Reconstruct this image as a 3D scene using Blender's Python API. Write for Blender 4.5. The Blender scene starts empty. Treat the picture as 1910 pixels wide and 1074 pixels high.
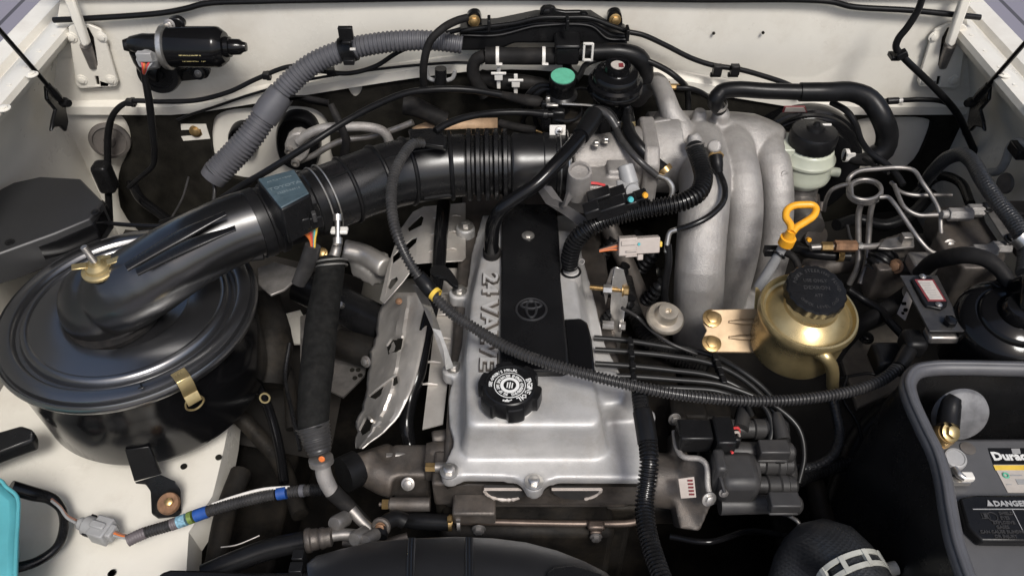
import bpy, bmesh, math, random
from mathutils import Vector as V, Matrix, geometry
random.seed(7)
R = math.radians
SC = bpy.context.scene
COL = SC.collection

# ------------------------------------------------------------------ camera, sky, sun, exposure
CAM = V((0, 0, 0.80)); PITCH = R(44); F = 1500.0
SP, CP = math.sin(PITCH), math.cos(PITCH)
cd = bpy.data.cameras.new('camera'); cam = bpy.data.objects.new('camera', cd); COL.objects.link(cam)
cam.location = CAM; cam.rotation_euler = (R(90) - PITCH, 0, 0)
cd.sensor_width = 36; cd.lens = 36 * F / 1910; cd.clip_start = 0.02; cd.clip_end = 200
SC.camera = cam
wd = bpy.data.worlds.new('World'); SC.world = wd; wd.use_nodes = True
nt = wd.node_tree; bg = nt.nodes['Background']
sky = nt.nodes.new('ShaderNodeTexSky'); sky.sky_type = 'NISHITA'; sky.sun_disc = False
SUN_EL, SUN_AZ = R(54), R(158)          # azimuth clockwise from +Y: from behind the camera, a little to its right
sky.sun_elevation = SUN_EL; sky.sun_rotation = SUN_AZ
sky.air_density = 1.0; sky.dust_density = 3.5; sky.ozone_density = 1.0
nt.links.new(sky.outputs[0], bg.inputs[0]); bg.inputs[1].default_value = 0.12
sd = bpy.data.lights.new('sun', 'SUN'); sun = bpy.data.objects.new('sun', sd); COL.objects.link(sun)
sd.energy = 2.6; sd.angle = R(15); sd.color = (1.0, 0.975, 0.935)
sdir = V((math.sin(SUN_AZ) * math.cos(SUN_EL), math.cos(SUN_AZ) * math.cos(SUN_EL), math.sin(SUN_EL)))
sun.rotation_euler = sdir.to_track_quat('Z', 'Y').to_euler()
SC.view_settings.view_transform = 'Standard'; SC.view_settings.look = 'None'
SC.view_settings.exposure = 0.27; SC.view_settings.gamma = 1.0
SC.cycles.max_bounces = 8

# ------------------------------------------------------------------ helpers: places
def ray(u, v):
    a = (u - 955) / F; b = (537 - v) / F
    return V((a, CP + b * SP, -SP + b * CP))
def Z(u, v, z):
    d = ray(u, v); return CAM + d * ((z - CAM.z) / d.z)
def W(u, v, y):
    d = ray(u, v); return CAM + d * (y / d.y)
def X(u, v, x):
    d = ray(u, v); return CAM + d * (x / d.x)
def depth(p): return p.y * CP + (CAM.z - p.z) * SP
def m(p, px): return px * depth(p) / F          # size in metres of px photograph pixels at p
def zz(L): return [Z(*p) for p in L]
def zc(z, L): return [Z(u, v, z) for u, v in L]
def ww(y, L): return [W(u, v, y) for u, v in L]

# ------------------------------------------------------------------ helpers: shapes
def spline(pts, rs, step):
    n = len(pts)
    if n < 3:
        L = (pts[1] - pts[0]).length; k = max(1, round(L / step))
        return [(pts[0].lerp(pts[1], i / k), rs[0] + (rs[1] - rs[0]) * i / k) for i in range(k + 1)]
    out = []
    for i in range(n - 1):
        p0 = pts[i - 1] if i else pts[0] * 2 - pts[1]
        p1, p2 = pts[i], pts[i + 1]
        p3 = pts[i + 2] if i + 2 < n else pts[-1] * 2 - pts[-2]
        t0 = 0; t1 = t0 + max(1e-6, (p1 - p0).length) ** .5; t2 = t1 + max(1e-6, (p2 - p1).length) ** .5; t3 = t2 + max(1e-6, (p3 - p2).length) ** .5
        k = max(2, math.ceil((p2 - p1).length / step))
        for j in range(k if i < n - 2 else k + 1):
            t = t1 + (t2 - t1) * j / k
            A1 = p0 * ((t1 - t) / (t1 - t0)) + p1 * ((t - t0) / (t1 - t0))
            A2 = p1 * ((t2 - t) / (t2 - t1)) + p2 * ((t - t1) / (t2 - t1))
            A3 = p2 * ((t3 - t) / (t3 - t2)) + p3 * ((t - t2) / (t3 - t2))
            B1 = A1 * ((t2 - t) / (t2 - t0)) + A2 * ((t - t0) / (t2 - t0))
            B2 = A2 * ((t3 - t) / (t3 - t1)) + A3 * ((t - t1) / (t3 - t1))
            c = B1 * ((t2 - t) / (t2 - t1)) + B2 * ((t - t1) / (t2 - t1))
            s = j / k; s = s * s * (3 - 2 * s)
            out.append((c, rs[i] + (rs[i + 1] - rs[i]) * s))
    return out

def basis(ax, up=None):
    z = ax.normalized(); r = up if up is not None else (V((0, 0, 1)) if abs(z.z) < .9 else V((0, 1, 0)))
    x = r.cross(z); x.normalize(); return x, z.cross(x), z

class G:
    def __init__(s): s.v = []; s.f = []
    def add(s, vs, fs):
        o = len(s.v); s.v += vs; s.f += [tuple(i + o for i in f) for f in fs]; return s
    def rings(s, rings, cap=True, closed=True):
        n = len(rings[0]); vs = [p for r in rings for p in r]; fs = []
        for i in range(len(rings) - 1):
            for j in range(n if closed else n - 1):
                k = (j + 1) % n
                fs.append((i * n + j, i * n + k, (i + 1) * n + k, (i + 1) * n + j))
        if cap and closed:
            fs.append(tuple(reversed(range(n)))); fs.append(tuple((len(rings) - 1) * n + j for j in range(n)))
        return s.add(vs, fs)
    def tube(s, pts, r, n=12, rib=0, amp=0.14, cap=True, step=None, flat=1.0, noisy=0.0):
        rs = [r] * len(pts) if not isinstance(r, (list, tuple)) else list(r)
        rm = sum(rs) / len(rs)
        st = step or (rib / 4 if rib else max(.004, rm * .7))
        S = spline(pts, rs, st)
        if rib:                                  # even arc-length spacing for the corrugation
            acc = [0]
            for i in range(1, len(S)): acc.append(acc[-1] + (S[i][0] - S[i - 1][0]).length)
            L = acc[-1]; k = max(4, int(L / st)); T = []; q = 0
            for i in range(k + 1):
                d = L * i / k
                while q < len(S) - 2 and acc[q + 1] < d: q += 1
                f = (d - acc[q]) / max(1e-9, acc[q + 1] - acc[q])
                T.append((S[q][0].lerp(S[q + 1][0], f), S[q][1] + (S[q + 1][1] - S[q][1]) * f))
            S = [(p, rr * (1 if i % 4 < 2 else 1 - amp)) for i, (p, rr) in enumerate(T)]
        C = [p for p, _ in S]; rings = []; prev = None
        for i, (p, rr) in enumerate(S):
            t = (C[min(i + 1, len(C) - 1)] - C[max(i - 1, 0)])
            t = t.normalized() if t.length > 1e-9 else V((0, 0, 1))
            if prev is None: x, y, _ = basis(t)
            else:
                x = prev - t * prev.dot(t); x.normalize(); y = t.cross(x)
            prev = x
            if noisy: rr = rr * (1 + random.uniform(-noisy, noisy))
            rings.append([p + x * (math.cos(a) * rr) + y * (math.sin(a) * rr * flat) for a in [2 * math.pi * j / n for j in range(n)]])
        return s.rings(rings, cap)
    def lathe(s, prof, o, ax=V((0, 0, 1)), n=40, up=None, cap=True, wob=None):
        x, y, z = basis(ax, up); rings = []
        for r, h in prof:
            r = max(r, 1e-5)
            rings.append([o + z * h + x * (math.cos(a) * r * (wob(a) if wob else 1)) + y * (math.sin(a) * r * (wob(a) if wob else 1)) for a in [2 * math.pi * j / n for j in range(n)]])
        return s.rings(rings, cap)
    def cyl(s, a, b, r, n=20, r2=None): return s.lathe([(r, 0), (r if r2 is None else r2, (b - a).length)], a, b - a, n)
    def prism(s, pts, ext):
        n = len(pts); q = [p + ext for p in pts]
        fs = [tuple(range(n)), tuple(reversed(range(n, 2 * n)))] + [(i, i + n, (i + 1) % n + n, (i + 1) % n) for i in range(n)]
        return s.add(list(pts) + q, fs)
    def sheet(s, loops, ext):
        tri = geometry.tessellate_polygon(loops); vs = [p for l in loops for p in l]; n = len(vs)
        fs = [tuple(t) for t in tri] + [tuple(i + n for i in reversed(t)) for t in tri]; o = 0
        for l in loops:
            k = len(l); fs += [(o + i, o + i + n, o + (i + 1) % k + n, o + (i + 1) % k) for i in range(k)]; o += k
        return s.add(vs + [p + ext for p in vs], fs)
    def box(s, c, sx, sy, sz, ax=None):
        X_, Y_, Z_ = ax or (V((1, 0, 0)), V((0, 1, 0)), V((0, 0, 1)))
        vs = [c + X_ * (i * sx / 2) + Y_ * (j * sy / 2) + Z_ * (k * sz / 2) for i in (-1, 1) for j in (-1, 1) for k in (-1, 1)]
        return s.add(vs, [(0, 1, 3, 2), (4, 6, 7, 5), (0, 4, 5, 1), (2, 3, 7, 6), (0, 2, 6, 4), (1, 5, 7, 3)])
    def strip(s, A, B):
        n = len(A); return s.add(list(A) + list(B), [(i, i + 1, n + i + 1, n + i) for i in range(n - 1)])
    def bolt(s, o, ax, r, washer=1.55, h=1.0):
        z = ax.normalized()
        if washer: s.lathe([(r * washer, 0), (r * washer, r * .22), (r * 1.1, r * .34)], o, z, 20)
        s.lathe([(r, r * .2), (r, r * (.9 * h)), (r * .82, r * h)], o, z, 6)
        return s
    def ring(s, o, ax, r, w, n=40, k=8, rx=1.0, up=None):        # torus
        x, y, z = basis(ax, up); rings = []
        for i in range(n + 1):
            a = 2 * math.pi * i / n; d = x * math.cos(a) * rx + y * math.sin(a)
            dn = d.normalized()
            rings.append([o + d * r + dn * (w * math.cos(b)) + z * (w * math.sin(b)) for b in [2 * math.pi * j / k for j in range(k)]])
        return s.rings(rings, False)
    def merge(s, o): return s.add(o.v, o.f)

UP = V((0, 0, 1)); FR = V((0, -1, 0)); RT = V((1, 0, 0))
def mesh_of(name, g, loc, smooth):
    me = bpy.data.meshes.new(name)
    me.from_pydata([p - loc for p in g.v], [], g.f)
    bm = bmesh.new(); bm.from_mesh(me)
    bmesh.ops.recalc_face_normals(bm, faces=bm.faces); bm.to_mesh(me); bm.free()
    if smooth:
        me.polygons.foreach_set('use_smooth', [True] * len(me.polygons)); me.set_sharp_from_angle(angle=R(smooth))
    return me
def obj(name, g, mat, parent=None, bevel=0, smooth=38, label=None, loc=None):
    if parent is not None: loc = parent['_loc'] if '_loc' in parent else V((0, 0, 0)); loc = V(loc)
    elif loc is None:
        xs = [p.x for p in g.v]; ys = [p.y for p in g.v]; loc = V(((min(xs) + max(xs)) / 2, (min(ys) + max(ys)) / 2, min(p.z for p in g.v)))
    me = mesh_of(name, g, loc, smooth); me.materials.append(mat)
    o = bpy.data.objects.new(name, me); COL.objects.link(o)
    if parent is not None: o.parent = parent
    else: o.location = loc
    o['_loc'] = tuple(loc)
    if bevel:
        b = o.modifiers.new('bevel', 'BEVEL'); b.width = bevel; b.segments = 2; b.limit_method = 'ANGLE'; b.angle_limit = R(40)
    if label: o['label'] = label
    return o
def cast(name, g, mat, parent=None, voxel=.003, it=6, extra=None, loc=None):
    """melts the shapes of g into one casting with soft fillets"""
    o = obj(name, g, mat, parent, smooth=0, loc=loc)
    r = o.modifiers.new('r', 'REMESH'); r.mode = 'VOXEL'; r.voxel_size = voxel; r.use_smooth_shade = True
    s_ = o.modifiers.new('s', 'SMOOTH'); s_.iterations = it; s_.factor = .5
    bpy.context.view_layer.update()
    dg = bpy.context.evaluated_depsgraph_get()
    me = bpy.data.meshes.new_from_object(o.evaluated_get(dg)); o.modifiers.clear(); o.data = me
    me.polygons.foreach_set('use_smooth', [True] * len(me.polygons))
    if not me.materials: me.materials.append(mat)
    return o
def melt(g, voxel, it):
    o = cast('melt', g, None, None, voxel, it) if False else None
    o = obj('melt', g, CAST, None, smooth=0); L = V(o['_loc'])
    r = o.modifiers.new('r', 'REMESH'); r.mode = 'VOXEL'; r.voxel_size = voxel
    q = o.modifiers.new('s', 'SMOOTH'); q.iterations = it; q.factor = .5
    bpy.context.view_layer.update(); e = o.evaluated_get(bpy.context.evaluated_depsgraph_get()); me = e.to_mesh()
    h = G().add([v.co + L for v in me.vertices], [tuple(p.vertices) for p in me.polygons])
    e.to_mesh_clear(); d = o.data; bpy.data.objects.remove(o); bpy.data.meshes.remove(d); return h
def thing(name, label, cat, loc, group=None):
    o = bpy.data.objects.new(name, None); COL.objects.link(o); o.location = loc; o.empty_display_size = .02
    o['label'] = label; o['category'] = cat; o['_loc'] = tuple(loc)
    if group: o['group'] = group
    return o
def tag(o, label, cat, group=None):
    o['label'] = label; o['category'] = cat
    if group: o['group'] = group
    return o
def solo(name, g, mat, label, cat, bevel=0, group=None, smooth=38): return tag(obj(name, g, mat, None, bevel, smooth), label, cat, group)
def hose(name, label, cat, pts, rpx, mat, rib=0, group=None, amp=.14, n=12, **k):
    rm = [m(p, q) for p, q in zip(pts, rpx if isinstance(rpx, list) else [rpx] * len(pts))]
    return solo(name, G().tube(pts, rm, n, m(pts[0], rib) if rib else 0, amp, **k), mat, label, cat, group=group)
def tubepart(name, pts, rpx, mat, parent, rib=0, amp=.14, n=12, label=None, **k):
    rm = [m(p, q) for p, q in zip(pts, rpx if isinstance(rpx, list) else [rpx] * len(pts))]
    return obj(name, G().tube(pts, rm, n, m(pts[0], rib) if rib else 0, amp, **k), mat, parent, label=label)
def band(o, ax, r, w, th=.0012, n=24):      # a clamp band round a hose
    return G().lathe([(r, -w / 2), (r + th, -w / 2), (r + th, w / 2), (r, w / 2)], o, ax, n, cap=False)
def text_g(s, size, o, xd, yd, ext=.0004, align='CENTER', bold=0.0, sx=1.0, res=2):
    cu = bpy.data.curves.new('t', 'FONT'); cu.body = s; cu.size = size; cu.extrude = ext; cu.align_x = align; cu.align_y = 'CENTER'; cu.resolution_u = res; cu.offset = bold
    ob = bpy.data.objects.new('t', cu); me = bpy.data.meshes.new_from_object(ob)
    xd = xd.normalized(); yd = yd.normalized(); zd = xd.cross(yd)
    g = G().add([o + xd * (v.co.x * sx) + yd * v.co.y + zd * v.co.z for v in me.vertices], [tuple(p.vertices) for p in me.polygons])
    bpy.data.objects.remove(ob); bpy.data.curves.remove(cu); bpy.data.meshes.remove(me); return g
def arc_text(s, size, o, xd, yd, r, a0, da, ext=.0003, inward=False, bold=0.0):
    g = G(); xd = xd.normalized(); yd = yd.normalized()
    for i, c in enumerate(s):
        if c == ' ': continue
        a = a0 + da * i; d = xd * math.cos(a) + yd * math.sin(a); t = -xd * math.sin(a) + yd * math.cos(a)
        g.merge(text_g(c, size, o + d * r, (t if inward else -t), (-d if inward else d), ext, bold=bold, res=1))
    return g

# ------------------------------------------------------------------ materials
def M(name, col, rough=.5, metal=0.0, ns=60, cv=.12, rv=.1, bump=.0, bs=400, coat=0.0, dust=0.0, dcol=(.22, .18, .14), dth=.5, spec=.5, trans=0, sub=0):
    mt = bpy.data.materials.new(name); mt.use_nodes = True; t = mt.node_tree; N = t.nodes; L = t.links
    b = N['Principled BSDF']; b.inputs['Metallic'].default_value = metal; b.inputs['Specular IOR Level'].default_value = spec
    b.inputs['Coat Weight'].default_value = coat; b.inputs['Coat Roughness'].default_value = .08
    if trans: b.inputs['Transmission Weight'].default_value = trans
    if sub: b.inputs['Subsurface Weight'].default_value = sub; b.inputs['Subsurface Radius'].default_value = (.01, .01, .008); b.inputs['Subsurface Scale'].default_value = .5
    tc = N.new('ShaderNodeTexCoord'); n1 = N.new('ShaderNodeTexNoise'); n1.inputs['Scale'].default_value = ns; n1.inputs['Detail'].default_value = 6; n1.inputs['Roughness'].default_value = .62
    L.new(tc.outputs['Object'], n1.inputs['Vector'])
    cr = N.new('ShaderNodeValToRGB'); e = cr.color_ramp.elements
    e[0].position = .32; e[1].position = .68
    e[0].color = tuple(c * (1 - cv) for c in col) + (1,); e[1].color = tuple(min(1, c * (1 + cv)) for c in col) + (1,)
    L.new(n1.outputs['Fac'], cr.inputs[0]); out = cr.outputs[0]
    n2 = N.new('ShaderNodeTexNoise'); n2.inputs['Scale'].default_value = ns * .37; n2.inputs['Detail'].default_value = 8; n2.inputs['Roughness'].default_value = .7
    L.new(tc.outputs['Object'], n2.inputs['Vector'])
    mr = N.new('ShaderNodeMapRange'); mr.inputs[1].default_value = .3; mr.inputs[2].default_value = .7
    mr.inputs[3].default_value = max(.03, rough - rv); mr.inputs[4].default_value = min(1, rough + rv)
    L.new(n2.outputs['Fac'], mr.inputs[0]); L.new(mr.outputs[0], b.inputs['Roughness'])
    if dust:
        n3 = N.new('ShaderNodeTexNoise'); n3.inputs['Scale'].default_value = ns * .6; n3.inputs['Detail'].default_value = 10; n3.inputs['Roughness'].default_value = .75
        mp = N.new('ShaderNodeMapping'); mp.inputs['Location'].default_value = (3.1, 1.7, 5.2); L.new(tc.outputs['Object'], mp.inputs[0]); L.new(mp.outputs[0], n3.inputs['Vector'])
        r3 = N.new('ShaderNodeMapRange'); r3.inputs[1].default_value = dth; r3.inputs[2].default_value = dth + .25; r3.inputs[4].default_value = dust; L.new(n3.outputs['Fac'], r3.inputs[0])
        mx = N.new('ShaderNodeMix'); mx.data_type = 'RGBA'; L.new(r3.outputs[0], mx.inputs[0]); L.new(out, mx.inputs[6]); mx.inputs[7].default_value = dcol + (1,); out = mx.outputs[2]
        if metal:
            iv = N.new('ShaderNodeMapRange'); iv.inputs[3].default_value = metal; iv.inputs[4].default_value = 0; L.new(r3.outputs[0], iv.inputs[0]); L.new(iv.outputs[0], b.inputs['Metallic'])
    L.new(out, b.inputs['Base Color'])
    if bump:
        n4 = N.new('ShaderNodeTexNoise'); n4.inputs['Scale'].default_value = bs; n4.inputs['Detail'].default_value = 4; L.new(tc.outputs['Object'], n4.inputs['Vector'])
        bp = N.new('ShaderNodeBump'); bp.inputs['Strength'].default_value = bump; bp.inputs['Distance'].default_value = .001; L.new(n4.outputs['Fac'], bp.inputs['Height']); L.new(bp.outputs[0], b.inputs['Normal'])
    return mt
CREAM = M('cream_paint', (.65, .622, .555), .3, ns=7, cv=.06, rv=.1, dust=.5, dcol=(.40, .345, .28), dth=.5)
CREAMD = M('cream_inner_paint', (.60, .54, .45), .42, ns=14, cv=.08, rv=.1, dust=.55, dcol=(.26, .21, .16), dth=.5)
FELT = M('insulation_felt', (.012, .011, .009), .75, ns=30, cv=.5, bump=.5, bs=700, dust=.5, dcol=(.02, .0185, .013), dth=.48, spec=0.1)
BLACKP = M('black_gloss_paint', (.005, .005, .0055), 0.13, ns=20, cv=.1, rv=.06, bump=.03, bs=900, spec=0.24)
BLACKS = M('black_satin_paint', (.007, .007, .0075), 0.26, ns=20, cv=.15, rv=.08, bump=.06, bs=900, dust=.12, dcol=(.07, .06, .05), dth=.55, spec=0.3)
RUB = M('black_rubber', (.007, .007, .0075), 0.33, ns=50, cv=.2, rv=.1, bump=.08, bs=900, dust=.18, dcol=(.035, .031, .028), dth=.52, spec=0.18)
RUBD = M('dusty_rubber', (.012, .0115, .0115), .6, ns=50, cv=.25, rv=.1, bump=.12, bs=900, dust=.45, dcol=(.045, .039, .034), dth=.48, spec=0.1)
LOOM = M('loom_plastic', (.008, .008, .0085), 0.24, ns=60, cv=.2, rv=.08, dust=.2, dcol=(.07, .065, .06), dth=.52, spec=0.32)
LOOMG = M('dusty_loom_plastic', (.030, .029, .029), 0.32, ns=60, cv=.2, rv=.08, dust=.35, dcol=(.10, .095, .09), dth=.5, spec=0.35)
GREYH = M('grey_duct_plastic', (.072, .072, .080), .5, ns=40, cv=.12, rv=.08, dust=.25, dcol=(.2, .19, .18), dth=.55)
PLAS = M('black_plastic', (.008, .008, .0085), 0.3, ns=40, cv=.18, rv=.1, bump=.08, bs=1200, dust=.18, dcol=(.04, .036, .032), dth=.53, spec=0.2)
PLASG = M('dark_grey_plastic', (.034, .033, .033), .42, ns=40, cv=.15, rv=.1, bump=.1, bs=1000, dust=.25, dcol=(.1, .09, .08), dth=.52, spec=0.3)
BATT = M('battery_plastic', (.075, .075, .078), .5, ns=25, cv=.1, rv=.08, bump=.12, bs=800, dust=.2, dcol=(.12, .11, .1), dth=.54)
SILVER = M('valve_cover_silver', (.44, .432, .42), .5, .45, ns=26, cv=.14, rv=.12, bump=.4, bs=900, dust=.6, dcol=(.24, .20, .16), dth=.49)
RAISED = M('top_lit_letter_faces', (.50, .49, .475), .42, .4, ns=60, cv=.1, dust=.2, dcol=(.3, .26, .2))  # cover silver made lighter so the letter faces look lit from above
TANZ = M('tan_zinc_plate', (.37, .27, .165), .55, .45, ns=26, cv=.18, rv=.1, dust=.3, dcol=(.26, .18, .10), dth=.53)
CAST = M('cast_aluminium', (.32, .305, .29), 0.5, .5, ns=34, cv=.16, rv=.1, bump=.9, bs=800, dust=.5, dcol=(.26, .22, .185), dth=.52)
CASTM = M('throttle_casting', (.29, .272, .255), .55, .5, ns=34, cv=.2, rv=.1, bump=.8, bs=800, dust=.5, dcol=(.18, .15, .12), dth=.5)
CASTD = M('shaded_cast_aluminium', (.09, .08, .072), .5, .6, ns=40, cv=.3, rv=.14, bump=.4, bs=700, dust=.6, dcol=(.1, .075, .055), dth=.45)
STEEL = M('zinc_steel', (.55, .53, .50), .34, .9, ns=60, cv=.15, rv=.1, dust=.2, dcol=(.3, .24, .18), dth=.58)
STEELD = M('dull_steel', (.27, .255, .24), .45, .8, ns=50, cv=.25, rv=.12, dust=.4, dcol=(.13, .1, .075), dth=.5)
SHIELD = M('heat_shield_steel', (.56, .53, .49), .44, .65, ns=18, cv=.18, rv=.12, bump=.2, bs=260, dust=.45, dcol=(.24, .18, .13), dth=.53)
GOLD = M('zinc_chromate', (.46, .36, .18), .31, .78, ns=22, cv=.2, rv=.1, bump=.03, bs=500, dust=.25, dcol=(.30, .24, .15), dth=.55)
GOLDB = M('brassy_bolt', (.40, .27, .12), .35, .85, ns=90, cv=.3, rv=.1, dust=.3, dcol=(.16, .1, .05), dth=.55)
COPPER = M('brown_pipe', (.12, .092, .075), .38, .7, ns=50, cv=.25, rv=.1, dust=.2, dcol=(.1, .08, .06))
RUST = M('rusty_steel', (.20, .11, .06), .6, .4, ns=90, cv=.4, rv=.1, dust=.4, dcol=(.08, .05, .03))
WHITE = M('white_plastic', (.62, .60, .56), .4, ns=60, cv=.06, dust=.25, dcol=(.3, .27, .23))
BEIGE = M('beige_plastic', (.37, .325, .29), .45, ns=60, cv=.08, dust=.2, dcol=(.3, .25, .2))
GREYP = M('grey_connector_plastic', (.27, .27, .27), .45, ns=60, cv=.08, dust=.25, dcol=(.2, .18, .16))
TANK = M('reservoir_plastic', (.42, .44, .36), .35, ns=30, cv=.06, sub=.35)
CYAN = M('washer_tank_plastic', (.09, .34, .38), .35, ns=12, cv=.12, sub=.2)
YEL = M('yellow_plastic', (.72, .33, .02), .4, ns=60, cv=.12, dust=.35, dcol=(.35, .17, .04), dth=.55)
GREEN = M('green_label', (.10, .36, .24), .4, ns=120, cv=.12, dust=.5, dcol=(.4, .5, .3), dth=.62)
BLUE = M('blue_tape', (.015, .06, .24), .4, ns=80, cv=.2)
GTAPE = M('green_tape', (.12, .17, .04), .5, ns=200, cv=.5)
LBLUE = M('pale_blue_tape', (.16, .30, .38), .5, ns=250, cv=.5)
PURP = M('faded_purple_tape', (.10, .085, .09), .55, ns=80, cv=.2)
LABEL = M('label_paper', (.40, .365, .33), .4, ns=70, cv=.08)
REDP = M('red_print', (.17, .03, .035), .45, ns=90, cv=.2)
ORANGE = M('orange_wire', (.55, .14, .03), .4); TEAL = M('teal_wire', (.06, .34, .36), .4); YELW = M('yellow_wire', (.62, .42, .06), .4); REDW = M('red_wire', (.5, .05, .05), .4); BROWNW = M('brown_wire', (.2, .1, .07), .45)
TAN = M('tan_fibre_board', (.42, .28, .17), .7, ns=60, cv=.2, bump=.3, bs=500)
PRINTW = M('white_print', (.62, .62, .60), .5, cv=.03)
PRINTG = M('grey_print', (.30, .30, .30), .5, cv=.05)
PRINTD = M('faint_grey_print', (.13, .165, .18), .5, cv=.05)
PRINTY = M('gold_print', (.50, .42, .20), .5, cv=.05)
MAFT = M('sensor_lid_plastic', (.05, .075, .09), .35, ns=70, cv=.15, rv=.06, dust=.2, dcol=(.2, .25, .26))  # blue-grey of a reflection is put into the lid colour
DIRT = M('grimy_metal', (.011, .010, .009), .6, .2, ns=25, cv=.5, rv=.15, bump=.5, bs=200, dust=.6, dcol=(.035, .028, .02), dth=.45, spec=0.15)
BRAID = M('braided_rubber', (.018, .019, .021), .4, ns=60, cv=.1, bump=.2, bs=900, dust=.3, dcol=(.09, .085, .08), dth=.5, spec=0.5)
def braid(mt, sc):
    t = mt.node_tree; N = t.nodes; L = t.links; b = N['Principled BSDF']; tc = N.new('ShaderNodeTexCoord'); hs = []
    for a in (1, -1):
        w = N.new('ShaderNodeTexWave'); w.wave_type = 'BANDS'; w.bands_direction = 'DIAGONAL'; w.inputs['Scale'].default_value = sc
        mp = N.new('ShaderNodeMapping'); mp.inputs['Scale'].default_value = (a, 1, .6); L.new(tc.outputs['Object'], mp.inputs[0]); L.new(mp.outputs[0], w.inputs[0]); hs.append(w)
    mx = N.new('ShaderNodeMath'); mx.operation = 'MAXIMUM'; L.new(hs[0].outputs['Fac'], mx.inputs[0]); L.new(hs[1].outputs['Fac'], mx.inputs[1])
    bp = N.new('ShaderNodeBump'); bp.inputs['Strength'].default_value = .25; bp.inputs['Distance'].default_value = .0015; L.new(mx.outputs[0], bp.inputs['Height']); L.new(bp.outputs[0], b.inputs['Normal'])
braid(BRAID, 110)
TAPEG = M('grey_vinyl_tape', (.085, .08, .078), .38, ns=40, cv=.2, rv=.08, dust=.2, dcol=(.14, .13, .12))
EMBM = M('emblem_black', (.02, .02, .021), .35, cv=.1, spec=.5)
CLAMPM = M('dull_pale_clamp', (.40, .40, .36), .5, ns=60, cv=.1, dust=.4, dcol=(.2, .18, .15))
DAMPM = M('warm_zinc', (.58, .52, .43), .36, .8, ns=60, cv=.15, rv=.1, dust=.2, dcol=(.3, .24, .18))
FOAMM = M('black_foam_sleeve', (.009, .009, .0085), .8, ns=90, cv=.4, bump=.5, bs=600, dust=.35, dcol=(.03, .027, .023), dth=.52, spec=.1)
GROM = M('brown_rubber_plug', (.09, .08, .072), .6, ns=50, cv=.2, dust=.3, dcol=(.14, .12, .1))
UNDER = M('shaded_dirty_undercoat', (.014, .012, .010), .7, ns=14, cv=.35, dust=.7, dcol=(.03, .025, .02), dth=.45)  # dirty cream arches, colour darkened further to imitate deep shade in the gaps
LIDP = M('semi_gloss_black_enamel', (.008, .008, .009), .34, ns=12, cv=.1, rv=.06, bump=.03, bs=900, coat=1.0)
LIDP.node_tree.nodes['Principled BSDF'].inputs['IOR'].default_value = 2.1
LIDP.node_tree.nodes['Principled BSDF'].inputs['Coat IOR'].default_value = 1.9
LIDP.node_tree.nodes['Principled BSDF'].inputs['Coat Roughness'].default_value = .22
LIDM = M('sheened_black_panel', (.012, .012, .013), .5, ns=10, cv=.1, rv=.06, bump=.1, bs=900)
LIDM.node_tree.nodes['Principled BSDF'].inputs['IOR'].default_value = 1.75
ELBM = M('glossy_elbow_enamel', (.006, .006, .0065), .30, ns=14, cv=.1, rv=.05, coat=.7)
ELBM.node_tree.nodes['Principled BSDF'].inputs['Coat Roughness'].default_value = .2
ELBM.node_tree.nodes['Principled BSDF'].inputs['IOR'].default_value = 1.65
ELBM.node_tree.nodes['Principled BSDF'].inputs['Coat IOR'].default_value = 1.6
LEADM = M('ignition_lead_rubber', (.012, .012, .012), .38, ns=60, cv=.2, rv=.08, dust=.25, dcol=(.05, .047, .043), dth=.5, spec=.35)
INTK = M('intake_rubber', (.007, .007, .0075), 0.28, ns=30, cv=.2, rv=.07, bump=.05, bs=700, dust=.2, dcol=(.05, .042, .045), dth=.52, spec=0.5)
DISCM = M('aged_grey_rubber', (.13, .13, .135), .6, ns=45, cv=.35, bump=.2, bs=300, dust=.6, dcol=(.25, .25, .25), dth=.5)
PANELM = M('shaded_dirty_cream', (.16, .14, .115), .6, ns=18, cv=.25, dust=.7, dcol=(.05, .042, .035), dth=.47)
RIMM = M('grey_rim_rubber', (.07, .07, .075), .42, ns=40, cv=.12, rv=.1, dust=.25, dcol=(.14, .13, .13), dth=.52)
FLOORM = M('grey_paving', (.17, .16, .19), .6, ns=4, cv=.15, bump=.2, bs=60)
_t = FLOORM.node_tree; _b = _t.nodes['Principled BSDF']; _br = _t.nodes.new('ShaderNodeTexBrick'); _tc = _t.nodes.new('ShaderNodeTexCoord')
_br.offset = 0; _br.inputs['Scale'].default_value = 1; _br.inputs['Brick Width'].default_value = .5; _br.inputs['Row Height'].default_value = .5; _br.inputs['Mortar Size'].default_value = .012
_br.inputs['Color1'].default_value = (.17, .16, .19, 1); _br.inputs['Color2'].default_value = (.20, .185, .21, 1); _br.inputs['Mortar'].default_value = (.06, .055, .06, 1)
_t.links.new(_tc.outputs['Object'], _br.inputs['Vector']); _t.links.new(_br.outputs['Color'], _b.inputs['Base Color'])

# ================================================================== SETTING
g = G(); g.add([V((-9, -6, -1.0)), V((9, -6, -1.0)), V((9, 14, -1.0)), V((-9, 14, -1.0))], [(0, 1, 2, 3)])
o = obj('ground', g, FLOORM, smooth=0); o['kind'] = 'structure'

# ------------------------------------------------------------------ car body
YF = 1.20
body = thing('car_body', 'cream painted engine bay shell with firewall and both inner fenders', 'car body', (0, YF, 0))
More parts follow.
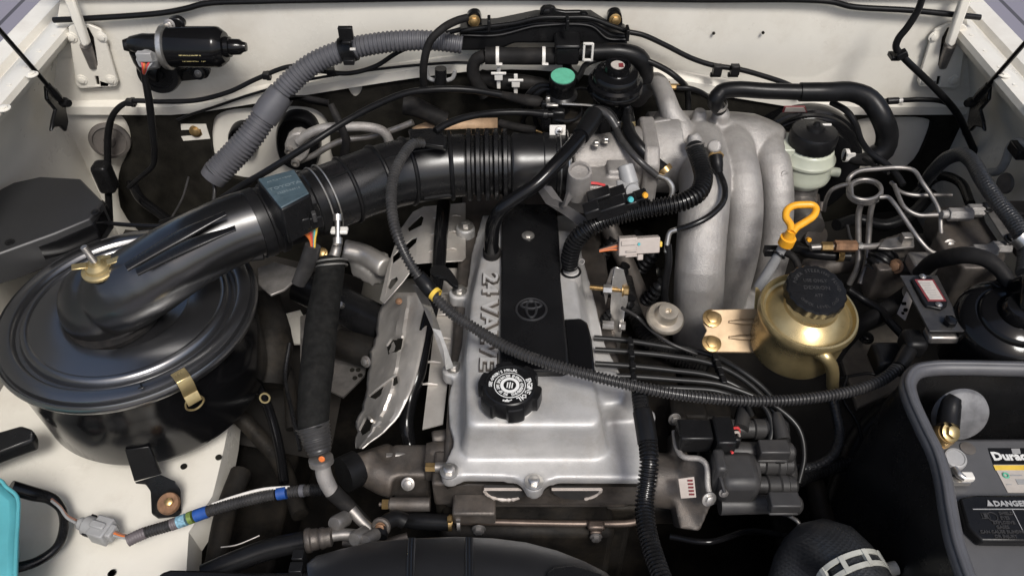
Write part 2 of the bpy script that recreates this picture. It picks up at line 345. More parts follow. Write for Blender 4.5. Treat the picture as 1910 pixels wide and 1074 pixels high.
# firewall: upper cowl panel with a stepped lower lip, and the panel below
g = G()
top = [(x, YF - .006 * math.cos(x * 3), .262 - .07 * min(1, max(0, (abs(x) - .70) / .03))) for x in [-.772 + i * .0386 for i in range(41)]]
def lipz(x):                                    # the lower lip arches over the middle
    a = (x * x + .12 ** 2) ** .5; return .080 + .2 * .5 * ((.57 - a) + ((.57 - a) ** 2 + .03 ** 2) ** .5)
rows = []
for k, (fy, f) in enumerate([(0, 0), (-.002, .35), (.0, .8), (.004, .97), (-.012, 1.0), (-.016, 1.02), (-.016, 1.13), (.012, 1.14)]):
    rows.append([V((x, y + fy, zt_ + (lipz(x) - zt_) * min(f, 1) - (f - 1) * .14 * (f > 1))) for x, y, zt_ in top])
g.rings(rows, cap=False, closed=False)
obj('firewall', g, CREAM, body, smooth=30)
g = G(); g.strip([V((x, YF - .0005, .16)) for x in (-.775, .775)], [V((x, YF + .0005, -.6)) for x in (-.775, .775)])
obj('lower_firewall', g, CREAM, body)
g = G(); g.rings([[V((x, YF - .006, .262)), V((x, YF + .02, .272)), V((x, YF + .06, .274)), V((x, YF + .42, .30))] for x in [-.74 + i * .074 for i in range(21)]], cap=False, closed=False)
obj('cowl_panel', g, CREAM, body, smooth=50)
g = G()
for q in ([(330, 30), (352, 30), (360, 160), (335, 160)], [(590, 10), (612, 10), (616, 62), (586, 62)]):
    pass
def side(sgn):
    # profile across the fender at the back and how it runs forward
    prof = [(-.76, -.55), (-.772, .07), (-.768, .10), (-.738, .165), (-.706, .192), (-.699, .206), (-.702, .214), (-.722, .216), (-.744, .206), (-.750, .197), (-.757, .197), (-.762, .207), (-.790, .210), (-.800, .203), (-.806, .19), (-.815, .15), (-.838, .0), (-.85, -.6)]
    rings = []
    for y in [-.2, .0, .2, .4, .6, .75, .9, 1.0, 1.1, 1.22, 1.4, 1.7]:
        dz = 0; r = []
        for i, (x, z) in enumerate(prof):
            zz_ = z + dz * (1 if i > 3 else .6)
            r.append(V((x if sgn < 0 else -x, y, zz_)))
        rings.append(r)
    return rings
for s in (-1, 1):
    obj('inner_fender', G().rings(side(s), cap=False, closed=False), CREAM, body, smooth=34)
# hinge plates, with their slots and bolts
def hinge(sgn):
    mir = (lambda u: u) if sgn < 0 else (lambda u: 1932 - u)
    yp = YF - .0115
    pl = ww(yp, [(mir(u), v) for u, v in [(127, 52), (134, 46), (163, 45), (188, 57), (193, 66), (220, 152), (216, 162), (150, 166), (141, 160)]])
    slot = ww(yp, [(mir(u), v) for u, v in [(156, 53), (164, 52), (174, 70), (182, 122), (178, 128), (168, 118)]])
    slot2 = ww(yp, [(mir(u), v) for u, v in [(177, 143), (183, 143), (186, 160), (180, 160)]])
    hp = obj('hinge_plate', G().sheet([pl, slot, slot2], V((0, .006, 0))), CREAM, body, bevel=.0015)
    obj('slot_back', G().prism(ww(yp + .004, [(mir(u), v) for u, v in [(150, 48), (166, 48), (190, 130), (190, 164), (172, 164)]]), V((0, .004, 0))), FELT, hp)
    for u, v in [(134, 70), (190, 69), (153, 149), (207, 149)]:
        obj('bolt', G().bolt(W(mir(u), v, yp), FR, .0058, 1.5, .7), CREAM, hp)
    a = [W(mir(u), v, yp - .02) for u, v in [(112, -18), (131, -18), (150, 36), (166, 84), (158, 90), (150, 84)]]
    hg = hp
    obj('hinge_arm', G().prism(a, V((0, .012, 0))), CREAM, hg, bevel=.003)
    p, q = W(mir(160), 84, yp - .004), W(mir(175), 124, yp + .004)
    obj('hinge_barrel', G().tube([p, q], [m(p, 11), m(p, 9)], 16), STEELD, hg)
hinge(-1); hinge(1)
# strengthening strakes pressed into the panel, corner bracket pieces, small panel holes
for u, v in ((1331, 62), (1423, 61)):
    obj('panel_hole', G().lathe([(.0024, 0), (.0024, .002)], W(u, v, YF - .0085), FR, 12), FELT, body)
for u, v, y in ((60, 205, 1.0), (137, 248, 1.15)):
    pass
# left apron under the air cleaner: curved cream sheet with a turned flange
za = -.16
ed = [(440, 640), (434, 720), (425, 800), (418, 835), (405, 890), (396, 925), (368, 968), (352, 992), (349, 1040), (346, 1100)]
A = [Z(u, v, za) for u, v in ed]; Bq = [Z(u - 28, v - 2, za + .004) for u, v in ed]; Cq = [Z(u - 60, v, za + .002) for u, v in ed]
Dq = [V((-.62, p.y + .005, za)) for p in A]; Eq = [V((-.752, p.y + .01, za + .03)) for p in A]
obj('apron', G().rings([[V((p.x + .004, p.y, p.z - .05)) for p in A], A, Bq, Cq, Dq, Eq], cap=False, closed=False), CREAM, body, smooth=30)
for u, v in ((408, 853), (343, 870), (210, 1068), (208, 1070)):
    obj('panel_hole', G().lathe([(.0045, 0), (.0045, .0015)], Z(u, v, za + .004), UP, 14), FELT, body)
g = G().add([V((-.78, -.1, -.45)), V((.78, -.1, -.45)), V((.78, 1.24, -.45)), V((-.78, 1.24, -.45))], [(0, 1, 2, 3)])
obj('bay_floor', g, DIRT, body)
obj('frame_rail', G().box(V((-.40, .7, -.36)), .1, 1.2, .1), DIRT, body, bevel=.008)
obj('frame_rail', G().box(V((.44, .7, -.34)), .1, 1.2, .1), DIRT, body, bevel=.008)
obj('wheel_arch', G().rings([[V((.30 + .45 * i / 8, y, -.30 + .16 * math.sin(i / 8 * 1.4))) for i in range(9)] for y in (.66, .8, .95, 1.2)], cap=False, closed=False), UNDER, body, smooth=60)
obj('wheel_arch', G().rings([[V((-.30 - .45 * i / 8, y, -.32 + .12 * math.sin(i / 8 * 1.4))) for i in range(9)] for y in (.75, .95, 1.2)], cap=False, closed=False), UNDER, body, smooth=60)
# the open hood, hinged at the cowl
hd_ = V((0, -math.cos(R(62)), math.sin(R(62))))
H0 = V((0, YF + .05, .30))
g = G().rings([[H0 + V((x, 0, 0)) + hd_ * f + V((0, .05 * (1 - (x / .8) ** 2) , .0)) for x in [-.74 + i * .148 for i in range(11)]] for f in (0, .3, .6, .9, 1.15)], cap=False, closed=False)
hob = obj('hood', g, FELT, body, smooth=60); hob.modifiers.new('s', 'SOLIDIFY').thickness = .02

# fender wall detail: rubber plugs
def plug(u, v, x, r, label):
    o_ = W(u, v, 1.178); return solo('rubber_plug', G().lathe([(r, 0), (r * .96, .004), (r * .8, .006), (r * .76, .003), (r * .3, .003), (r * .24, .007), (0, .008)], o_, V((.25, -1, .1)), 40), GROM, label, 'rubber plug')
plug(205, 262, -.752, .034, 'round brown rubber plug in cream fender wall behind the thin black cable')

# cowl seal and struts
seal = ww(YF - .012, [(100, 38), (160, 35), (300, 25), (345, 17), (385, 7), (480, 3), (640, 0), (955, -4), (1290, 0), (1545, 3), (1590, 13), (1700, 20), (1800, 30), (1828, 33)])
solo('cowl_seal', G().tube(seal, .0045, 10), RUB, 'thin black rubber weatherstrip along the top edge of the firewall', 'weatherstrip')
def strut(sgn):
    mir = (lambda u: u) if sgn < 0 else (lambda u: 1932 - u)
    e = X(mir(107), 180, sgn * .70); far = X(mir(-60), -12 if sgn < 0 else -6, sgn * .74); far = V((sgn * .73, .78, .36))
    t = thing('hood_strut', 'slim black gas strut on the fender beside the ' + ('wiper motor, leaning left' if sgn < 0 else 'brake fluid reservoir, leaning right'), 'gas strut', e, 'hood gas struts')
    far = X(mir(-45), 6, sgn * .70)
    d = (e - far).normalized(); mid = far.lerp(e, .82)
    obj('rod', G().tube([far, e], m(e, 4.2), 12), BLACKP, t)
    obj('end_socket', G().tube([e - d * .028, e - d * .006, e + d * .006], [m(e, 6), m(e, 8), m(e, 7)], 12), BLACKS, t)
    obj('ball_stud', G().lathe([(m(e, 9), 0), (m(e, 10), .006), (m(e, 7), .014)], X(mir(116), 190, sgn * .705), V((-sgn, -.4, 0)), 16), BLACKS, t)
    b = [X(mir(u), v, sgn * .72) for u, v in [(80, 160), (100, 165), (116, 195), (122, 228), (118, 246), (108, 236), (96, 238), (90, 246), (93, 224), (98, 205), (82, 186)]]
    obj('bracket', G().prism(b, V((-sgn * .006, 0, 0))), BLACKS, t, bevel=.002)
strut(-1); strut(1)

# ------------------------------------------------------------------ firewall insulation with cut-outs
yi = YF - .012
def rr(L, k=3):                                 # rounds a closed pixel outline
    for _ in range(k):
        q = []
        for i in range(len(L)):
            a, b = L[i], L[(i + 1) % len(L)]
            q += [(a[0] * .75 + b[0] * .25, a[1] * .75 + b[1] * .25), (a[0] * .25 + b[0] * .75, a[1] * .25 + b[1] * .75)]
        L = q
    return L
out = rr([(215, 205), (240, 203), (310, 206), (340, 196), (430, 199), (480, 190), (560, 172), (660, 157), (760, 140), (860, 128), (960, 122), (1090, 124), (1190, 134), (1260, 146), (1330, 160), (1420, 180), (1500, 198), (1600, 206), (1735, 205), (1800, 216), (1780, 300), (1730, 420), (1500, 480), (955, 520), (400, 520), (230, 420), (215, 330), (246, 270), (240, 230)], 2)
cuts = [rr([(641, 140), (675, 140), (676, 172), (660, 190), (644, 165)], 2),
        rr([(392, 232), (412, 206), (480, 200), (570, 197), (604, 212), (616, 240), (616, 285), (630, 305), (624, 338), (560, 336), (500, 340), (425, 334), (396, 300)], 2),
        rr([(1590, 222), (1660, 218), (1735, 219), (1739, 240), (1704, 318), (1650, 322), (1580, 318), (1578, 255)], 2)]
solo('firewall_insulation', G().sheet([ww(yi, out)] + [ww(yi, c) for c in cuts], V((0, .010, 0))), FELT, 'black felt insulation pad on the lower firewall with cream showing through its cut-outs', 'insulation', bevel=.003)
def grommet(L, u, v, r, label, y=yi):
    P_ = ww(y - .008, rr(L, 3)); c = sum(P_, V()) / len(P_)
    rings = [[c + (p - c) * s + V((0, dy, 0)) for p in P_] for s, dy in ((1.0, .022), (1.0, .004), (.93, -.002), (.84, -.002), (.80, .006), (.55, .006), (.5, -.004), (.3, -.004))]
    return solo('rubber_grommet', G().rings(rings), RUB, label, 'grommet', smooth=50)
grommet([(424, 246), (444, 234), (470, 238), (480, 262), (474, 290), (440, 290), (424, 272)], 0, 0, 0, 'black oval rubber grommet behind the foot of the grey duct')
grommet([(512, 238), (535, 214), (572, 216), (594, 240), (598, 285), (590, 318), (548, 322), (516, 300)], 0, 0, 0, 'black rubber grommet around the aluminium pipe flange')
t = thing('firewall_bolt', 'brassy bolt showing in the small square cut-out of the black insulation', 'bolt', W(366, 246, yi))
obj('bolt_head', G().bolt(W(366, 244, yi), V((.2, -1, .1)), m(W(366, 244, yi), 8)), GOLDB, t)
obj('tab', G().prism(ww(yi - .001, [(337, 232), (384, 232), (392, 259), (342, 263), (338, 255), (378, 252), (374, 241), (338, 243)]), V((0, .004, 0))), CREAM, t)
# thin pressed line / pipe over the insulation
hose('thin_pipe', 'thin black pipe crossing the insulation below the wiper motor', 'pipe', ww(yi - .01, [(330, 224), (350, 216), (402, 199), (470, 176), (560, 152), (700, 130), (850, 117), (900, 118)]), 2.6, PLAS)

# ------------------------------------------------------------------ wiper motor
wm = thing('wiper_motor', 'black windscreen wiper motor with stubby cylinder bolted to the cream firewall', 'wiper motor', W(330, 120, 1.17))
c0 = W(320, 88, 1.13); c1 = W(418, 88, 1.128); ax = (c1 - c0).normalized(); r_ = m(c0, 37)
L_ = (c1 - c0).length
obj('housing', G().lathe([(r_ * .98, -.004), (r_, 0), (r_, L_ * .86), (r_ * .97, L_ * .92), (r_ * .74, L_ * 1.03), (r_ * .52, L_ * 1.04), (r_ * .5, L_ * 1.12), (r_ * .40, L_ * 1.13), (r_ * .38, L_ * 1.3), (r_ * .26, L_ * 1.36), (r_ * .22, L_ * 1.42), (0, L_ * 1.43)], c0, ax, 48), BLACKP, wm)
obj('collar', G().lathe([(r_ * 1.02, -.012), (r_ * 1.1, -.010), (r_ * 1.12, -.003), (r_ * 1.0, -.001)], c0, ax, 40), STEEL, wm)
gc = W(298, 134, 1.155); rg = m(gc, 40)
obj('gear_case', G().lathe([(rg * .9, -.025), (rg, -.02), (rg, .006), (rg * .93, .011), (rg * .7, .011), (rg * .66, .008), (rg * .3, .008), (rg * .27, .014), (0, .015)], gc, V((0, -1, .1)), 44), BLACKS, wm)
obj('gear_neck', G().tube([W(245, 82, 1.14), W(268, 84, 1.135), W(318, 88, 1.13)], [m(c0, 14), m(c0, 21), m(c0, 24)], 20), BLACKS, wm)
obj('gear_neck', G().tube([W(262, 92, 1.145), W(280, 120, 1.15), W(300, 128, 1.15)], [m(c0, 22), m(c0, 26), m(c0, 28)], 20), BLACKS, wm)
obj('worm_cap', G().lathe([(m(c0, 12), -.006), (m(c0, 13), .004), (m(c0, 10), .012), (0, .013)], W(246, 84, 1.14), V((-1, -.3, .1)), 24), BLACKS, wm)
ear = rr([(306, 90), (304, 62), (308, 44), (316, 35), (332, 34), (346, 46), (340, 60), (326, 62), (322, 92)], 2)
obj('mounting_ear', G().prism(ww(1.15, ear), V((0, .012, 0))), BLACKS, wm, bevel=.002)
obj('bolt', G().bolt(W(316, 47, 1.149), V((0, -1, .3)), m(c0, 7)), STEELD, wm)
ear = rr([(330, 140), (352, 128), (366, 124), (384, 126), (392, 136), (386, 148), (368, 150), (346, 152), (330, 154)], 2)
obj('mounting_ear', G().prism(ww(1.155, ear), V((0, .012, 0))), BLACKS, wm, bevel=.002)
obj('rubber_bush', G().ring(W(370, 137, 1.153), V((0, -1, .2)), m(c0, 9), m(c0, 4.5), 24), RUB, wm)
obj('bolt', G().bolt(W(370, 137, 1.151), V((0, -1, .2)), m(c0, 5)), STEELD, wm)
xd = ax; yd = V((0, .55, .8)); nn = xd.cross(yd).normalized()
tp = c0.lerp(c1, .36) + V((0, -math.sin(.62), -math.sin(.02))) * 0
fa = R(-6); nrm = V((0, -math.cos(fa), math.sin(fa))); ud = V((0, math.sin(fa), math.cos(fa)))
def on_motor(s_, size, u_, v_): 
    q = W(u_, v_, 1.13); return text_g(s_, size, V((q.x, c0.y, c0.z)) + nrm * (r_ + .0002) + ud * 0, xd, ud, .0002, bold=.0002)
qz = -.004
g = text_g('TOYOTA', m(c0, 9), V((W(353, 96, 1.1).x, c0.y, c0.z)) + nrm * (r_ + .0003) + ud * m(c0, 4), xd, ud, .0003, bold=.0002, sx=1.15)
g.merge(text_g('159200-5421  12V', m(c0, 6), V((W(356, 96, 1.1).x, c0.y, c0.z)) + nrm * (r_ + .0003) - ud * m(c0, 5), xd, ud, .0003, sx=1.0))
g.merge(text_g('6', m(c0, 13), V((W(393, 96, 1.1).x, c0.y, c0.z)) + nrm * (r_ + .0003) + ud * 0, xd, ud, .0003, bold=.0003))
obj('lettering', g, PRINTY, wm, smooth=0)
cc = W(275, 112, 1.105); rc = m(cc, 19)
cn = obj('connector', G().lathe([(rc * .8, -.02), (rc, -.016), (rc, .004), (rc * .9, .008)], cc, V((-.1, -1, .55)), 8).box(cc + V((.004, -.012, .012)), .022, .01, .014), GREYP, wm, bevel=.0012)
for i in range(5):
    p = W(263 + i * 6, 108 + (i % 3) * 5, 1.095); obj('wire', G().tube([p, W(266 + i * 3, 124, 1.088), W(268, 142, 1.1)], m(p, 2), 6), [REDW, ORANGE, BROWNW, REDW, GREYP][i], cn)
hose('wiper_cable', 'black taped cable dropping from the wiper motor plug down the insulation', 'cable', ww(1.10, [(267, 130), (271, 150), (278, 188), (284, 240), (288, 285), (284, 310), (262, 330), (240, 350)]), [6, 6.5, 7, 7, 6, 5, 4.5, 4], RUB)

# harness along the left firewall
t = thing('firewall_cable', 'thin black cable clipped along the cream ledge under the wiper motor', 'cable', W(240, 190, 1.16))
tubepart('sheath', [W(205, 420, 1.13), W(203, 380, 1.13), W(201, 320, 1.14), W(203, 240, 1.15), W(216, 207, 1.15), W(241, 190, 1.155), W(302, 190, 1.155), W(369, 187, 1.155), W(429, 171, 1.155), W(480, 147, 1.155), W(545, 124, 1.155), W(600, 133, 1.155), W(650, 137, 1.155), W(700, 124, 1.155), W(742, 98, 1.155), W(800, 72, 1.155), W(860, 55, 1.155)], [6.5, 6.5, 6.5, 6.5, 5.5, 4.8] + [4.5] * 11, RUB, t)
for u, v in ((242, 191), (497, 141), (617, 134)):
    p = W(u, v, 1.152); obj('clip', G().box(p, m(p, 14), .012, m(p, 12)).box(p + V((0, .01, -.006)), m(p, 9), .01, m(p, 16)), PLAS, t, bevel=.0015)
obj('branch', G().box(W(196, 330, 1.13), m(W(196, 330, 1.13), 30), .03, m(W(196, 330, 1.13), 60)), PLAS, t, bevel=.006)

# ------------------------------------------------------------------ grey corrugated duct
t = thing('corrugated_duct', 'thick grey corrugated harness duct arching over the left of the firewall', 'duct', W(420, 320, 1.05))
tubepart('hose', [W(405, 322, 1.04), W(436, 290, 1.055), W(466, 256, 1.07), W(500, 208, 1.095), W(536, 160, 1.115), W(580, 122, 1.13), W(640, 95, 1.14), W(700, 82, 1.14), W(760, 76, 1.14), W(815, 77, 1.14), W(862, 84, 1.14)], [26, 25.5, 25, 24, 22, 21, 20.5, 20, 19.5, 18.5, 17], GREYH, t, rib=7.6, amp=.11, n=20)
tubepart('tape_wrap', [W(492, 220, 1.089), W(506, 200, 1.098), W(526, 173, 1.110)], [26, 26.5, 24.5], GREYH, t, n=20, noisy=.012)
tubepart('tape_end', [W(396, 334, 1.035), W(405, 322, 1.04)], [24, 26], GREYH, t, n=20)
p = W(651, 90, 1.14); axd = (W(660, 88, 1.14) - W(640, 94, 1.14)).normalized()
g = G().lathe([(m(p, 23), -m(p, 13)), (m(p, 24.5), -m(p, 13)), (m(p, 24.5), m(p, 13)), (m(p, 23), m(p, 13))], W(650, 92, 1.14), axd, 28)
g.box(W(645, 62, 1.118), m(p, 26), .008, m(p, 24)).box(W(647, 78, 1.112), m(p, 16), .012, m(p, 6)).box(W(652, 112, 1.12), m(p, 20), .02, m(p, 10))
obj('clamp', g, PLAS, t, bevel=.0015)
obj('clamp_latch', G().box(W(658, 92, 1.105), m(p, 10), .003, m(p, 3)), WHITE, t)
g = G().rings([[W(540, 186, 1.1), W(542, 178, 1.1)], [W(575, 178, 1.09), W(578, 190, 1.09)], [W(613, 186, 1.08), W(616, 197, 1.08)], [W(612, 196, 1.07), W(622, 192, 1.07)], [W(630, 240, 1.06), W(641, 232, 1.06)], [W(638, 262, 1.05), W(653, 262, 1.05)], [W(630, 312, 1.04), W(648, 315, 1.04)]], cap=False, closed=False)
o = solo('tape_tail', g, RUBD, 'loose grey black tape strip hanging from the corrugated duct by the pipe', 'tape'); mo = o.modifiers.new('s', 'SOLIDIFY'); mo.thickness = .004

# ------------------------------------------------------------------ harness tray and things on the top middle of the firewall
t = thing('harness_tray', 'long black plastic harness tray across the top middle of the firewall', 'harness tray', W(1010, 80, 1.14))
tr = [(857, 57), (925, 55), (980, 44), (1000, 40), (1105, 40), (1140, 62), (1171, 66), (1170, 92), (1130, 98), (1090, 82), (960, 82), (930, 95), (858, 96)]
obj('tray', G().prism(ww(1.155, tr), V((0, .05, 0))), PLAS, t, bevel=.004)
obj('rib_edge', G().tube(ww(1.152, [(860, 66), (928, 66), (985, 52), (1000, 49), (1102, 49), (1133, 72), (1168, 74)]), m(W(1000, 60, 1.13), 1.6), 6), PLASG, t)
for u in (912, 1058, 1170):
    obj('strap', G().box(W(u, 44 if u != 1170 else 62, 1.13), m(W(u, 40, 1.13), 6), .02, m(W(u, 40, 1.13), 22)), PLAS, t, bevel=.001)
tubepart('top_cable', ww(1.148, [(860, 58), (915, 50), (960, 44), (1005, 34), (1060, 33), (1100, 34), (1140, 48), (1172, 60)]), 4.6, RUB, t)
obj('mount_plate', G().prism(ww(1.165, rr([(1006, 36), (1008, 14), (1032, 12), (1040, 23), (1095, 22), (1098, 40)], 1)), V((0, .008, 0))), BLACKS, t, bevel=.001)
obj('bolt', G().bolt(W(1020, 22, 1.162), FR, m(W(1020, 22, 1.16), 8)), BLACKS, t)
obj('bolt', G().bolt(W(1088, 29, 1.162), FR, m(W(1020, 22, 1.16), 6)), BLACKS, t)
for u, v, lab in ((884, 38, 'brassy bolt in a black tab left above the harness tray'), (1147, 36, 'brassy bolt in a black tab right above the harness tray')):
    t = thing('tray_bolt', lab, 'bolt', W(u, v, 1.165), 'brassy bolts above the harness tray')
    q = W(u, v, 1.17)
    obj('tab', G().prism(ww(1.168, rr([(u - 13, v + 16), (u - 15, v - 8), (u - 4, v - 16), (u + 9, v - 15), (u + 14, v - 4), (u + 14, v + 16)], 2)), V((0, .012, 0))), BLACKS, t)
    obj('bolt_head', G().bolt(W(u, v + 1, 1.166), V((.1, -1, .1)), m(q, 7.5), 1.5), GOLDB, t)
hose('bolt_earth_lead', 'black sleeved earth lead curving from the left tray bolt down past the duct', 'cable', [W(872, 33, 1.13), W(850, 40, 1.12), W(825, 54, 1.10), W(802, 78, 1.09), W(791, 116, 1.085), W(790, 150, 1.09), W(793, 172, 1.1)], [7, 7.5, 7.5, 7.5, 7.5, 7, 6.5], RUBD)
t = thing('firewall_cable', 'black cable running right from the harness tray down to the brake hose', 'cable', W(1300, 110, 1.17))
tubepart('sheath', ww(1.172, [(1172, 60), (1200, 66), (1240, 84), (1290, 109), (1330, 122), (1380, 130), (1430, 144), (1470, 158), (1500, 176)]), 5, RUB, t)
for u, v in ((1338, 130), (1371, 130)):
    q = W(u, v, 1.165); obj('clip', G().box(q, m(q, 16), .012, m(q, 18)).box(q + V((0, .005, -.012)), m(q, 20), .006, m(q, 8)), PLAS, t, bevel=.001)

# ------------------------------------------------------------------ heater hose and valve
t = thing('heater_valve', 'black heater valve with fat hoses and pale clamps below the harness tray', 'heater valve', W(1060, 110, 1.09))
hp = lambda L: [W(u, v, 1.135) for u, v in L]
tubepart('hose', hp([(905, 178), (887, 150), (882, 130), (888, 112), (905, 104)]), 12, RUBD, t)
tubepart('hose', hp([(905, 104), (960, 105), (1036, 105)]), 16, RUBD, t, n=20)
tubepart('hose', hp([(1078, 99), (1110, 98), (1160, 98), (1190, 108), (1203, 130), (1203, 150)]), [15, 16, 17, 18, 16, 15], RUB, t, n=20)
q = W(1057, 95, 1.135)
obj('valve_body', G().box(q, m(q, 44), .04, m(q, 36)).box(q + V((0, 0, m(q, 20))), m(q, 48), .046, m(q, 10)), PLAS, t, bevel=.004)
obj('valve_stem', G().tube([W(1057, 112, 1.135), W(1060, 130, 1.135), W(1075, 145, 1.135)], m(q, 9), 14), PLAS, t)
for u, w in ((928, 6), (1014, 6)):
    q = W(u, 105, 1.135); obj('hose_clamp', band(q, RT, m(q, 16), m(q, w)), WHITE, t)
    obj('hose_clamp', G().box(W(u + 3, 120, 1.12), m(q, 12), .006, m(q, 3)), WHITE, t, bevel=.001)
q = W(1097, 98, 1.116)
g = G()
for du, dv, w_, h_ in ((-8, 0, 4, 34), (8, 0, 4, 34), (0, -15, 18, 4), (0, 15, 18, 4)): g.box(W(1097 + du, 97 + dv, 1.114), m(q, w_), .004, m(q, h_))
obj('hose_clamp', g, WHITE, t, bevel=.0006)
t = thing('heater_pipe', 'lower black heater hose behind the green capped valve with two cream spring clips', 'hose', W(930, 150, 1.1))
tubepart('hose', [W(897, 145, 1.16), W(930, 152, 1.15), (W(970, 154, 1.15)), W(1005, 156, 1.15), W(1020, 160, 1.16)], [15, 16, 15, 12, 11], RUBD, t, n=18)
for u, v in ((930, 143), (962, 156)):
    q = W(u, v, 1.135); g = G().box(W(u, v, 1.128), m(q, 15), .006, m(q, 13)).box(W(u, v - 6, 1.126), m(q, 28), .004, m(q, 4)).box(W(u, v + 14, 1.132), m(q, 7), .004, m(q, 18)).box(W(u, v - 12, 1.135), m(q, 7), .004, m(q, 12))
    obj('spring_clip', g, WHITE, t, bevel=.0008)

# ------------------------------------------------------------------ green capped vacuum valve
q = Z(1050, 142, .200)
t = thing('vacuum_valve', 'small black round vacuum valve with green paper label on its lid', 'vacuum valve', q - V((0, 0, .06)))
r_ = m(q, 25)
obj('valve_body', G().lathe([(r_ * .7, -.07), (r_ * .75, -.045), (r_ * 1.15, -.04), (r_ * 1.2, -.034), (r_ * .95, -.03), (r_ * .93, -.014), (r_ * 1.0, -.012), (r_ * 1.0, -.001), (r_ * .96, 0), (r_ * .95, -.001)], q, V((0, -.18, 1)), 40), PLAS, t)
obj('label', G().lathe([(r_ * .9, -.001), (r_ * .9, .0006)], q, V((0, -.18, 1)), 32), GREEN, t)
tubepart('vacuum_hose', [Z(1026, 160, .175), Z(1008, 160, .172), Z(990, 172, .16), Z(975, 200, .13)], 6, RUB, t)
tubepart('vacuum_hose', [Z(1028, 166, .17), Z(1012, 168, .167), Z(998, 180, .155), Z(988, 206, .12)], 6, RUB, t)
obj('bracket', G().ring(q + V((.004, -.004, -.055)), V((0, -.1, 1)), r_ * 1.35, .0025, 40, 6), BLACKS, t)

# ------------------------------------------------------------------ EGR valve
q = Z(1152, 124, .222)
t = thing('exhaust_valve', 'stacked black disc recirculation valve with red and white label on top', 'valve', q - V((0, 0, .09)))
k = m(q, 1); axv = V((.02, -.12, 1))
obj('diaphragm', G().lathe([(k * 30, -.085), (k * 33, -.05), (k * 48, -.045), (k * 53, -.038), (k * 53, -.034), (k * 51, -.032), (k * 53, -.030), (k * 52, -.025), (k * 46, -.022), (k * 44, -.014), (k * 40, -.010), (k * 29, -.008), (k * 26, -.006), (k * 25.5, -.001), (k * 24, .004), (k * 19, .004), (k * 18, .0015), (0, .0015)], q, axv, 56), BLACKP, t)
lab = obj('label', G().lathe([(k * 13, .001), (k * 13, .0026)], q, axv, 28), LABEL, t)
obj('label_print', G().box(q + V((k * 6, 0, .0028)), k * 9, k * 18, .0004), REDP, lab)
obj('yoke', G().box(q + V((-.012, -.012, -.085)), .02, .012, .06).box(q + V((.018, -.012, -.085)), .012, .012, .06).box(q + V((0, .01, -.11)), .07, .05, .05), BLACKS, t, bevel=.004)
obj('lever', G().box(q + V((.006, -.02, -.09)), .012, .004, .02), STEEL, t, bevel=.001)
pz = [Z(1206, 152, .12), Z(1222, 141, .165), Z(1236, 168, .17), Z(1246, 200, .15), Z(1258, 230, .13)]
t2 = thing('exhaust_pipe_elbow', 'bare aluminium elbow rising from the plenum to the stacked black valve', 'pipe', pz[-1])
cast('elbow', G().tube([Z(1185, 185, .08), Z(1200, 165, .12), Z(1224, 152, .15), Z(1240, 180, .15), Z(1250, 208, .14), Z(1262, 236, .12)], [m(q, 24), m(q, 24), m(q, 19), m(q, 20), m(q, 21), m(q, 30)], 20), CAST, t2, .003, 6, loc=None)
t3 = thing('temperature_sender', 'brass sender with a black lead behind the aluminium elbow', 'sensor', Z(1256, 162, .15))
obj('sender_body', G().lathe([(m(q, 11), 0), (m(q, 11), .006), (m(q, 6), .007), (m(q, 6), .022)], Z(1242, 162, .15), RT, 6), GOLDB, t3)
tubepart('lead', [Z(1262, 164, .15), Z(1285, 165, .15), Z(1306, 172, .14), Z(1322, 182, .12)], 5, RUB, t3)
hose('vacuum_hose', 'thin black hose looping behind the stacked disc valve from the green capped valve', 'hose', [Z(1074, 150, .185), Z(1083, 138, .188), Z(1092, 122, .19), Z(1115, 111, .195), Z(1150, 107, .195), Z(1197, 111, .195), Z(1243, 131, .18), Z(1268, 150, .165), Z(1282, 170, .13), Z(1284, 205, .1)], 5.6, RUB)

# ------------------------------------------------------------------ brake booster, reservoir, hose
bc = W(1487, 300, 1.165); rb = m(bc, 112)
t = thing('brake_booster', 'large black brake servo drum behind the fluid reservoir', 'brake servo', bc)
obj('drum', G().lathe([(rb * .98, -.03), (rb, 0), (rb, .015), (rb * .985, .019), (rb * .95, .021), (rb * .93, .03), (rb * .90, .033), (rb * .82, .034), (rb * .78, .046), (rb * .55, .056), (rb * .3, .058), (0, .058)], bc, V((0, -1, .12)), 72), BLACKP, t)
lb = W(1483, 203, 1.135)
l_ = obj('label', G().prism([W(1466, 201, 1.126), W(1500, 201, 1.126), W(1503, 209, 1.128), W(1463, 209, 1.128)], V((0, .004, 0))), LABEL, t)
obj('label_border', G().prism([W(1464, 200, 1.127), W(1502, 200, 1.127), W(1506, 210, 1.129), W(1460, 210, 1.129)], V((0, .004, 0))), REDP, t)
t = thing('brake_vacuum_hose', 'fat black vacuum hose with a sleeve bending down past the fluid reservoir', 'hose', Z(1340, 200, .16))
hz = lambda L: [Z(*p) for p in L]
tubepart('hose', hz([(1343, 205, .15), (1334, 188, .17), (1345, 172, .18), (1370, 167, .185), (1430, 170, .185), (1500, 172, .185)]), [13, 15, 15, 15, 15, 15], RUB, t, n=20)
tubepart('sleeve', hz([(1492, 172, .185), (1540, 172, .185), (1590, 172, .18), (1622, 186, .17), (1645, 220, .15), (1655, 255, .12), (1648, 280, .1), (1630, 292, .09)]), [17.5, 18, 18.5, 19.5, 20, 20, 20, 20], RUB, t, n=24)
tubepart('hose', hz([(1640, 284, .09), (1620, 296, .085), (1600, 298, .08), (1575, 290, .08)]), [17, 14, 11, 10], RUBD, t, n=18)
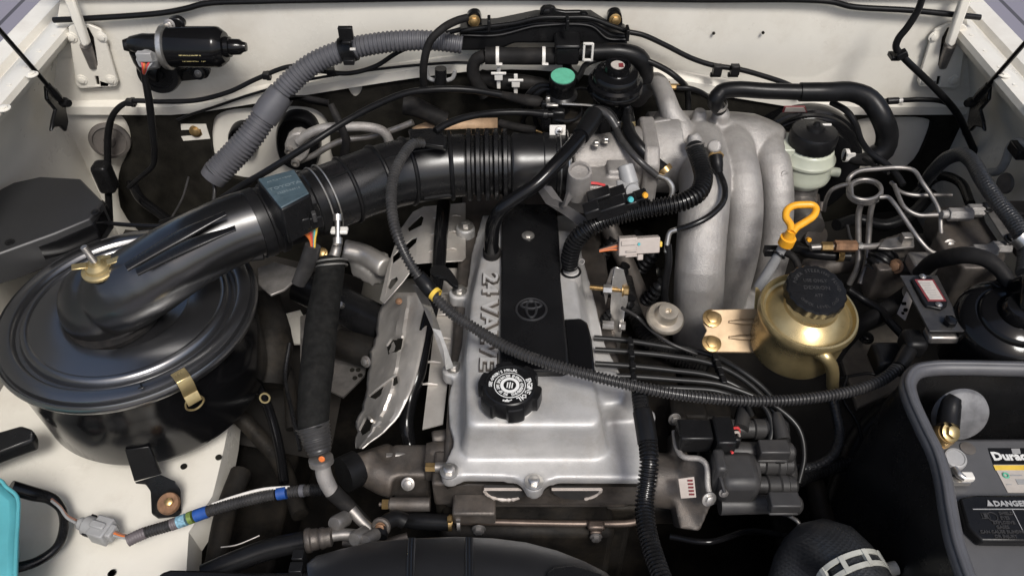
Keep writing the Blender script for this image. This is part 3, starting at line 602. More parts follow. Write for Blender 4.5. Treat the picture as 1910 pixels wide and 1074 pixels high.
q = Z(1341, 196, .16); obj('hose_clamp', band(q, V((-.3, -.3, .9)), m(q, 14.5), m(q, 7), .0012), STEEL, t)
q = Z(1578, 290, .082); obj('hose_clamp', band(q, RT, m(q, 11), m(q, 7), .0012).box(q + V((.004, -.008, .004)), .012, .004, .01), WHITE, t)

q = Z(1515, 262, .10); k = m(q, 1)
t = thing('brake_reservoir', 'translucent brake fluid reservoir with knurled black cap', 'fluid reservoir', q - V((0, 0, .12)))
tk = G().lathe([(k * 30, -.085), (k * 38, -.075), (k * 50, -.064), (k * 52, -.058), (k * 50, -.052), (k * 49, -.035), (k * 52, -.033), (k * 52, -.028), (k * 48, -.024), (k * 44, -.012), (k * 36, -.008), (k * 34, .004), (0, .004)], q, UP, 40)
tk.box(q + V((-.036, .006, -.02)), .045, .05, .03)
obj('tank', tk, TANK, t, bevel=.003)
obj('cap', G().lathe([(k * 42, -.008), (k * 43, -.004), (k * 43, .014), (k * 40, .018), (k * 17, .021), (k * 15, .026), (k * 7, .028), (k * 5, .033), (0, .034)], q, UP, 60, wob=lambda a: 1 + .012 * math.cos(30 * a)), PLAS, t)
obj('cap_tab', G().box(q + V((k * 20, k * 4, .026)), .014, .004, .003), WHITE, t, bevel=.001)
obj('fluid_print', G().lathe([(k * 12, 0), (k * 12, .001)], Z(1470, 258, .085), V((0, -1, .5)), 20), TAN, t)
obj('neck', G().cyl(q + V((.036, -.012, -.05)), q + V((.052, -.012, -.052)), k * 9), TANK, t)
obj('master_cylinder', G().tube([q + V((0, -.075, -.115)), q + V((0, .08, -.1))], k * 34, 24).cyl(q + V((0, -.01, -.13)), q + V((0, -.002, -.07)), k * 36), STEELD, t)
c2 = Z(1521, 405, -.02)
tv = thing('proportioning_valve', 'grey cast valve stub with yellow mark under the brake reservoir', 'valve', c2)
obj('valve_neck', G().tube([Z(1512, 365, .0), Z(1516, 420, -.03)], [m(c2, 16), m(c2, 17)], 18).cyl(Z(1530, 395, -.01), Z(1532, 378, .0), m(c2, 9)), CASTD, tv)
obj('valve_cap', G().lathe([(m(c2, 22), -.03), (m(c2, 23), -.004), (m(c2, 21), 0), (m(c2, 8), .001), (0, .001)], Z(1523, 442, -.03), V((.1, -1, .5)), 28), CASTD, tv)
obj('nipple', G().lathe([(m(c2, 4), 0), (m(c2, 4), .006)], Z(1507, 446, -.018), V((.1, -1, .5)), 12), YEL, tv)

# ================================================================== AIR CLEANER
ac = Z(238, 573, .036)
t = thing('air_cleaner', 'big round black air cleaner canister with ribbed lid on the cream apron', 'air cleaner', ac - V((0, 0, .18)))
rl = .168
obj('canister', G().lathe([(rl * .80, -.155), (rl * .88, -.150), (rl * .915, -.138), (rl * .94, -.05), (rl * .945, -.018), (rl * .96, -.012)], ac, UP, 96), BLACKP, t, smooth=30)
obj('lid', G().lathe([(rl * .95, -.016), (rl * .985, -.016), (rl * 1.0, -.010), (rl * 1.0, -.006), (rl * .985, -.002), (rl * .972, -.006), (rl * .962, -.006), (rl * .95, .001), (rl * .925, .0025), (rl * .86, .003), (rl * .842, .0015), (rl * .825, -.0045), (rl * .80, -.005), (rl * .785, .001), (rl * .77, .0045), (rl * .735, .005), (rl * .72, .0025), (rl * .705, .003), (rl * .62, .0045), (rl * .5, .006), (rl * .47, .004), (rl * .455, -.006), (rl * .43, -.007), (rl * .2, -.007), (0, -.007)], ac, UP, 128), LIDP, t, smooth=50)
q = Z(350, 722, .034)
def lid_clip(u, v, lab):
    p = Z(u, v, .036); d = (p - ac); d.z = 0; d.normalize(); tn = d.cross(UP)
    o_ = ac + d * rl
    cl = thing('lid_clip', lab, 'clip', o_, 'air cleaner lid clips')
    w = .009; rings = []
    for r_, z_ in ((-.016, .0035), (-.006, .0045), (.001, .003), (.0055, -.004), (.006, -.014), (.0045, -.022), (.009, -.028), (.011, -.034)):
        c = o_ + d * r_ + UP * z_; th = d * .0006 + UP * .0008
        rings.append([c + tn * w - th, c + tn * w + th, c - tn * w + th, c - tn * w - th])
    obj('spring_strap', G().rings(rings), GOLD, cl, bevel=.0006)
    L = [o_ + d * .006 + UP * z_ + tn * x_ for x_, z_ in ((.003, -.024), (.010, -.032), (.011, -.042), (.004, -.049), (-.004, -.049), (-.0115, -.042), (-.009, -.032), (-.003, -.024))]
    obj('wire_loop', G().tube(L, .0014, 8), GOLD, cl)
lid_clip(348, 716, 'brassy wire loop clip on the front of the air cleaner rim')
p = Z(494, 742, -.05); solo('wire_ring', G().ring(p, V((0, -1, .6)), m(p, 9), m(p, 2), 24, 6), GOLD, 'small brassy wire ring hanging right of the air cleaner canister', 'ring')
# pressed arrow mark, mounting feet
obj('pressed_mark', G().tube([Z(258, 724, .043), Z(266, 722, .043), Z(262, 716, .043), Z(270, 712, .043)], .0012, 6), BLACKS, t)
br = [(232, 838), (278, 832), (284, 848), (300, 885), (312, 892), (334, 900), (337, 920), (337, 952), (330, 960), (294, 964), (282, 956), (280, 914), (270, 900), (250, 898)]
zs = [.0, .0, -.04, -.095, -.12, -.125, -.13, -.135, -.135, -.135, -.135, -.125, -.11, -.09]
foot = [Z(u, v, -.058 if i < 3 or i == 13 else -.10) for i, (u, v) in enumerate(br)]
b_ = G()
c1_ = [(232, 838, -.065), (278, 832, -.065), (300, 884, -.108), (250, 898, -.108)]
c2_ = [(250, 898, -.108), (300, 884, -.108), (326, 896, -.112), (336, 912, -.122), (337, 952, -.148), (330, 960, -.152), (294, 964, -.153), (282, 956, -.150), (280, 914, -.125), (270, 900, -.114)]
b_.prism(zz(c1_), V((0, .004, -.004))); b_.prism(zz(c2_), V((0, 0, -.005)))
obj('mounting_bracket', b_, BLACKS, t, bevel=.003)
q = Z(314, 938, -.126)
tb = thing('bracket_bolt', 'brown rusty bolt with wide washer holding the air cleaner bracket', 'bolt', q)
obj('washer', G().lathe([(m(q, 21), -.003), (m(q, 21), .0), (m(q, 19), .002), (m(q, 10), .002)], q, V((0, -.35, 1)), 32), RUST, tb)
obj('bolt_head', G().bolt(q + V((.002, 0, .002)), V((.15, -.4, 1)), m(q, 8), 0, 1.0), GOLDB, tb)
obj('mounting_bracket', G().prism([Z(-60, 822, -.07), Z(-10, 806, -.07), Z(40, 792, -.07), Z(62, 800, -.07), (Z(64, 822, -.08)), Z(20, 838, -.08), Z(-60, 868, -.08)], V((0, .0, -.02))), BLACKS, t, bevel=.004)

# elbow from the lid to the sensor
te = thing('air_elbow', 'glossy black domed air elbow leaving the air cleaner lid', 'air duct', Z(200, 580, .03))
g = G()
el = [(206, 566, .062), (234, 546, .078), (275, 520, .094), (330, 484, .112), (395, 448, .122), (450, 424, .125), (490, 412, .125)]
g.tube(zz(el), [m(Z(*p), r_) for p, r_ in zip(el, (66, 72, 72, 69, 66, 65, 64))], 40)
o_ = Z(196, 566, .05)
g.lathe([(0, .058), (.018, .056), (.030, .051), (.041, .041), (.050, .027), (.055, .012), (.0565, 0), (.0565, -.03)], o_, UP, 48)
bodyel = cast('elbow_body', g, ELBM, te, .0028, 18)
fl = [(112, 570, .034), (116, 604, .034), (140, 628, .034), (180, 636, .034), (220, 630, .036), (262, 604, .044), (300, 566, .056), (340, 532, .072), (400, 500, .088), (450, 484, .097), (492, 478, .10)]
obj('seam_flange', G().tube(zz(fl), [m(Z(*p), 7) for p in fl], 10, flat=.8), RUBD, te, smooth=60)
obj('elbow_gasket', G().lathe([(m(o_, 96), -.020), (m(o_, 96), -.014), (m(o_, 88), -.012), (m(o_, 84), -.012)], o_, UP, 56), RUBD, te)
for a, b, c in (((230, 486, .160), (330, 428, .176), (418, 388, .186)), ((250, 494, .163), (345, 446, .178), (436, 416, .186))):
    obj('raised_rib', G().tube([Z(*a) - UP * .0112, Z(*b) - UP * .0112, Z(*c) - UP * .008], [m(Z(*a), 12), m(Z(*a), 17), m(Z(*a), 8)], 20, flat=.42), BLACKS, te, smooth=80)
q = Z(182, 496, .132); k = m(q, 1); axw = V((-.05, -.12, 1))
tw = thing('wing_nut', 'brassy wing nut with washer on a threaded stud atop the elbow dome', 'wing nut', q)
obj('washer', G().lathe([(k * 33, -.007), (k * 33, -.004), (k * 28, -.002), (k * 16, -.002)], q, axw, 32), GOLD, tw)
obj('nut', G().lathe([(k * 24, -.002), (k * 22, .002), (k * 12, .005), (k * 10, .008), (k * 7, .008)], q, axw, 28), GOLD, tw)
obj('stud', G().tube([q, q + V((-.005, -.001, .032))], k * 6.5, 14, rib=.0022, amp=.12), STEELD, tw)
for a in ((-1, .0), (1, .35)):
    w_ = q + V((a[0] * k * 29, a[0] * k * 8, .004)); wx = V((1, .35, .12 * a[0])).normalized(); wy = V((-.35, 1, .2)).normalized()
    obj('wing', G().box(w_, k * 26, k * 14, .0022, (wx, wy, wx.cross(wy))).box(w_ - wx * (a[0] * k * 8) + V((0, 0, -.002)), k * 8, k * 12, .004), GOLD, tw, bevel=.0008)
# sensor body
ts = thing('air_flow_sensor', 'black air flow sensor block with bluish lid on the intake duct', 'sensor', Z(530, 430, .05))
A_, B_ = Z(478, 418, .125), Z(602, 372, .125); d_ = (B_ - A_).normalized(); Ls = (B_ - A_).length
obj('sensor_tube', G().lathe([(m(A_, 66), -.004), (m(A_, 67), 0), (m(A_, 67), .010), (m(A_, 64), .012), (m(A_, 64), .018), (m(A_, 68), .020), (m(A_, 68), .028), (m(A_, 62), .031), (m(A_, 62), Ls - .02), (m(A_, 65), Ls - .018), (m(A_, 65), Ls)], A_, d_, 48), PLAS, ts)
bx = V((d_.x, d_.y, 0)).normalized(); by = UP.cross(bx)
pc = Z(524, 352, .196); yx = (Z(552, 318, .196) - Z(480, 334, .196)).normalized(); yy = UP.cross(yx)
lid_ = [Z(u, v, .196) for u, v in [(478, 334), (550, 315), (580, 362), (524, 392)]]
obj('sensor_box', G().prism(lid_, V((0, 0, -.055))), PLAS, ts, bevel=.003)
cen = sum(lid_, V()) / 4
ld = obj('sensor_lid', G().prism([cen + (p - cen) * .93 + UP * .0015 for p in lid_], V((0, 0, -.006))), MAFT, ts, bevel=.0012)
xd = (lid_[1] - lid_[0]); yd = (lid_[0] - lid_[3])
lp = [cen + xd * a + yd * b + UP * .0019 for a, b in ((-.28, .10), (.34, .06), (.36, -.30), (-.24, -.26))]
obj('label', G().prism(lp, V((0, 0, -.0008))), MAFT, ld)
g = text_g('TOYOTA', .0075, cen + UP * .0021 + yd * .02, xd, yd, .0003, sx=1.3)
g.merge(text_g('22250-66010', .0055, cen + UP * .0021 - yd * .13, xd, yd, .0003))
g.merge(text_g('AIR FLOW METER', .004, cen + UP * .0021 + yd * .24, xd, yd, .0003))
obj('lettering', g, PRINTD, ld, smooth=0)
g = G(); q = Z(566, 408, .155)
g.box(q, m(q, 66), .03, m(q, 26), (yx, yy, UP)).box(q + V((0, -.012, .003)), m(q, 34), .012, m(q, 26), (yx, yy, UP))
cx = obj('socket', g, PLAS, ts, bevel=.002)
obj('socket_clip', G().box(Z(536, 411, .168), m(q, 14), .008, m(q, 14), (yx, yy, UP)).box(Z(586, 404, .168), m(q, 8), .008, m(q, 20), (yx, yy, UP)), PLASG, ts, bevel=.001)
for i, (mt, du) in enumerate(((ORANGE, 0), (ORANGE, 10), (REDW, 20), (BROWNW, 28), (TEAL, 35), (YELW, 41))):
    p = Z(549 + du, 424 - du * .22, .148)
    obj('wire', G().tube([p, Z(562 + du * .7, 430 - du * .15, .14), Z(578 + du * .22, 446, .125), Z(582 + du * .1, 466, .11)], m(p, 2.6), 8), mt, ts)
hose('wire_sleeve', 'flattened grey tape sleeve around the wires below the air flow sensor', 'sleeve', hz([(584, 458, .115), (578, 480, .095), (568, 505, .07), (556, 530, .05)]), [15, 16, 15, 13], LOOMG, flat=.6)

# intake hose, ribbed with a bellows
ti = thing('intake_hose', 'wide black rubber intake hose with bellows reaching the throttle body', 'intake hose', Z(800, 330, .02))
ih = [(588, 378, .125), (640, 358, .125), (700, 336, .125), (760, 320, .12), (830, 310, .118), (866, 308, .118)]
g = G().tube(zz(ih), [m(Z(*p), r_) for p, r_ in zip(ih, (61, 61, 61, 61, 60, 58))], 48, cap=False)
obj('duct', g, INTK, ti, smooth=60)
A_ = Z(862, 308, .118); B_ = Z(1062, 305, .118); d_ = (B_ - A_).normalized(); k = m(A_, 1)
pr = [(58 * k, 0)]
for i in range(5):
    x0 = (8 + i * 16.5) * k
    pr += [(56 * k, x0), (65 * k, x0 + 1.5 * k), (67 * k, x0 + 3 * k), (67 * k, x0 + 9 * k), (65 * k, x0 + 10.5 * k), (55 * k, x0 + 11.5 * k), (55 * k, x0 + 15.5 * k)]
pr += [(58 * k, 93 * k), (59 * k, 96 * k), (56.5 * k, 112 * k), (56 * k, 150 * k), (58 * k, 152 * k), (58 * k, 172 * k), (60 * k, 174 * k), (60 * k, 180 * k), (57 * k, 182 * k), (57 * k, 200 * k)]
obj('bellows', G().lathe(pr, A_, d_, 56, cap=False), INTK, ti, smooth=32)
S = spline(zz(ih), [m(Z(*p), 61.5) for p in ih], .004)
for f in (.24, .44, .66, .93):                         # raised hoops
    i = int(f * (len(S) - 2)); p, r_ = S[i]; tn = (S[i + 1][0] - S[i - 1][0]).normalized()
    obj('hoop_rib', G().ring(p, tn, r_ * 1.0, .0032, 48, 8), RUB, ti)
top_line = []
for i in range(4, len(S) - 1, 3):
    p, r_ = S[i]; tn = (S[i + 1][0] - S[i - 1][0]).normalized(); x, y, _ = basis(tn); top_line.append((p, x, y, r_))
for a in (R(-28), R(-62)):
    pass
def on_s(i, up_, side_):
    p, r_ = S[i]; tn = (S[i + 1][0] - S[i - 1][0]).normalized(); sd_ = tn.cross(UP).normalized(); uu = sd_.cross(tn)
    return p + uu * (r_ * up_) + sd_ * (r_ * side_)
n_ = len(S)
obj('seam_rib', G().tube([on_s(int(n_ * f), -.42, .91) for f in (.68, .76, .84, .92)], .0025, 8), RUB, ti)
obj('seam_rib', G().tube([on_s(int(n_ * f), .93, .38) for f in (.05, .3, .6, .9)], .0016, 8), RUB, ti)
def wire_clamp(p, tn, r_, lab, sc):
    c = thing('wire_clamp', lab, 'clamp', p - UP * r_, 'double wire clamps on the intake hose')
    for s in (-1, 1): obj('wire', G().ring(p + tn * (s * .0055), tn, r_ + .001, .0011, 56, 6), STEEL, c)
    return c
i = 3; p, r_ = S[i]; tn = (S[i + 1][0] - S[i - 1][0]).normalized()
c = wire_clamp(p, tn, r_ * 1.03, 'double wire hose clamp with tall screw beside the air flow sensor', 0)
q = Z(632, 430, .118)
obj('clamp_screw', G().cyl(Z(630, 452, .112), Z(630, 404, .135), m(q, 5), 14).cyl(Z(630, 412, .131), Z(630, 400, .137), m(q, 9), 16).cyl(Z(630, 456, .11), Z(630, 444, .115), m(q, 9), 14), STEEL, c)
obj('clamp_plate', G().box(Z(633, 430, .12), m(q, 32), .012, m(q, 8)), WHITE, c, bevel=.002)
p = A_ + d_ * (188 * k)
c = wire_clamp(p, d_, 60.5 * k, 'double wire hose clamp with square plate at the throttle body end', 0)
q = Z(1040, 243, .168)
obj('clamp_plate', G().box(q, m(q, 30), .002, m(q, 19), (RT, V((0, .9, -.44)).normalized(), V((0, .44, .9)).normalized())), WHITE, c, bevel=.0008)
sc_ = obj('clamp_screw', G().lathe([(m(q, 8), 0), (m(q, 7), .003), (0, .0038)], q + V((.002, -.0015, 0)), V((0, -1, .5)), 24), STEEL, c)
obj('cross_slot', G().box(q + V((.002, -.005, .001)), m(q, 8), .001, m(q, 2)).box(q + V((.002, -.0052, .001)), m(q, 2), .001, m(q, 8)), FELT, c)
# cable fin on top of the hose
fin = [(760, 241), (800, 238), (822, 240), (834, 262), (830, 275), (795, 270), (765, 262)]
tf = thing('cable_bracket', 'black fin shaped cable holder standing on the intake hose', 'bracket', Z(800, 270, .17))
obj('fin', G().prism([Z(u, v, .185) for u, v in fin], V((0, .02, -.02))), PLAS, tf, bevel=.003)
obj('fin_hole', G().lathe([(m(Z(782, 266, .18), 7), 0), (m(Z(782, 266, .18), 7), .003)], Z(783, 264, .187), V((0, -.6, 1)), 18), FELT, tf)
solo('fibre_shield', G().rings([[Z(u, 224 + a, z_), Z(u, 243 + a, z_ - .012)] for u, a, z_ in ((768, 14, .075), (790, 5, .085), (815, 0, .09), (870, -3, .09), (928, -4, .09))], cap=False, closed=False), TAN, 'tan fibre heat shield strip behind the intake hose', 'heat shield')
bpy.data.objects['fibre_shield'].modifiers.new('s', 'SOLIDIFY').thickness = .003

# throttle cables
hose('throttle_cable', 'long black throttle cable arching from behind the sensor to the throttle linkage', 'cable', hz([(300, 415, .0), (345, 402, .03), (400, 378, .06), (450, 347, .09), (500, 318, .12), (580, 268, .155), (641, 229, .17), (698, 198, .175), (758, 174, .175), (815, 167, .17), (875, 168, .165), (940, 178, .16)]), [5, 5.5, 6] + [6.5] * 9, RUB)
hose('cable_boot', 'tapered black rubber boot at the throttle end of the arching cable', 'cable boot', hz([(935, 177, .16), (965, 184, .16), (985, 188, .16), (1003, 190, .158), (1012, 190, .158)]), [7, 9, 11, 11, 7], RUBD)
hose('throttle_lever_cable', 'short black cable from the hose top fin to the throttle linkage', 'cable', hz([(812, 244, .19), (835, 231, .192), (870, 219, .19), (920, 211, .185), (985, 210, .18), (1012, 213, .175)]), [7, 7, 6.5, 6, 6, 7], RUB)
tl = thing('throttle_linkage', 'black throttle cable bracket with thin bright rod left of the disc valve', 'linkage', Z(1030, 215, .13))
q = Z(1030, 200, .15)
obj('bracket', G().box(Z(1024, 205, .15), m(q, 30), .012, m(q, 36)).box(Z(1040, 215, .145), m(q, 26), .02, m(q, 28)).box(Z(1018, 222, .14), m(q, 18), .02, m(q, 30)), BLACKS, tl, bevel=.003)
obj('bracket_tab', G().box(Z(1022, 190, .165), m(q, 8), .006, m(q, 20)).box(Z(1030, 197, .165), m(q, 22), .005, m(q, 5)), STEEL, tl, bevel=.001)
obj('cable_end', G().lathe([(m(q, 9), -.01), (m(q, 9), .004), (m(q, 6), .005), (m(q, 6), .012)], Z(1016, 214, .172), RT, 14), BLACKS, tl)
obj('rod', G().tube([Z(1048, 194, .165), Z(1090, 196, .165), Z(1130, 200, .16), Z(1142, 203, .155)], m(q, 2.2), 8), STEEL, tl)
obj('spring', G().ring(Z(1085, 186, .13), V((0, -.5, 1)), m(q, 26), m(q, 3), 32, 6), BLACKS, tl)
obj('lever_plate', G().box(Z(1090, 215, .12), .07, .03, .02).box(Z(1060, 232, .12), .04, .03, .03), DIRT, tl, bevel=.004)
hose('small_black_hose', 'small dark hose with brass end beside the intake hose bellows', 'hose', hz([(932, 230, .11), (965, 238, .11), (1000, 244, .11)]), 8, RUBD)
solo('brass_nozzle', G().tube(hz([(1000, 244, .11), (1012, 248, .108), (1024, 252, .105)]), .0025, 10), GOLDB, 'little brass nozzle behind the square plate of the hose clamp', 'nozzle')
for pts, lab in (([(985, 205, .12), (975, 225, .1), (985, 245, .07)], 'dark hose drooping under the throttle cables, left one'), ([(998, 210, .12), (1000, 228, .1), (1010, 250, .08)], 'dark hose drooping under the throttle cables, right one')):
    hose('drooping_hose', lab, 'hose', hz(pts), 5, RUB, group='drooping hoses')

# AC pipe with flange block
tp_ = thing('air_conditioning_pipe', 'bare aluminium pipe bent at right angles behind the intake hose', 'pipe', W(640, 240, 1.1))
tubepart('pipe', ww(1.10, [(556, 264), (572, 252), (600, 240), (640, 237), (690, 238), (715, 246), (726, 264), (730, 300)]), 9, CAST, tp_, n=18)
tubepart('pipe', ww(1.11, [(560, 300), (585, 290), (610, 275), (640, 262), (690, 255), (740, 240), (770, 228)]), 6, STEELD, tp_, n=14)
q = W(550, 275, 1.12); obj('flange_block', G().prism(ww(1.10, rr([(530, 262), (552, 246), (574, 256), (578, 290), (556, 308), (532, 296)], 1)), V((0, .02, 0))), CAST, tp_, bevel=.003)
for u, v in ((540, 280), (552, 302)): obj('bolt', G().lathe([(m(q, 8), 0), (m(q, 8), .006), (m(q, 5), .007), (m(q, 5), .003)], W(u, v, 1.10), FR, 18), STEELD, tp_)
hose('heater_hose_stub', 'stub of black heater hose rising through the insulation above the intake hose', 'hose', ww(1.12, [(752, 196), (775, 200), (800, 212), (830, 225)]), [18, 18, 17, 17], RUBD)
t = thing('pipe_union', 'dark pipe union with grey ears in the insulation under the earth lead', 'pipe union', W(822, 145, 1.15))
obj('union_pipe', G().tube(ww(1.14, [(822, 128), (822, 145), (820, 165)]), m(W(822, 140, 1.14), 11), 16), BLACKS, t)
for s in (-1, 1): obj('ear', G().tube(ww(1.15, [(822 + s * 12, 150), (822 + s * 22, 146), (822 + s * 27, 132)]), m(W(822, 140, 1.14), 4), 8), GREYP, t)

# black cover panel on the left fender
tc_ = thing('fender_box_cover', 'grey sheened black cover panel beside the air cleaner on the left fender', 'cover', Z(70, 420, .02))
cv = [(-60, 390), (-10, 358), (25, 340), (75, 329), (150, 333), (192, 376), (168, 408), (100, 436), (0, 472), (-60, 490)]
obj('cover', G().prism(zc(.075, cv), V((0, 0, -.05))), LIDM, tc_, bevel=.0025)
obj('cover_lip', G().prism(zc(.066, [(-62, 500), (0, 482), (104, 446), (176, 416), (200, 378), (190, 370), (160, 412), (90, 440), (-62, 486)]), V((0, 0, -.03))), BLACKP, tc_, bevel=.003)
hose('intake_seal', 'thin dark pipe behind the air cleaner rim', 'pipe', hz([(160, 410, .05), (200, 416, .05), (250, 420, .05), (310, 420, .05), (360, 410, .05), (410, 385, .055)]), 4, BLACKP)

# ================================================================== ENGINE
# dark bulk under and behind everything
eb = thing('engine_block', 'dark grimy engine block and front timing cover below the valve cover', 'engine block', V((.03, .85, -.3)))
obj('block', G().box(V((.03, .86, -.27)), .26, .62, .32), DIRT, eb, bevel=.01)
obj('timing_cover', G().box(V((.02, .535, -.27)), .22, .05, .30), DIRT, eb, bevel=.01)
obj('cylinder_head', G().box(V((.032, .86, -.085)), .235, .63, .07), CASTD, eb, bevel=.006)

vc = thing('valve_cover', 'cast silver valve cover with raised 24 VALVE lettering along its left rail', 'valve cover', V((.03, .8, -.045)))
g0 = G()
zf = -.035
def tier(zb, ztop, base, topo):                 # a raised block with drafted walls
    A, B = zc(zb, base), zc(ztop, topo); n = len(A)
    g0.add(A + B, [tuple(range(n)), tuple(reversed(range(n, 2 * n)))] + [(i, (i + 1) % n, (i + 1) % n + n, i + n) for i in range(n)])
tier(zf - .03, .0325, [(854, 868), (868, 880), (1122, 880), (1142, 866), (1112, 640), (1074, 430), (902, 430), (868, 560), (858, 690)], [(870, 786), (880, 794), (1108, 794), (1122, 782), (1084, 600), (1060, 430), (908, 430), (879, 560), (868, 690)])
tier(zf - .02, .010, [(1100, 800), (1200, 796), (1186, 730), (1150, 690), (1080, 690)], [(1100, 762), (1160, 752), (1166, 716), (1140, 690), (1080, 690)])
g = melt(g0, .0035, 14)
ol = zc(zf, [(822, 880), (845, 830), (846, 815), (838, 790), (836, 740), (846, 700), (862, 640), (868, 560), (880, 470), (900, 400), (1080, 400), (1085, 470), (1110, 560), (1128, 640), (1160, 700), (1190, 740), (1222, 860), (1226, 892), (1040, 890), (1020, 896), (1008, 908), (985, 908), (972, 896), (958, 888), (870, 886), (850, 890), (832, 896)])
g.prism(ol, V((0, 0, -.016)))
for u, v in ((840, 880), (996, 902), (842, 690), (855, 547), (868, 425), (1205, 776)):
    q = Z(u, v, zf); g.lathe([(m(q, 18), -.018), (m(q, 18), .003)], q, UP, 28)
cov = cast('cover', g, SILVER, vc, .0030, 5)
for u, v in ((838, 879), (996, 899)):
    q = Z(u, v, zf + .003); obj('bolt', G().bolt(q, UP, m(q, 11), 1.6, 1.15), STEEL, vc)
for u, v in ((846, 686), (857, 543), (869, 422)):
    q = Z(u, v, zf + .003); obj('bolt', G().bolt(q, UP, m(q, 9), 1.6, 1.2), STEEL, vc)
# gasket line and cam half moons below the flange
g = G(); lo = [p + V((0, .002, -.018)) for p in ol]
g.prism([p for p in lo], V((0, 0, -.004))); obj('gasket', g, DIRT, vc)
hd = thing('head_front', 'oily front edge of the cylinder head with two half moon cam seals', 'cylinder head', V((.03, .53, -.12)))
yh = ol[22].y + .006
hdl = zc(-.058, [(826, 905), (850, 900), (1220, 900), (1232, 905)])
obj('face', G().box(V((.032, yh + .03, -.085)), .262, .05, .05), CASTD, hd, bevel=.004)
for uc in (945, 1075):
    c_ = W(uc, 912, yh - .002); k = m(c_, 1); L = []
    pts = [c_ + V((math.cos(a) * k * (42 if uc < 1000 else 46), 0, math.sin(a) * k * 36)) for a in [math.pi + math.pi * i / 16 for i in range(17)]]
    obj('cam_seal', G().prism(pts, V((0, .006, 0))), PLASG, hd)
    obj('sealant_bead', G().tube(pts[1:12] if uc < 1000 else pts[10:], .0024, 6, noisy=.3), BEIGE, hd)
    obj('sealant_bead', G().tube([pts[0], pts[-1]], .002, 6), BEIGE, hd)
# centre cover
cc_ = thing('coil_cover', 'smooth black cover strip along the middle of the valve cover, with round emblem', 'engine cover', Z(1000, 600, .035))
L1 = [(932, 686), (944, 692), (1050, 690), (1062, 686), (1058, 640), (1046, 520), (1043, 440), (1038, 380), (936, 380), (935, 440), (934, 560)]
obj('cover', G().prism(zc(.044, L1), V((0, 0, -.022))), BLACKS, cc_, bevel=.003)
L2 = [(1050, 594), (1082, 592), (1096, 600), (1104, 630), (1110, 690), (1062, 694)]
obj('side_step', G().prism(zc(.036, L2), V((0, 0, -.03))), BLACKP, cc_, bevel=.003)
for u, v in ((985, 440), (995, 668)):
    q = Z(u, v, .0445); obj('screw', G().bolt(q, UP, m(q, 7), 1.7, .8), STEEL, cc_)
q = Z(991, 577, .0445); k = m(q, 1)
g = G().ring(q, UP, 28 * k, 2.4 * k, 40, 8)
em = obj('emblem', G().lathe([(28 * k, -.0005), (28 * k, .0006)], q, UP, 40), BLACKP, cc_)
g.ring(q + V((0, 0, .0008)), UP, 22 * k, 3.0 * k, 40, 8, rx=.42).ring(q + V((0, 10 * k, .0008)), UP, 9 * k, 2.8 * k, 32, 8, rx=2.1)
obj('emblem_ring', g, EMBM, em)
# lettering on the rail: reads from the left side, cast in relief
p0, p1 = Z(914, 512, .0345), Z(909, 690, .0345)
d_ = (p1 - p0).normalized(); L_ = (p1 - p0).length
g = text_g('24 VALVE', .030, (p0 + p1) / 2 + V((.000, 0, 0)), d_, UP.cross(d_), .0040, bold=.0002, sx=.98)
xs = [(p - p0).dot(d_) for p in g.v]; s_ = L_ / (max(xs) - min(xs)); mid = (p0 + p1) / 2
g.v = [mid + d_ * ((p - mid).dot(d_) * s_) + UP.cross(d_) * ((p - mid).dot(UP.cross(d_))) + UP * (p.z - mid.z) for p in g.v]
obj('lettering', g, RAISED, vc, smooth=0)
g2 = text_g('24 VALVE', .030, (p0 + p1) / 2, d_, UP.cross(d_), .0040, bold=.0016, sx=.98)  # enlarged dark copy under the letters paints their shadow edges
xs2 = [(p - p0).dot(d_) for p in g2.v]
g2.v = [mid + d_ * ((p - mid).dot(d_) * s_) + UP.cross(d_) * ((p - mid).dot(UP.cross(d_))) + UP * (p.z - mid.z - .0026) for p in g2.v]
obj('lettering_shadow', g2, CASTD, vc, smooth=0)
# oil filler cap
q = Z(951, 719, .062); k = m(q, 1)
oc = thing('oil_filler_cap', 'black notched oil filler cap with white ring of print', 'oil cap', q - UP * .03)
g = G(); rings = []
def capr(a):
    w = (a / (2 * math.pi) * 6 + .3) % 1.0; s = min(max((abs(w - .5) - .20) / .05, 0), 1); return 1.0 - .13 * (1 - s) if True else 1
for r_, h_, full in ((50, -.022, 0), (60, -.022, 1), (61, -.018, 1), (60, -.001, 1), (58, .0008, 1), (48, .001, 0), (45.5, .0022, 0), (44, .0005, 0), (0, .0005, 0)):
    rings.append([q + V((math.cos(a) * r_ * k * (capr(a) if full else 1), math.sin(a) * r_ * k * (capr(a) if full else 1), h_)) for a in [2 * math.pi * i / 144 for i in range(144)]])
obj('cap', G().rings(rings), PLAS, oc, smooth=30)
obj('neck', G().lathe([(48 * k, -.034), (50 * k, -.02)], q, UP, 40), WHITE, oc)
tz = q + UP * .0009; xr = V((math.cos(R(-8)), math.sin(R(-8)), 0)); yr = UP.cross(xr)
g = arc_text('ENGINE OIL', .0088, tz, xr, yr, 36.5 * k, R(28), R(-9.2) , bold=.0002, inward=False)
g.merge(arc_text('SEE OWNER\'S MANUAL', .0056, tz, xr, yr, 36 * k, R(190), R(-6.6), bold=.0001))
g.merge(arc_text('USE ENERGY CONSERVING  SG SF SAE 5W-30 ', .0052, tz, xr, yr, 22.2 * k, R(120), R(-9.4), bold=.0001))
pr = obj('lettering', g, PRINTW, oc, smooth=0)
obj('printed_ring', G().lathe([(28.2 * k, 0), (29.6 * k, 0), (29.6 * k, .0012), (28.2 * k, .0012)], q, UP, 64, cap=False), PRINTW, oc)
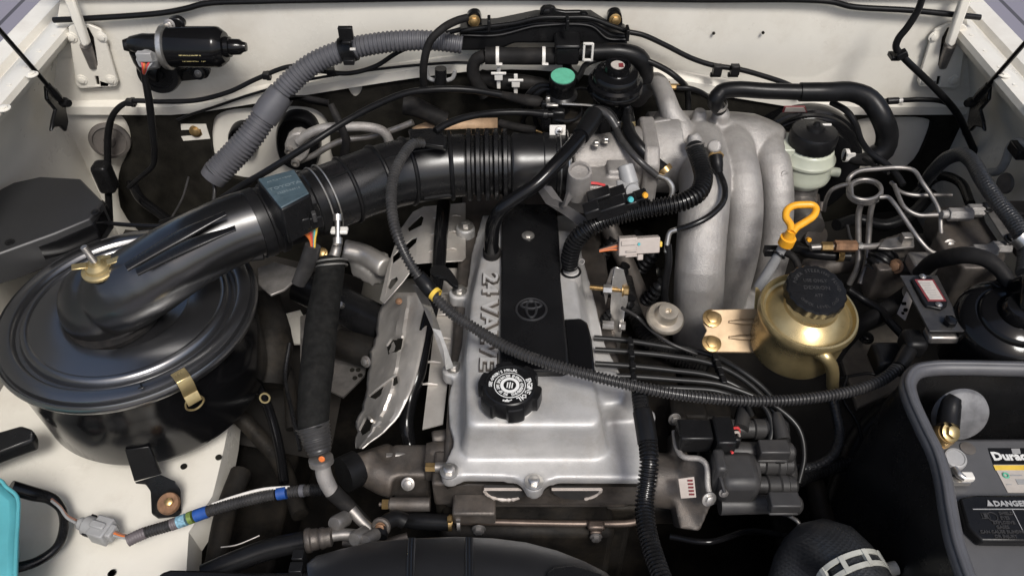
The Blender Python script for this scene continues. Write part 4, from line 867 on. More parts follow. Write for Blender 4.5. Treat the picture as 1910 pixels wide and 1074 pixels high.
obj('printed_ring', G().lathe([(12 * k, 0), (18 * k, 0), (18 * k, .0012), (12 * k, .0012)], q, UP, 48, cap=False), PRINTW, oc)
g = G()
for i in (-1, 0, 1): g.box(tz + xr * (i * 4.5 * k) + yr * (0), 2.2 * k, (15 - abs(i) * 3) * k, .0008, (xr, yr, UP))
obj('printed_bars', g, PRINTW, oc)
ca, sa = math.cos(R(262)), math.sin(R(262)); pc_ = tz + V((ca * 37 * k, sa * 37 * k, 0))
obj('oil_can_symbol', G().box(pc_, 9 * k, 3.4 * k, .0008).box(pc_ + V((6.5 * k, 1.6 * k, 0)), 6 * k, 1.5 * k, .0008, (V((.9, .4, 0)), V((-.4, .9, 0)), UP)).box(pc_ + V((-6.5 * k, 1.2 * k, 0)), 3 * k, 3 * k, .0008).box(pc_ + V((0, 3 * k, 0)), 2 * k, 2.5 * k, .0008), PRINTW, oc)

# ------------------------------------------------------------------ plenum with its runners
tpn = thing('intake_plenum', 'cast aluminium intake plenum with three fat runners curving down', 'intake manifold', Z(1380, 400, -.05))
g = G()
def bigbox(L, z1, z0):
    g.prism(zc(z1, L), V((0, 0, z0 - z1)))
g.tube(zz([(1205, 276, .06), (1260, 276, .06), (1330, 277, .06), (1395, 280, .058), (1438, 288, .052), (1466, 296, .045)]), [m(Z(1330, 277, .06), r_) for r_ in (66, 68, 69, 67, 56, 30)], 40)
run = [([(1300, 270, .085), (1312, 315, .092), (1314, 370, .082), (1309, 440, .05), (1305, 500, .015), (1303, 560, -.04), (1302, 640, -.12)], [50, 48, 47, 46, 46, 46, 47]),
       ([(1360, 262, .082), (1376, 308, .086), (1385, 360, .068), (1386, 415, .03), (1380, 470, -.012), (1366, 530, -.07), (1348, 590, -.13)], [40, 38, 37, 36, 35, 34, 33]),
       ([(1420, 260, .075), (1440, 305, .070), (1449, 360, .043), (1448, 420, -.002), (1440, 480, -.05), (1422, 545, -.11)], [36, 34, 31, 30, 30, 29])]
for L, rr_ in run: g.tube(zz(L), [m(Z(*p), r_) for p, r_ in zip(L, rr_)], 28)
g.tube(zz([(1205, 292, .085), (1260, 290, .085)]), [m(Z(1210, 290, .085), 66), m(Z(1210, 290, .085), 70)], 36)
g.tube(zz([(1236, 225, .11), (1256, 240, .115), (1290, 280, .10)]), [m(Z(1256, 240, .1), 24), m(Z(1256, 240, .1), 34), m(Z(1256, 240, .1), 20)], 20)
for u, v, r_ in ((1305, 214, 14), (1345, 212, 17)):
    q = Z(u, v, .13); g.lathe([(m(q, r_), -.02), (m(q, r_), .0), (m(q, r_ * .7), .008)], q, UP, 20)
q = Z(1296, 275, .14); g.tube([Z(1300, 285, .10), Z(1295, 262, .15), (Z(1292, 250, .158))], [m(q, 20), m(q, 15), m(q, 10)], 16)
q = Z(1332, 284, .14); g.tube([Z(1336, 300, .09), Z(1332, 272, .15)], [m(q, 18), m(q, 13)], 16)
g.prism(zz([(1360, 560, -.10), (1380, 540, -.10), (1420, 528, -.10), (1424, 566, -.10), (1400, 590, -.10), (1362, 592, -.10)]), V((0, 0, -.04)))
cast('casting', g, CAST, tpn, .0025, 2)
obj('plug', G().lathe([(m(q, 9), -.01), (m(q, 9), .002), (m(q, 7), .003)], Z(1462, 327, .075), V((.5, -1, .5)), 20), CAST, tpn)
obj('rim_seam', G().tube(zz([(1207, 232, .135), (1222, 228, .14), (1250, 224, .142)]), .002, 8), CAST, tpn)
q = Z(1332, 290, .14)
ks = thing('temperature_plug', 'brass hex sensor with black boot and lead in the plenum top', 'sensor', q)
obj('hex', G().lathe([(m(q, 15), -.006), (m(q, 15), .004), (m(q, 12), .006)], Z(1335, 293, .135), V((.1, -.5, 1)), 6), GOLDB, ks)
tubepart('boot', zz([(1335, 292, .14), (1337, 306, .134), (1341, 322, .125)]), [13, 12, 8], RUB, ks)
tubepart('lead', zz([(1341, 320, .126), (1352, 350, .12), (1348, 378, .115), (1322, 404, .108), (1290, 420, .1), (1264, 428, .09)]), 6, LOOM, ks)
tubepart('metal_tube', zz([(1266, 427, .091), (1250, 433, .085), (1245, 448, .075), (1243, 470, .06)]), 5, STEEL, ks)
tubepart('hose', zz([(1246, 456, .07), (1247, 490, .045), (1241, 530, .01), (1240, 556, -.015), (1245, 572, -.03)]), 7, RUB, ks)
hose('plenum_vacuum_hose', 'black rubber stub hose clipped on the plenum fitting with a gold collar', 'hose', zz([(1170, 222, .15), (1174, 248, .15), (1190, 272, .145), (1215, 298, .13), (1240, 318, .115)]), [11, 12, 12, 12, 12], RUB, n=18)
q = Z(1172, 232, .15); solo('hose_collar', band(q, V((.1, -.4, -.7)), m(q, 12), m(q, 8), .0012), GOLD, 'pale brass collar at the top of the plenum stub hose', 'clamp')
q = Z(1240, 317, .116); solo('hose_collar', band(q, V((.6, -.5, -.6)), m(q, 13), m(q, 10), .0012), GOLDB, 'brown brass collar at the lower end of the plenum stub hose', 'clamp')
hose('metal_tube', 'bare bent metal tube below the collared stub hose', 'pipe', zz([(1224, 326, .12), (1245, 336, .11), (1254, 350, .1), (1250, 376, .08), (1243, 395, .06)]), [5, 5.5, 5.5, 5, 5], STEEL)
hose('thin_grey_hose', 'thin grey hose running beside the plenum stub hose', 'hose', zz([(1148, 240, .15), (1160, 262, .15), (1190, 298, .14), (1225, 328, .12)]), 6.5, LOOMG)

# throttle body
tt = thing('throttle_valve', 'cast aluminium throttle body between the intake hose and the plenum', 'throttle body', Z(1130, 330, .06))
g = G(); q = Z(1060, 303, .105); e = Z(1205, 298, .10); k = m(q, 1)
g.lathe([(52 * k, 0), (52 * k, 20 * k), (50 * k, 60 * k), (56 * k, 100 * k), (62 * k, 120 * k), (64 * k, 150 * k)], q, (e - q), 44)
g.box(Z(1130, 345, .12), .07, .05, .03)
g.box(Z(1120, 350, .10), .10, .05, .04).box(Z(1150, 330, .125), .03, .03, .04).tube([Z(1060, 360, .09), Z(1140, 372, .085)], .026, 24)
cast('casting', g, CASTM, tt, .0026, 3)
fl_ = [Z(1190, 300, .10) + V((0, a, b)) for a, b in [(-.058, -.05), (.03, -.055), (.055, -.03), (.055, .036), (.035, .055), (-.04, .05), (-.058, .03)]]
obj('flange', G().prism(fl_, V((.022, 0, 0))), CASTM, tt, bevel=.004)
q = Z(1082, 318, .165)
obj('idle_port', G().lathe([(21 * k, -.05), (21 * k, -.003), (20 * k, 0), (16 * k, 0), (15 * k, -.004), (0, -.006)], q, V((0, -.25, 1)), 32), CASTM, tt)
obj('mark', text_g('+', .02, Z(1084, 276, .152), RT, V((0, 1, .4)), .0006), CAST, tt)
for u, v in ((1112, 270), (1130, 264)):
    q2 = Z(u, v, .15); obj('screw', G().bolt(q2, UP, m(q2, 6), 1.3, 1.4), STEEL, tt)
g = G().tube([Z(1166, 308, .15), Z(1176, 345, .13)], [m(q, 15), m(q, 17)], 20); g.box(Z(1170, 350, .13), .03, .018, .014)
obj('position_sensor', g, GREYP, tt, bevel=.002)
obj('sensor_face', G().lathe([(m(q, 14), 0), (m(q, 13), .003), (0, .003)], Z(1180, 356, .135), V((0, -1, .6)), 20), GREYP, tt)
obj('sensor_wire', G().tube(zz([(1092, 342, .14), (1110, 342, .14), (1128, 346, .135)]), .002, 6), REDW, tt)
for i, (mt, pts) in enumerate(((YELW, [(1110, 350, .13), (1125, 352, .13), (1140, 362, .12)]), (BROWNW, [(1105, 346, .13), (1118, 358, .125), (1126, 372, .115)]), (TEAL, [(1140, 352, .125), (1150, 358, .12), (1156, 368, .115)]))):
    obj('sensor_wire', G().tube(zz(pts), .0013, 6), mt, tt)
tpq = thing('throttle_plugs', 'cluster plug of black connectors with coloured wires under the throttle body', 'connector', Z(1140, 385, .08))
for u, v, a, b in ((1118, 368, 44, 22), (1150, 364, 36, 20), (1138, 388, 60, 24), (1172, 380, 34, 22), (1196, 372, 26, 26), (1104, 392, 30, 20)):
    q2 = Z(u, v, .135); obj('connector', G().box(q2, m(q2, a), .02, m(q2, b), (V((.9, .1, .3)).normalized(), V((-.1, .98, .1)), V((-.3, 0, .95)))), PLAS, tpq, bevel=.002)
for u, v, mt in ((1176, 372, TEAL), (1203, 364, YEL)):
    q2 = Z(u, v, .155); obj('seal', G().lathe([(m(q2, 6), 0), (m(q2, 5), .003)], q2, V((.3, -1, .5)), 14), mt, tpq)
g = G().rings([[Z(u, v, z_) + UP * .004 for u, v, z_ in a] for a in ([(1000, 356, .11), (1010, 350, .12), (1028, 352, .12), (1030, 356, .105)], [(1018, 384, .10), (1030, 374, .11), (1050, 382, .11), (1044, 392, .1)], [(1050, 404, .09), (1058, 394, .1), (1078, 400, .1), (1076, 412, .09)], [(1080, 426, .08), (1086, 416, .09), (1100, 416, .09), (1100, 428, .08)])])
solo('tape_wrap', g, TAPEG, 'folded grey tape wrapped harness end lying over the black engine cover', 'harness', smooth=25)
g = G().rings([[Z(u, v, z_) for u, v, z_ in a] for a in ([(1048, 386, .11), (1052, 384, .112), (1056, 386, .11), (1052, 388, .108)], [(1058, 352, .13), (1066, 345, .14), (1078, 352, .135), (1068, 362, .125)], [(1072, 332, .15), (1082, 330, .155), (1094, 338, .15), (1084, 346, .14)])])
solo('tape_tip', g, TAPEG, 'pointed grey taped sleeve in front of the round idle port', 'sleeve', smooth=20)

# breather pipe
hose_pts = [(1108, 214, .19), (1096, 236, .185), (1068, 272, .18), (1036, 308, .17), (1000, 344, .155), (962, 370, .14), (934, 392, .125), (920, 418, .1), (917, 446, .07), (917, 474, .035)]
t = thing('breather_pipe', 'shiny black breather pipe sloping from the throttle linkage to the valve cover', 'pipe', Z(917, 474, .03))
tubepart('pipe', zz(hose_pts), [14, 14, 14, 14, 13.5, 13, 13, 13.5, 14, 14], BLACKP, t, n=20)
tubepart('sleeve', zz([(1110, 212, .191), (1098, 233, .186), (1083, 254, .183)]), [17, 18, 17], RUB, t, n=20)
q = Z(917, 470, .04); obj('spring_clip', G().lathe([(m(q, 15), -.008), (m(q, 16.5), -.006), (m(q, 16.5), .004), (m(q, 15), .006)], q, UP, 24), RUBD, t)
hose('breather_loop', 'pair of small grey hoses looping right of the breather pipe top', 'hose', zz([(1106, 212, .19), (1112, 206, .195), (1124, 208, .195), (1138, 220, .19), (1150, 238, .18)]), [7, 8, 8, 8, 7], LOOMG)
hose('breather_loop', 'black hose hooked just behind the breather pipe top', 'hose', zz([(1090, 224, .18), (1100, 208, .19), (1118, 203, .195), (1136, 210, .19), (1150, 228, .18)]), [6, 7, 7, 7, 6], RUB)

# ribbed crankcase hose
t = thing('ribbed_hose', 'glossy black ribbed hose bending from the plenum to the valve cover', 'hose', Z(1064, 505, .03))
rbp = [(1296, 276, .155), (1308, 310, .155), (1312, 335, .152), (1302, 360, .148), (1275, 376, .142), (1230, 386, .135), (1180, 396, .125), (1130, 410, .115), (1095, 428, .105), (1072, 452, .085), (1063, 480, .06), (1063, 498, .043)]
tubepart('hose', zz(rbp), [17, 17.5, 18, 18, 18, 17.5, 17, 17, 17.5, 17.5, 17, 15], LOOM, t, rib=6.8, n=20, amp=.26)
q = Z(1065, 507, .033); obj('valve_nipple', G().lathe([(m(q, 21), -.02), (m(q, 19), .0), (m(q, 12), .002), (m(q, 11), .012)], q, UP, 28), SILVER, t)
obj('gasket_ring', G().ring(q + UP * .001, UP, m(q, 17), m(q, 2.5), 28, 6), RUB, t)
q = Z(1296, 272, .157); obj('hose_clip', G().ring(q, V((-.2, .5, .6)), m(q, 18), m(q, 2), 32, 6), STEELD, t)
q = Z(1085, 488, .05); obj('clip_tail', G().ring(q, V((0, -1, .6)), m(q, 5), m(q, 1.2), 16, 6), STEELD, t)

# beige connector
q = Z(1190, 457, .09); k = m(q, 1)
t = thing('beige_connector', 'pale beige rectangular plug with orange wires beside the first runner', 'connector', q - UP * .02)
axx = (V((1, .02, .06)).normalized()); axz = V((0, .5, .86)); axy = axz.cross(axx)
obj('shell', G().box(q - axx * (20 * k), 34 * k, .02, 34 * k, (axx, axy, axz)).box(q + axx * (14 * k), 50 * k, .018, 30 * k, (axx, axy, axz)).box(q + axx * (4 * k) - axz * (22 * k), 11 * k, .012, 12 * k, (axx, axy, axz)), BEIGE, t, bevel=.0014)
obj('latch', G().box(q - axx * (14 * k) - axz * (8 * k) - axy * .011, 20 * k, .004, 3 * k, (axx, axy, axz)).box(q - axx * (14 * k) - axz * (17 * k) - axy * .011, 22 * k, .004, 3 * k, (axx, axy, axz)).box(q - axx * (20 * k) + axz * (8 * k) - axy * .011, 26 * k, .002, 9 * k, (axx, axy, axz)), BEIGE, t, bevel=.0006)
obj('paint_dot', G().lathe([(3 * k, 0), (2.5 * k, .001)], q - axy * .0095 + axz * (4 * k), -axy, 12), TEAL, t)
obj('seal', G().box(q + axx * (41 * k), 6 * k, .012, 10 * k, (axx, axy, axz)), YELW, t, bevel=.001)
for i, mt in enumerate((ORANGE, BROWNW, ORANGE, BROWNW, RUBD)):
    z_ = (i - 2) * 3.5 * k; obj('wire', G().tube([q - axx * (36 * k) + axz * z_, q - axx * (52 * k) + axz * (z_ * .6 - 2 * k), q - axx * (72 * k) - axz * (6 * k - z_ * .3)], 1.7 * k, 6), mt, t)

# lifting bracket with bolts
q = Z(1152, 560, .0)
t = thing('lifting_bracket', 'upright zinc plated engine lifting plate with two bolts', 'bracket', Z(1150, 640, -.06))
xb = X(1152, 560, Z(1152, 560, .0).x).x
pl = [(1146, 496, .05), (1156, 500, .045), (1164, 530, .02), (1164, 560, -.005), (1158, 580, -.02), (1152, 620, -.05), (1150, 650, -.075), (1138, 650, -.08), (1140, 600, -.045), (1138, 570, -.02), (1140, 530, .02)]
obj('plate', G().prism([Z(*p) for p in pl], V((.006, -.002, -.001))), STEEL, t, bevel=.0012)
obj('plate_flange', G().prism([Z(*p) for p in [(1134, 552, .0), (1146, 500, .045), (1140, 505, .04), (1126, 545, .0), (1130, 570, -.02)]], V((0, .004, 0))), STEELD, t, bevel=.001)
b = Z(1160, 541, .012); obj('bolt', G().bolt(b, V((1, -.1, .05)), m(b, 10), 1.25, 1.3), GOLDB, t); obj('stud', G().tube([b, b - V((.045, -.006, 0))], m(b, 5), 12, rib=.002), GOLDB, t); obj('nut', G().lathe([(m(b, 9), -.026), (m(b, 9), -.014)], b, V((1, -.1, 0)), 6), STEEL, t)
b = Z(1150, 608, -.04); obj('bolt', G().bolt(b + V((.004, 0, 0)), V((1, -.1, .05)), m(b, 9), 1.2, 1.3), STEEL, t); obj('nut', G().lathe([(m(b, 9), -.02), (m(b, 9), -.004)], b, V((1, -.1, 0)), 6), STEEL, t)

# fuel damper
q = Z(1244, 586, .0); k = m(q, 1); axf = V((.1, -.2, 1))
t = thing('fuel_damper', 'pale zinc fuel damper shaped like a small hat with a dimple', 'damper', q - UP * .03)
obj('hat', G().lathe([(20 * k, -.035), (24 * k, -.022), (33 * k, -.016), (36 * k, -.012), (36 * k, -.009), (33 * k, -.006), (22 * k, -.005), (20 * k, -.003), (19.5 * k, .006), (18 * k, .0085), (12 * k, .009), (6 * k, .0085), (4.5 * k, .004), (0, .003)], q, axf, 48), DAMPM, t)

# spark plug wires
wires = [([(1108, 630, -.03), (1160, 634, -.03), (1240, 646, -.03), (1320, 660, -.03), (1380, 690, -.03), (1430, 730, -.04), (1462, 775, -.05), (1470, 830, -.06)], 'first spark plug lead, nearest the plenum'),
         ([(1110, 652, -.025), (1170, 656, -.025), (1250, 664, -.025), (1320, 676, -.025), (1375, 700, -.03), (1425, 742, -.04), (1455, 790, -.05), (1480, 860, -.08), (1478, 905, -.1)], 'second spark plug lead from the plenum'),
         ([(1110, 678, -.02), (1170, 682, -.02), (1250, 690, -.02), (1330, 702, -.02), (1390, 730, -.03), (1430, 765, -.04), (1440, 800, -.05), (1434, 830, -.06)], 'third spark plug lead from the plenum'),
         ([(1114, 700, -.018), (1180, 702, -.018), (1260, 708, -.018), (1340, 716, -.018), (1400, 736, -.025), (1450, 760, -.035), (1490, 800, -.05), (1500, 850, -.07), (1490, 900, -.09)], 'fourth spark plug lead, bowing widest to the right'),
         ([(1150, 720, -.02), (1200, 722, -.02), (1270, 724, -.02), (1340, 730, -.025), (1390, 750, -.03), (1402, 774, -.045)], 'fifth spark plug lead, nearest the distributor')]
for L, lab in wires:
    hose('spark_plug_lead', 'dark grey ' + lab, 'ignition lead', zz(L), 5.4, LEADM, group='spark plug leads')
for u0, v0, L in ((1176, 640, 70), (1334, 668, 70)):
    t = thing('lead_separator', 'black comb holding the spark plug leads ' + ('near the lifting plate' if u0 < 1200 else 'under the gold bracket'), 'separator', Z(u0, v0, -.02), 'lead separators')
    for i in range(4):
        q = Z(u0 + i * (2 if u0 < 1300 else 5), v0 + 2 + i * (22 if u0 < 1300 else 14), -.018); obj('clip', G().box(q, m(q, 10), m(q, 16), .012).box(q + V((0, m(q, 10), 0)), m(q, 6), m(q, 8), .01), PLAS, t, bevel=.001)
g = G()
for i, (u, v) in enumerate(((1142, 585), (1185, 600), (1205, 640), (1235, 660))): pass
hose('injector_loom', 'dusty corrugated loom running down between lifting plate and first runner', 'loom', zz([(1166, 520, -.06), (1176, 560, -.07), (1190, 600, -.07), (1215, 640, -.075), (1270, 668, -.08), (1320, 690, -.08)]), [14, 14, 15, 16, 16, 15], RUBD, rib=6)
hose('injector_lead', 'thin grey lead sagging from the lifting plate over the dusty loom', 'cable', zz([(1160, 574, .0), (1190, 592, -.02), (1215, 616, -.02), (1250, 640, -.02), (1300, 660, -.03)]), 3.2, LOOMG)
# dark mass between cover and runners
tm = thing('fuel_rail', 'dusty dark fuel rail and injectors in the gap left of the runners', 'fuel rail', V((.17, .85, -.08)))
obj('rail', G().tube([Z(1135, 420, -.02), Z(1180, 520, -.07), Z(1230, 660, -.1)], m(Z(1180, 500, -.06), 17), 16), CASTD, tm)
for i, (u, v) in enumerate(((1120, 480), (1140, 530), (1122, 560), (1150, 590), (1206, 560), (1196, 500), (1120, 610), (1165, 470))):
    q = Z(u, v, -.07); obj('injector', G().tube([q, q + V((.012, -.006, .03)), q + V((.018, -.004, .045))], [m(q, 14), m(q, 13), m(q, 9)], 14, rib=.009, amp=.2), PLAS, tm)
obj('head_side', G().box(V((.19, .84, -.14)), .10, .5, .08), DIRT, tm, bevel=.01)

# ------------------------------------------------------------------ gold power steering reservoir
q = Z(1509, 578, .075); k = m(q, 1); axp = V((.03, -.10, 1))
t = thing('steering_reservoir', 'gold zinc power steering reservoir with knurled black cap', 'fluid reservoir', q - UP * .09)
obj('can', G().lathe([(80 * k, -.076), (84 * k, -.070), (85 * k, -.04), (83 * k, -.02), (91 * k, -.012), (92.5 * k, -.005), (90 * k, .0005), (86 * k, .001), (82 * k, -.005), (77 * k, -.006), (66 * k, .001), (56 * k, .005), (50 * k, .007), (48 * k, .012)], q, axp, 80), GOLD, t, smooth=40)
cq = q + V((.005, .009, .0275)); axc = V((.05, -.2, 1)).normalized()
obj('cap', G().lathe([(50 * k, -.018), (53 * k, -.017), (55.5 * k, -.013), (55.5 * k, -.001), (53 * k, .001), (49 * k, .0012), (0, .0012)], cq, axc, 96, wob=lambda a: 1 + .018 * math.cos(18 * a)), PLAS, t, smooth=30)
cx_, cy_, cz_ = basis(axc, V((0, 1, 0))); xr = V((1, 0, -.05)); xr = (xr - axc * xr.dot(axc)).normalized(); yr = axc.cross(xr)
tz = cq + axc * .0013
g = arc_text('POWER STEERING FLUID', .0068, tz, xr, yr, 41 * k, R(160), R(-8.5))
g.merge(text_g('USE ONLY', .0066, tz + yr * (18 * k), xr, yr, .0003)).merge(text_g('DEXRON', .0074, tz + yr * (2 * k), xr, yr, .0003, sx=1.1)).merge(text_g('ATF', .0062, tz - yr * (15 * k), xr, yr, .0003))
g.merge(arc_text('CHECK LEVEL COLD', .0056, tz, xr, yr, 40 * k, R(215), R(7.5), inward=True))
obj('lettering', g, PLASG, t, smooth=0)
# bracket
zb = .0
bk = [(1413, 575), (1330, 577), (1318, 580), (1311, 590), (1312, 604), (1318, 616), (1312, 628), (1309, 640), (1314, 652), (1326, 656), (1410, 657)]
bt = obj('mounting_bracket', G().prism([Z(u, v, .030 - (v - 575) * .0004) for u, v in bk], V((0, .001, -.003))), TANZ, t, bevel=.001)
for v in (600, 629):
    obj('pressed_rib', G().tube([Z(1360, v, .021 - (v - 600) * .0004), Z(1385, v, .0215 - (v - 600) * .0004), Z(1412, v, .021 - (v - 600) * .0004)], [.002, .0042, .0042], 10, flat=.8), TANZ, bt)
obj('bracket_web', G().prism([Z(1408, 535, .045), Z(1426, 560, .03), Z(1420, 660, -.01), Z(1406, 657, -.01), Z(1406, 580, .02)], V((.004, 0, 0))), GOLD, t, bevel=.001)
for u, v in ((1328, 594), (1327, 640)):
    b = Z(u, v, .024 - (v - 590) * .0004); obj('bolt', G().bolt(b, V((.05, -.35, 1)), m(b, 12), 1.5, .7), GOLDB, bt)
ho = [W(1520, 655, q.y - .048), W(1538, 664, q.y - .058), W(1551, 684, q.y - .060), W(1553, 720, q.y - .056)]
obj('outlet_pipe', G().tube(ho, [m(p, r_) for p, r_ in zip(ho, (10, 12, 12, 11))], 18), GOLD, t)
hose('return_hose', 'thin grey braided hose from under the gold reservoir to the distributor side', 'hose', zz([(1549, 730, -.06), (1560, 770, -.07), (1566, 810, -.08), (1556, 845, -.085), (1530, 865, -.09), (1500, 873, -.09), (1470, 872, -.09)]), [9, 9, 9.5, 9.5, 9.5, 9, 9], BRAID, rib=9, amp=.05)

# dipstick
t = thing('dipstick', 'yellow dipstick loop handle on a grey tube beside the gold reservoir', 'dipstick', Z(1450, 470, .04))
lp_ = [(1476, 432), (1474, 418), (1466, 406), (1468, 392), (1480, 384), (1500, 382), (1516, 383), (1522, 389), (1518, 402), (1502, 414), (1486, 424), (1478, 434)]
L = [Z(u, v, .115 - (v - 380) * .0003) for u, v in lp_]
obj('handle', G().tube(L, m(L[0], 7), 12), YEL, t)
A_, B_ = Z(1477, 430, .1), Z(1465, 455, .075)
obj('handle_grip', G().tube([A_, A_.lerp(B_, .5), A_.lerp(B_, .52), B_], [m(A_, 9), m(A_, 11), m(A_, 15), m(A_, 15)], 20, step=.0008), YEL, t)
obj('tube', G().tube(zz([(1465, 452, .077), (1455, 470, .06), (1436, 502, .03), (1415, 535, .0)]), [m(A_, 9), m(A_, 9), m(A_, 10), m(A_, 10)], 14), GREYP, t)
obj('tube_clip', G().box(Z(1440, 468, .055), .022, .012, .012).ring(Z(1452, 475, .055), V((.5, .5, .6)), .009, .002, 20, 6), BLACKS, t, bevel=.001)
hose('curved_hose_end', 'short dark hose hooked beside the dipstick tube', 'hose', zz([(1462, 470, .03), (1478, 478, .03), (1488, 495, .02), (1490, 520, .0)]), 7, RUBD)

# ------------------------------------------------------------------ pipes and valve block on the right
def pipe(lab, pts, r_=4, mt=STEELD, nm='brake_pipe', cat='pipe', group=None): return hose(nm, lab, cat, zz(pts), r_, mt, group=group)
coil = []
for i in range(40):
    a = 2 * math.pi * i / 15 + 1.8
    coil.append((1613 + 31 * math.cos(a), 351 - 20 * math.sin(a) + i * .25, .115 - i * .0006))
pipe('grey steel brake pipe wound in a loose coil beside the fluid reservoir', [(1537, 392, .05), (1542, 370, .08), (1552, 354, .1), (1570, 346, .11), (1585, 345, .115)] + coil[5:], 3.8)
pipe('steel brake pipe running over the coil then down to the lower valve union', [(1582, 350, .10), (1584, 332, .12), (1600, 320, .125), (1640, 315, .125), (1680, 313, .125), (1704, 318, .125), (1720, 340, .12), (1738, 366, .11), (1752, 395, .10), (1755, 430, .085), (1757, 456, .075), (1770, 470, .07), (1798, 471, .07), (1828, 470, .07)], 4.2)
pipe('steel brake pipe bent from the coil diagonally to the lower valve', [(1640, 368, .11), (1656, 368, .112), (1668, 380, .11), (1690, 412, .1), (1714, 446, .09), (1735, 468, .08), (1760, 477, .075), (1790, 478, .07)], 4.2)
pipe('steel brake pipe turning to the upper valve union', [(1668, 345, .11), (1676, 366, .108), (1688, 388, .104), (1712, 401, .1), (1745, 401, .1), (1770, 402, .1), (1788, 410, .1)], 4.2)
pipe('short steel pipe joining the upper valve from the left', [(1662, 340, .10), (1680, 358, .10), (1705, 364, .10), (1740, 364, .1), (1775, 364, .098)], 3.8)
pipe('black flexible hose dropping from behind the drum to the coil', [(1551, 191, .15), (1580, 208, .15), (1596, 232, .14), (1606, 262, .13), (1622, 284, .125), (1650, 304, .12), (1672, 325, .115), (1685, 345, .11)], 6, RUB, 'brake_hose', 'hose')
pipe('thin black lead under the vacuum hose bend to the steel pipes', [(1612, 296, .10), (1636, 312, .11), (1658, 322, .115)], 4.5, RUBD, 'cable', 'cable')
pipe('left one of two dark upright pipes under the coil', [(1610, 372, .09), (1602, 395, .07), (1601, 450, .03), (1600, 495, .0), (1584, 530, -.03)], 5.5, STEELD, 'upright_pipe')
pipe('right one of two dark upright pipes under the coil', [(1628, 376, .08), (1623, 400, .06), (1620, 440, .03), (1616, 490, .0), (1604, 530, -.02)], 5.5, STEELD, 'upright_pipe')
t = thing('valve_block', 'dirty cast brake valve block with three unions at the right edge', 'valve block', Z(1830, 440, .02))
g = G()
g.prism(zc(.085, [(1768, 392), (1812, 380), (1830, 395), (1845, 420), (1880, 470), (1870, 500), (1800, 500), (1765, 470), (1745, 440)]), V((0, 0, -.09)))
g.tube(zz([(1755, 425, .04), (1800, 430, .07)]), [m(Z(1770, 430, .05), 40), m(Z(1770, 430, .05), 46)], 24)
cast('casting', g, CASTD, t, .0036, 5)
for u, v, z_, w_ in ((1792, 400, .105, 40), (1820, 393, .1, 26), (1838, 468, .09, 40), (1868, 462, .09, 30)):
    q = Z(u, v, z_); obj('union', G().cyl(q - RT * m(q, w_ * .6), q + RT * m(q, w_ * .5), m(q, 13), 6).cyl(q - RT * m(q, w_ * .9), q - RT * m(q, w_ * .6), m(q, 8), 14), CAST, t, bevel=.001)
for u, v in ((1840, 388), (1885, 446)):
    q = Z(u, v, .105); obj('bolt', G().bolt(q, V((0, -.2, 1)), m(q, 9), 1.35, 1.0), BLACKS, t)
obj('strap', G().prism([Z(1835, 385, .103), Z(1848, 380, .103), Z(1898, 445, .103), Z(1880, 455, .103)], V((0, 0, -.003))), STEELD, t, bevel=.001)
g = G()
for u, v, z_, a, b_ in ((1900, 395, .10, 60, 26), (1905, 420, .09, 50, 26), (1925, 450, .08, 60, 50)):
    q = Z(u, v, z_); g.box(q, m(q, a), .03, m(q, b_))
obj('side_body', g, CASTD, t, bevel=.004)
hose('vapour_hose', 'thick grey braided hose arching down the right fender to the valve block', 'hose', zz([(1722, 345, .05), (1742, 318, .09), (1766, 296, .12), (1792, 288, .14), (1812, 300, .15), (1832, 334, .155), (1856, 370, .15), (1884, 405, .145), (1905, 435, .14), (1916, 470, .13), (1912, 510, .12)]), [10, 12, 13, 13.5, 14, 14.5, 15, 16, 17, 17, 17], BRAID, rib=5, amp=.045, n=18)
q = Z(1908, 447, .145); solo('hose_band', band(q, V((.5, -.6, -.3)), m(q, 18), m(q, 18), .001), STEEL, 'bright metal band on the braided hose at the right edge', 'clamp')
hose('return_hose', 'black hose arching over the labelled plate to the charcoal canister', 'hose', zz([(1716, 510, .06), (1738, 490, .09), (1770, 480, .12), (1805, 476, .14), (1840, 484, .145), (1868, 506, .14), (1886, 535, .13)]), [14, 15, 16, 16, 15, 14, 13], RUBD, n=18)
hose('lower_hose', 'thick black hose running under the labelled plate down to the gold reservoir', 'hose', zz([(1700, 545, .03), (1680, 560, .0), (1640, 585, -.02), (1600, 610, -.035), (1570, 640, -.05), (1545, 680, -.07)]), [17, 17, 17, 17, 17, 16], RUBD, n=18)
hose('cross_pipe', 'slim black pipe crossing diagonally right of the gold reservoir', 'pipe', zz([(1582, 540, .0), (1612, 560, -.01), (1645, 580, -.01), (1660, 600, -.01), (1690, 632, -.02)]), [7, 7, 7, 8, 8], RUB)
t = thing('fuel_pipe_union', 'grey pipe with brass fittings and clip behind the dipstick', 'pipe union', Z(1570, 465, .03))
obj('pipe', G().tube(zz([(1512, 462, .05), (1560, 459, .05), (1620, 460, .045), (1660, 455, .04)]), m(Z(1560, 460, .05), 6), 12), STEELD, t)
q = Z(1578, 458, .05)
obj('fitting', G().cyl(Z(1556, 459, .052), Z(1596, 459, .05), m(q, 11), 6), RUST, t)
obj('fitting', G().cyl(Z(1532, 460, .052), Z(1552, 460, .052), m(q, 9), 6), GOLDB, t)
obj('fitting', G().cyl(Z(1600, 459, .05), Z(1608, 459, .05), m(q, 7), 6), STEEL, t)
hose('fuel_hose', 'black hose with brass spring clip under the grey pipe union', 'hose', zz([(1486, 466, .02), (1510, 472, .025), (1545, 476, .025), (1585, 478, .025)]), [9, 10, 10, 9], RUB)
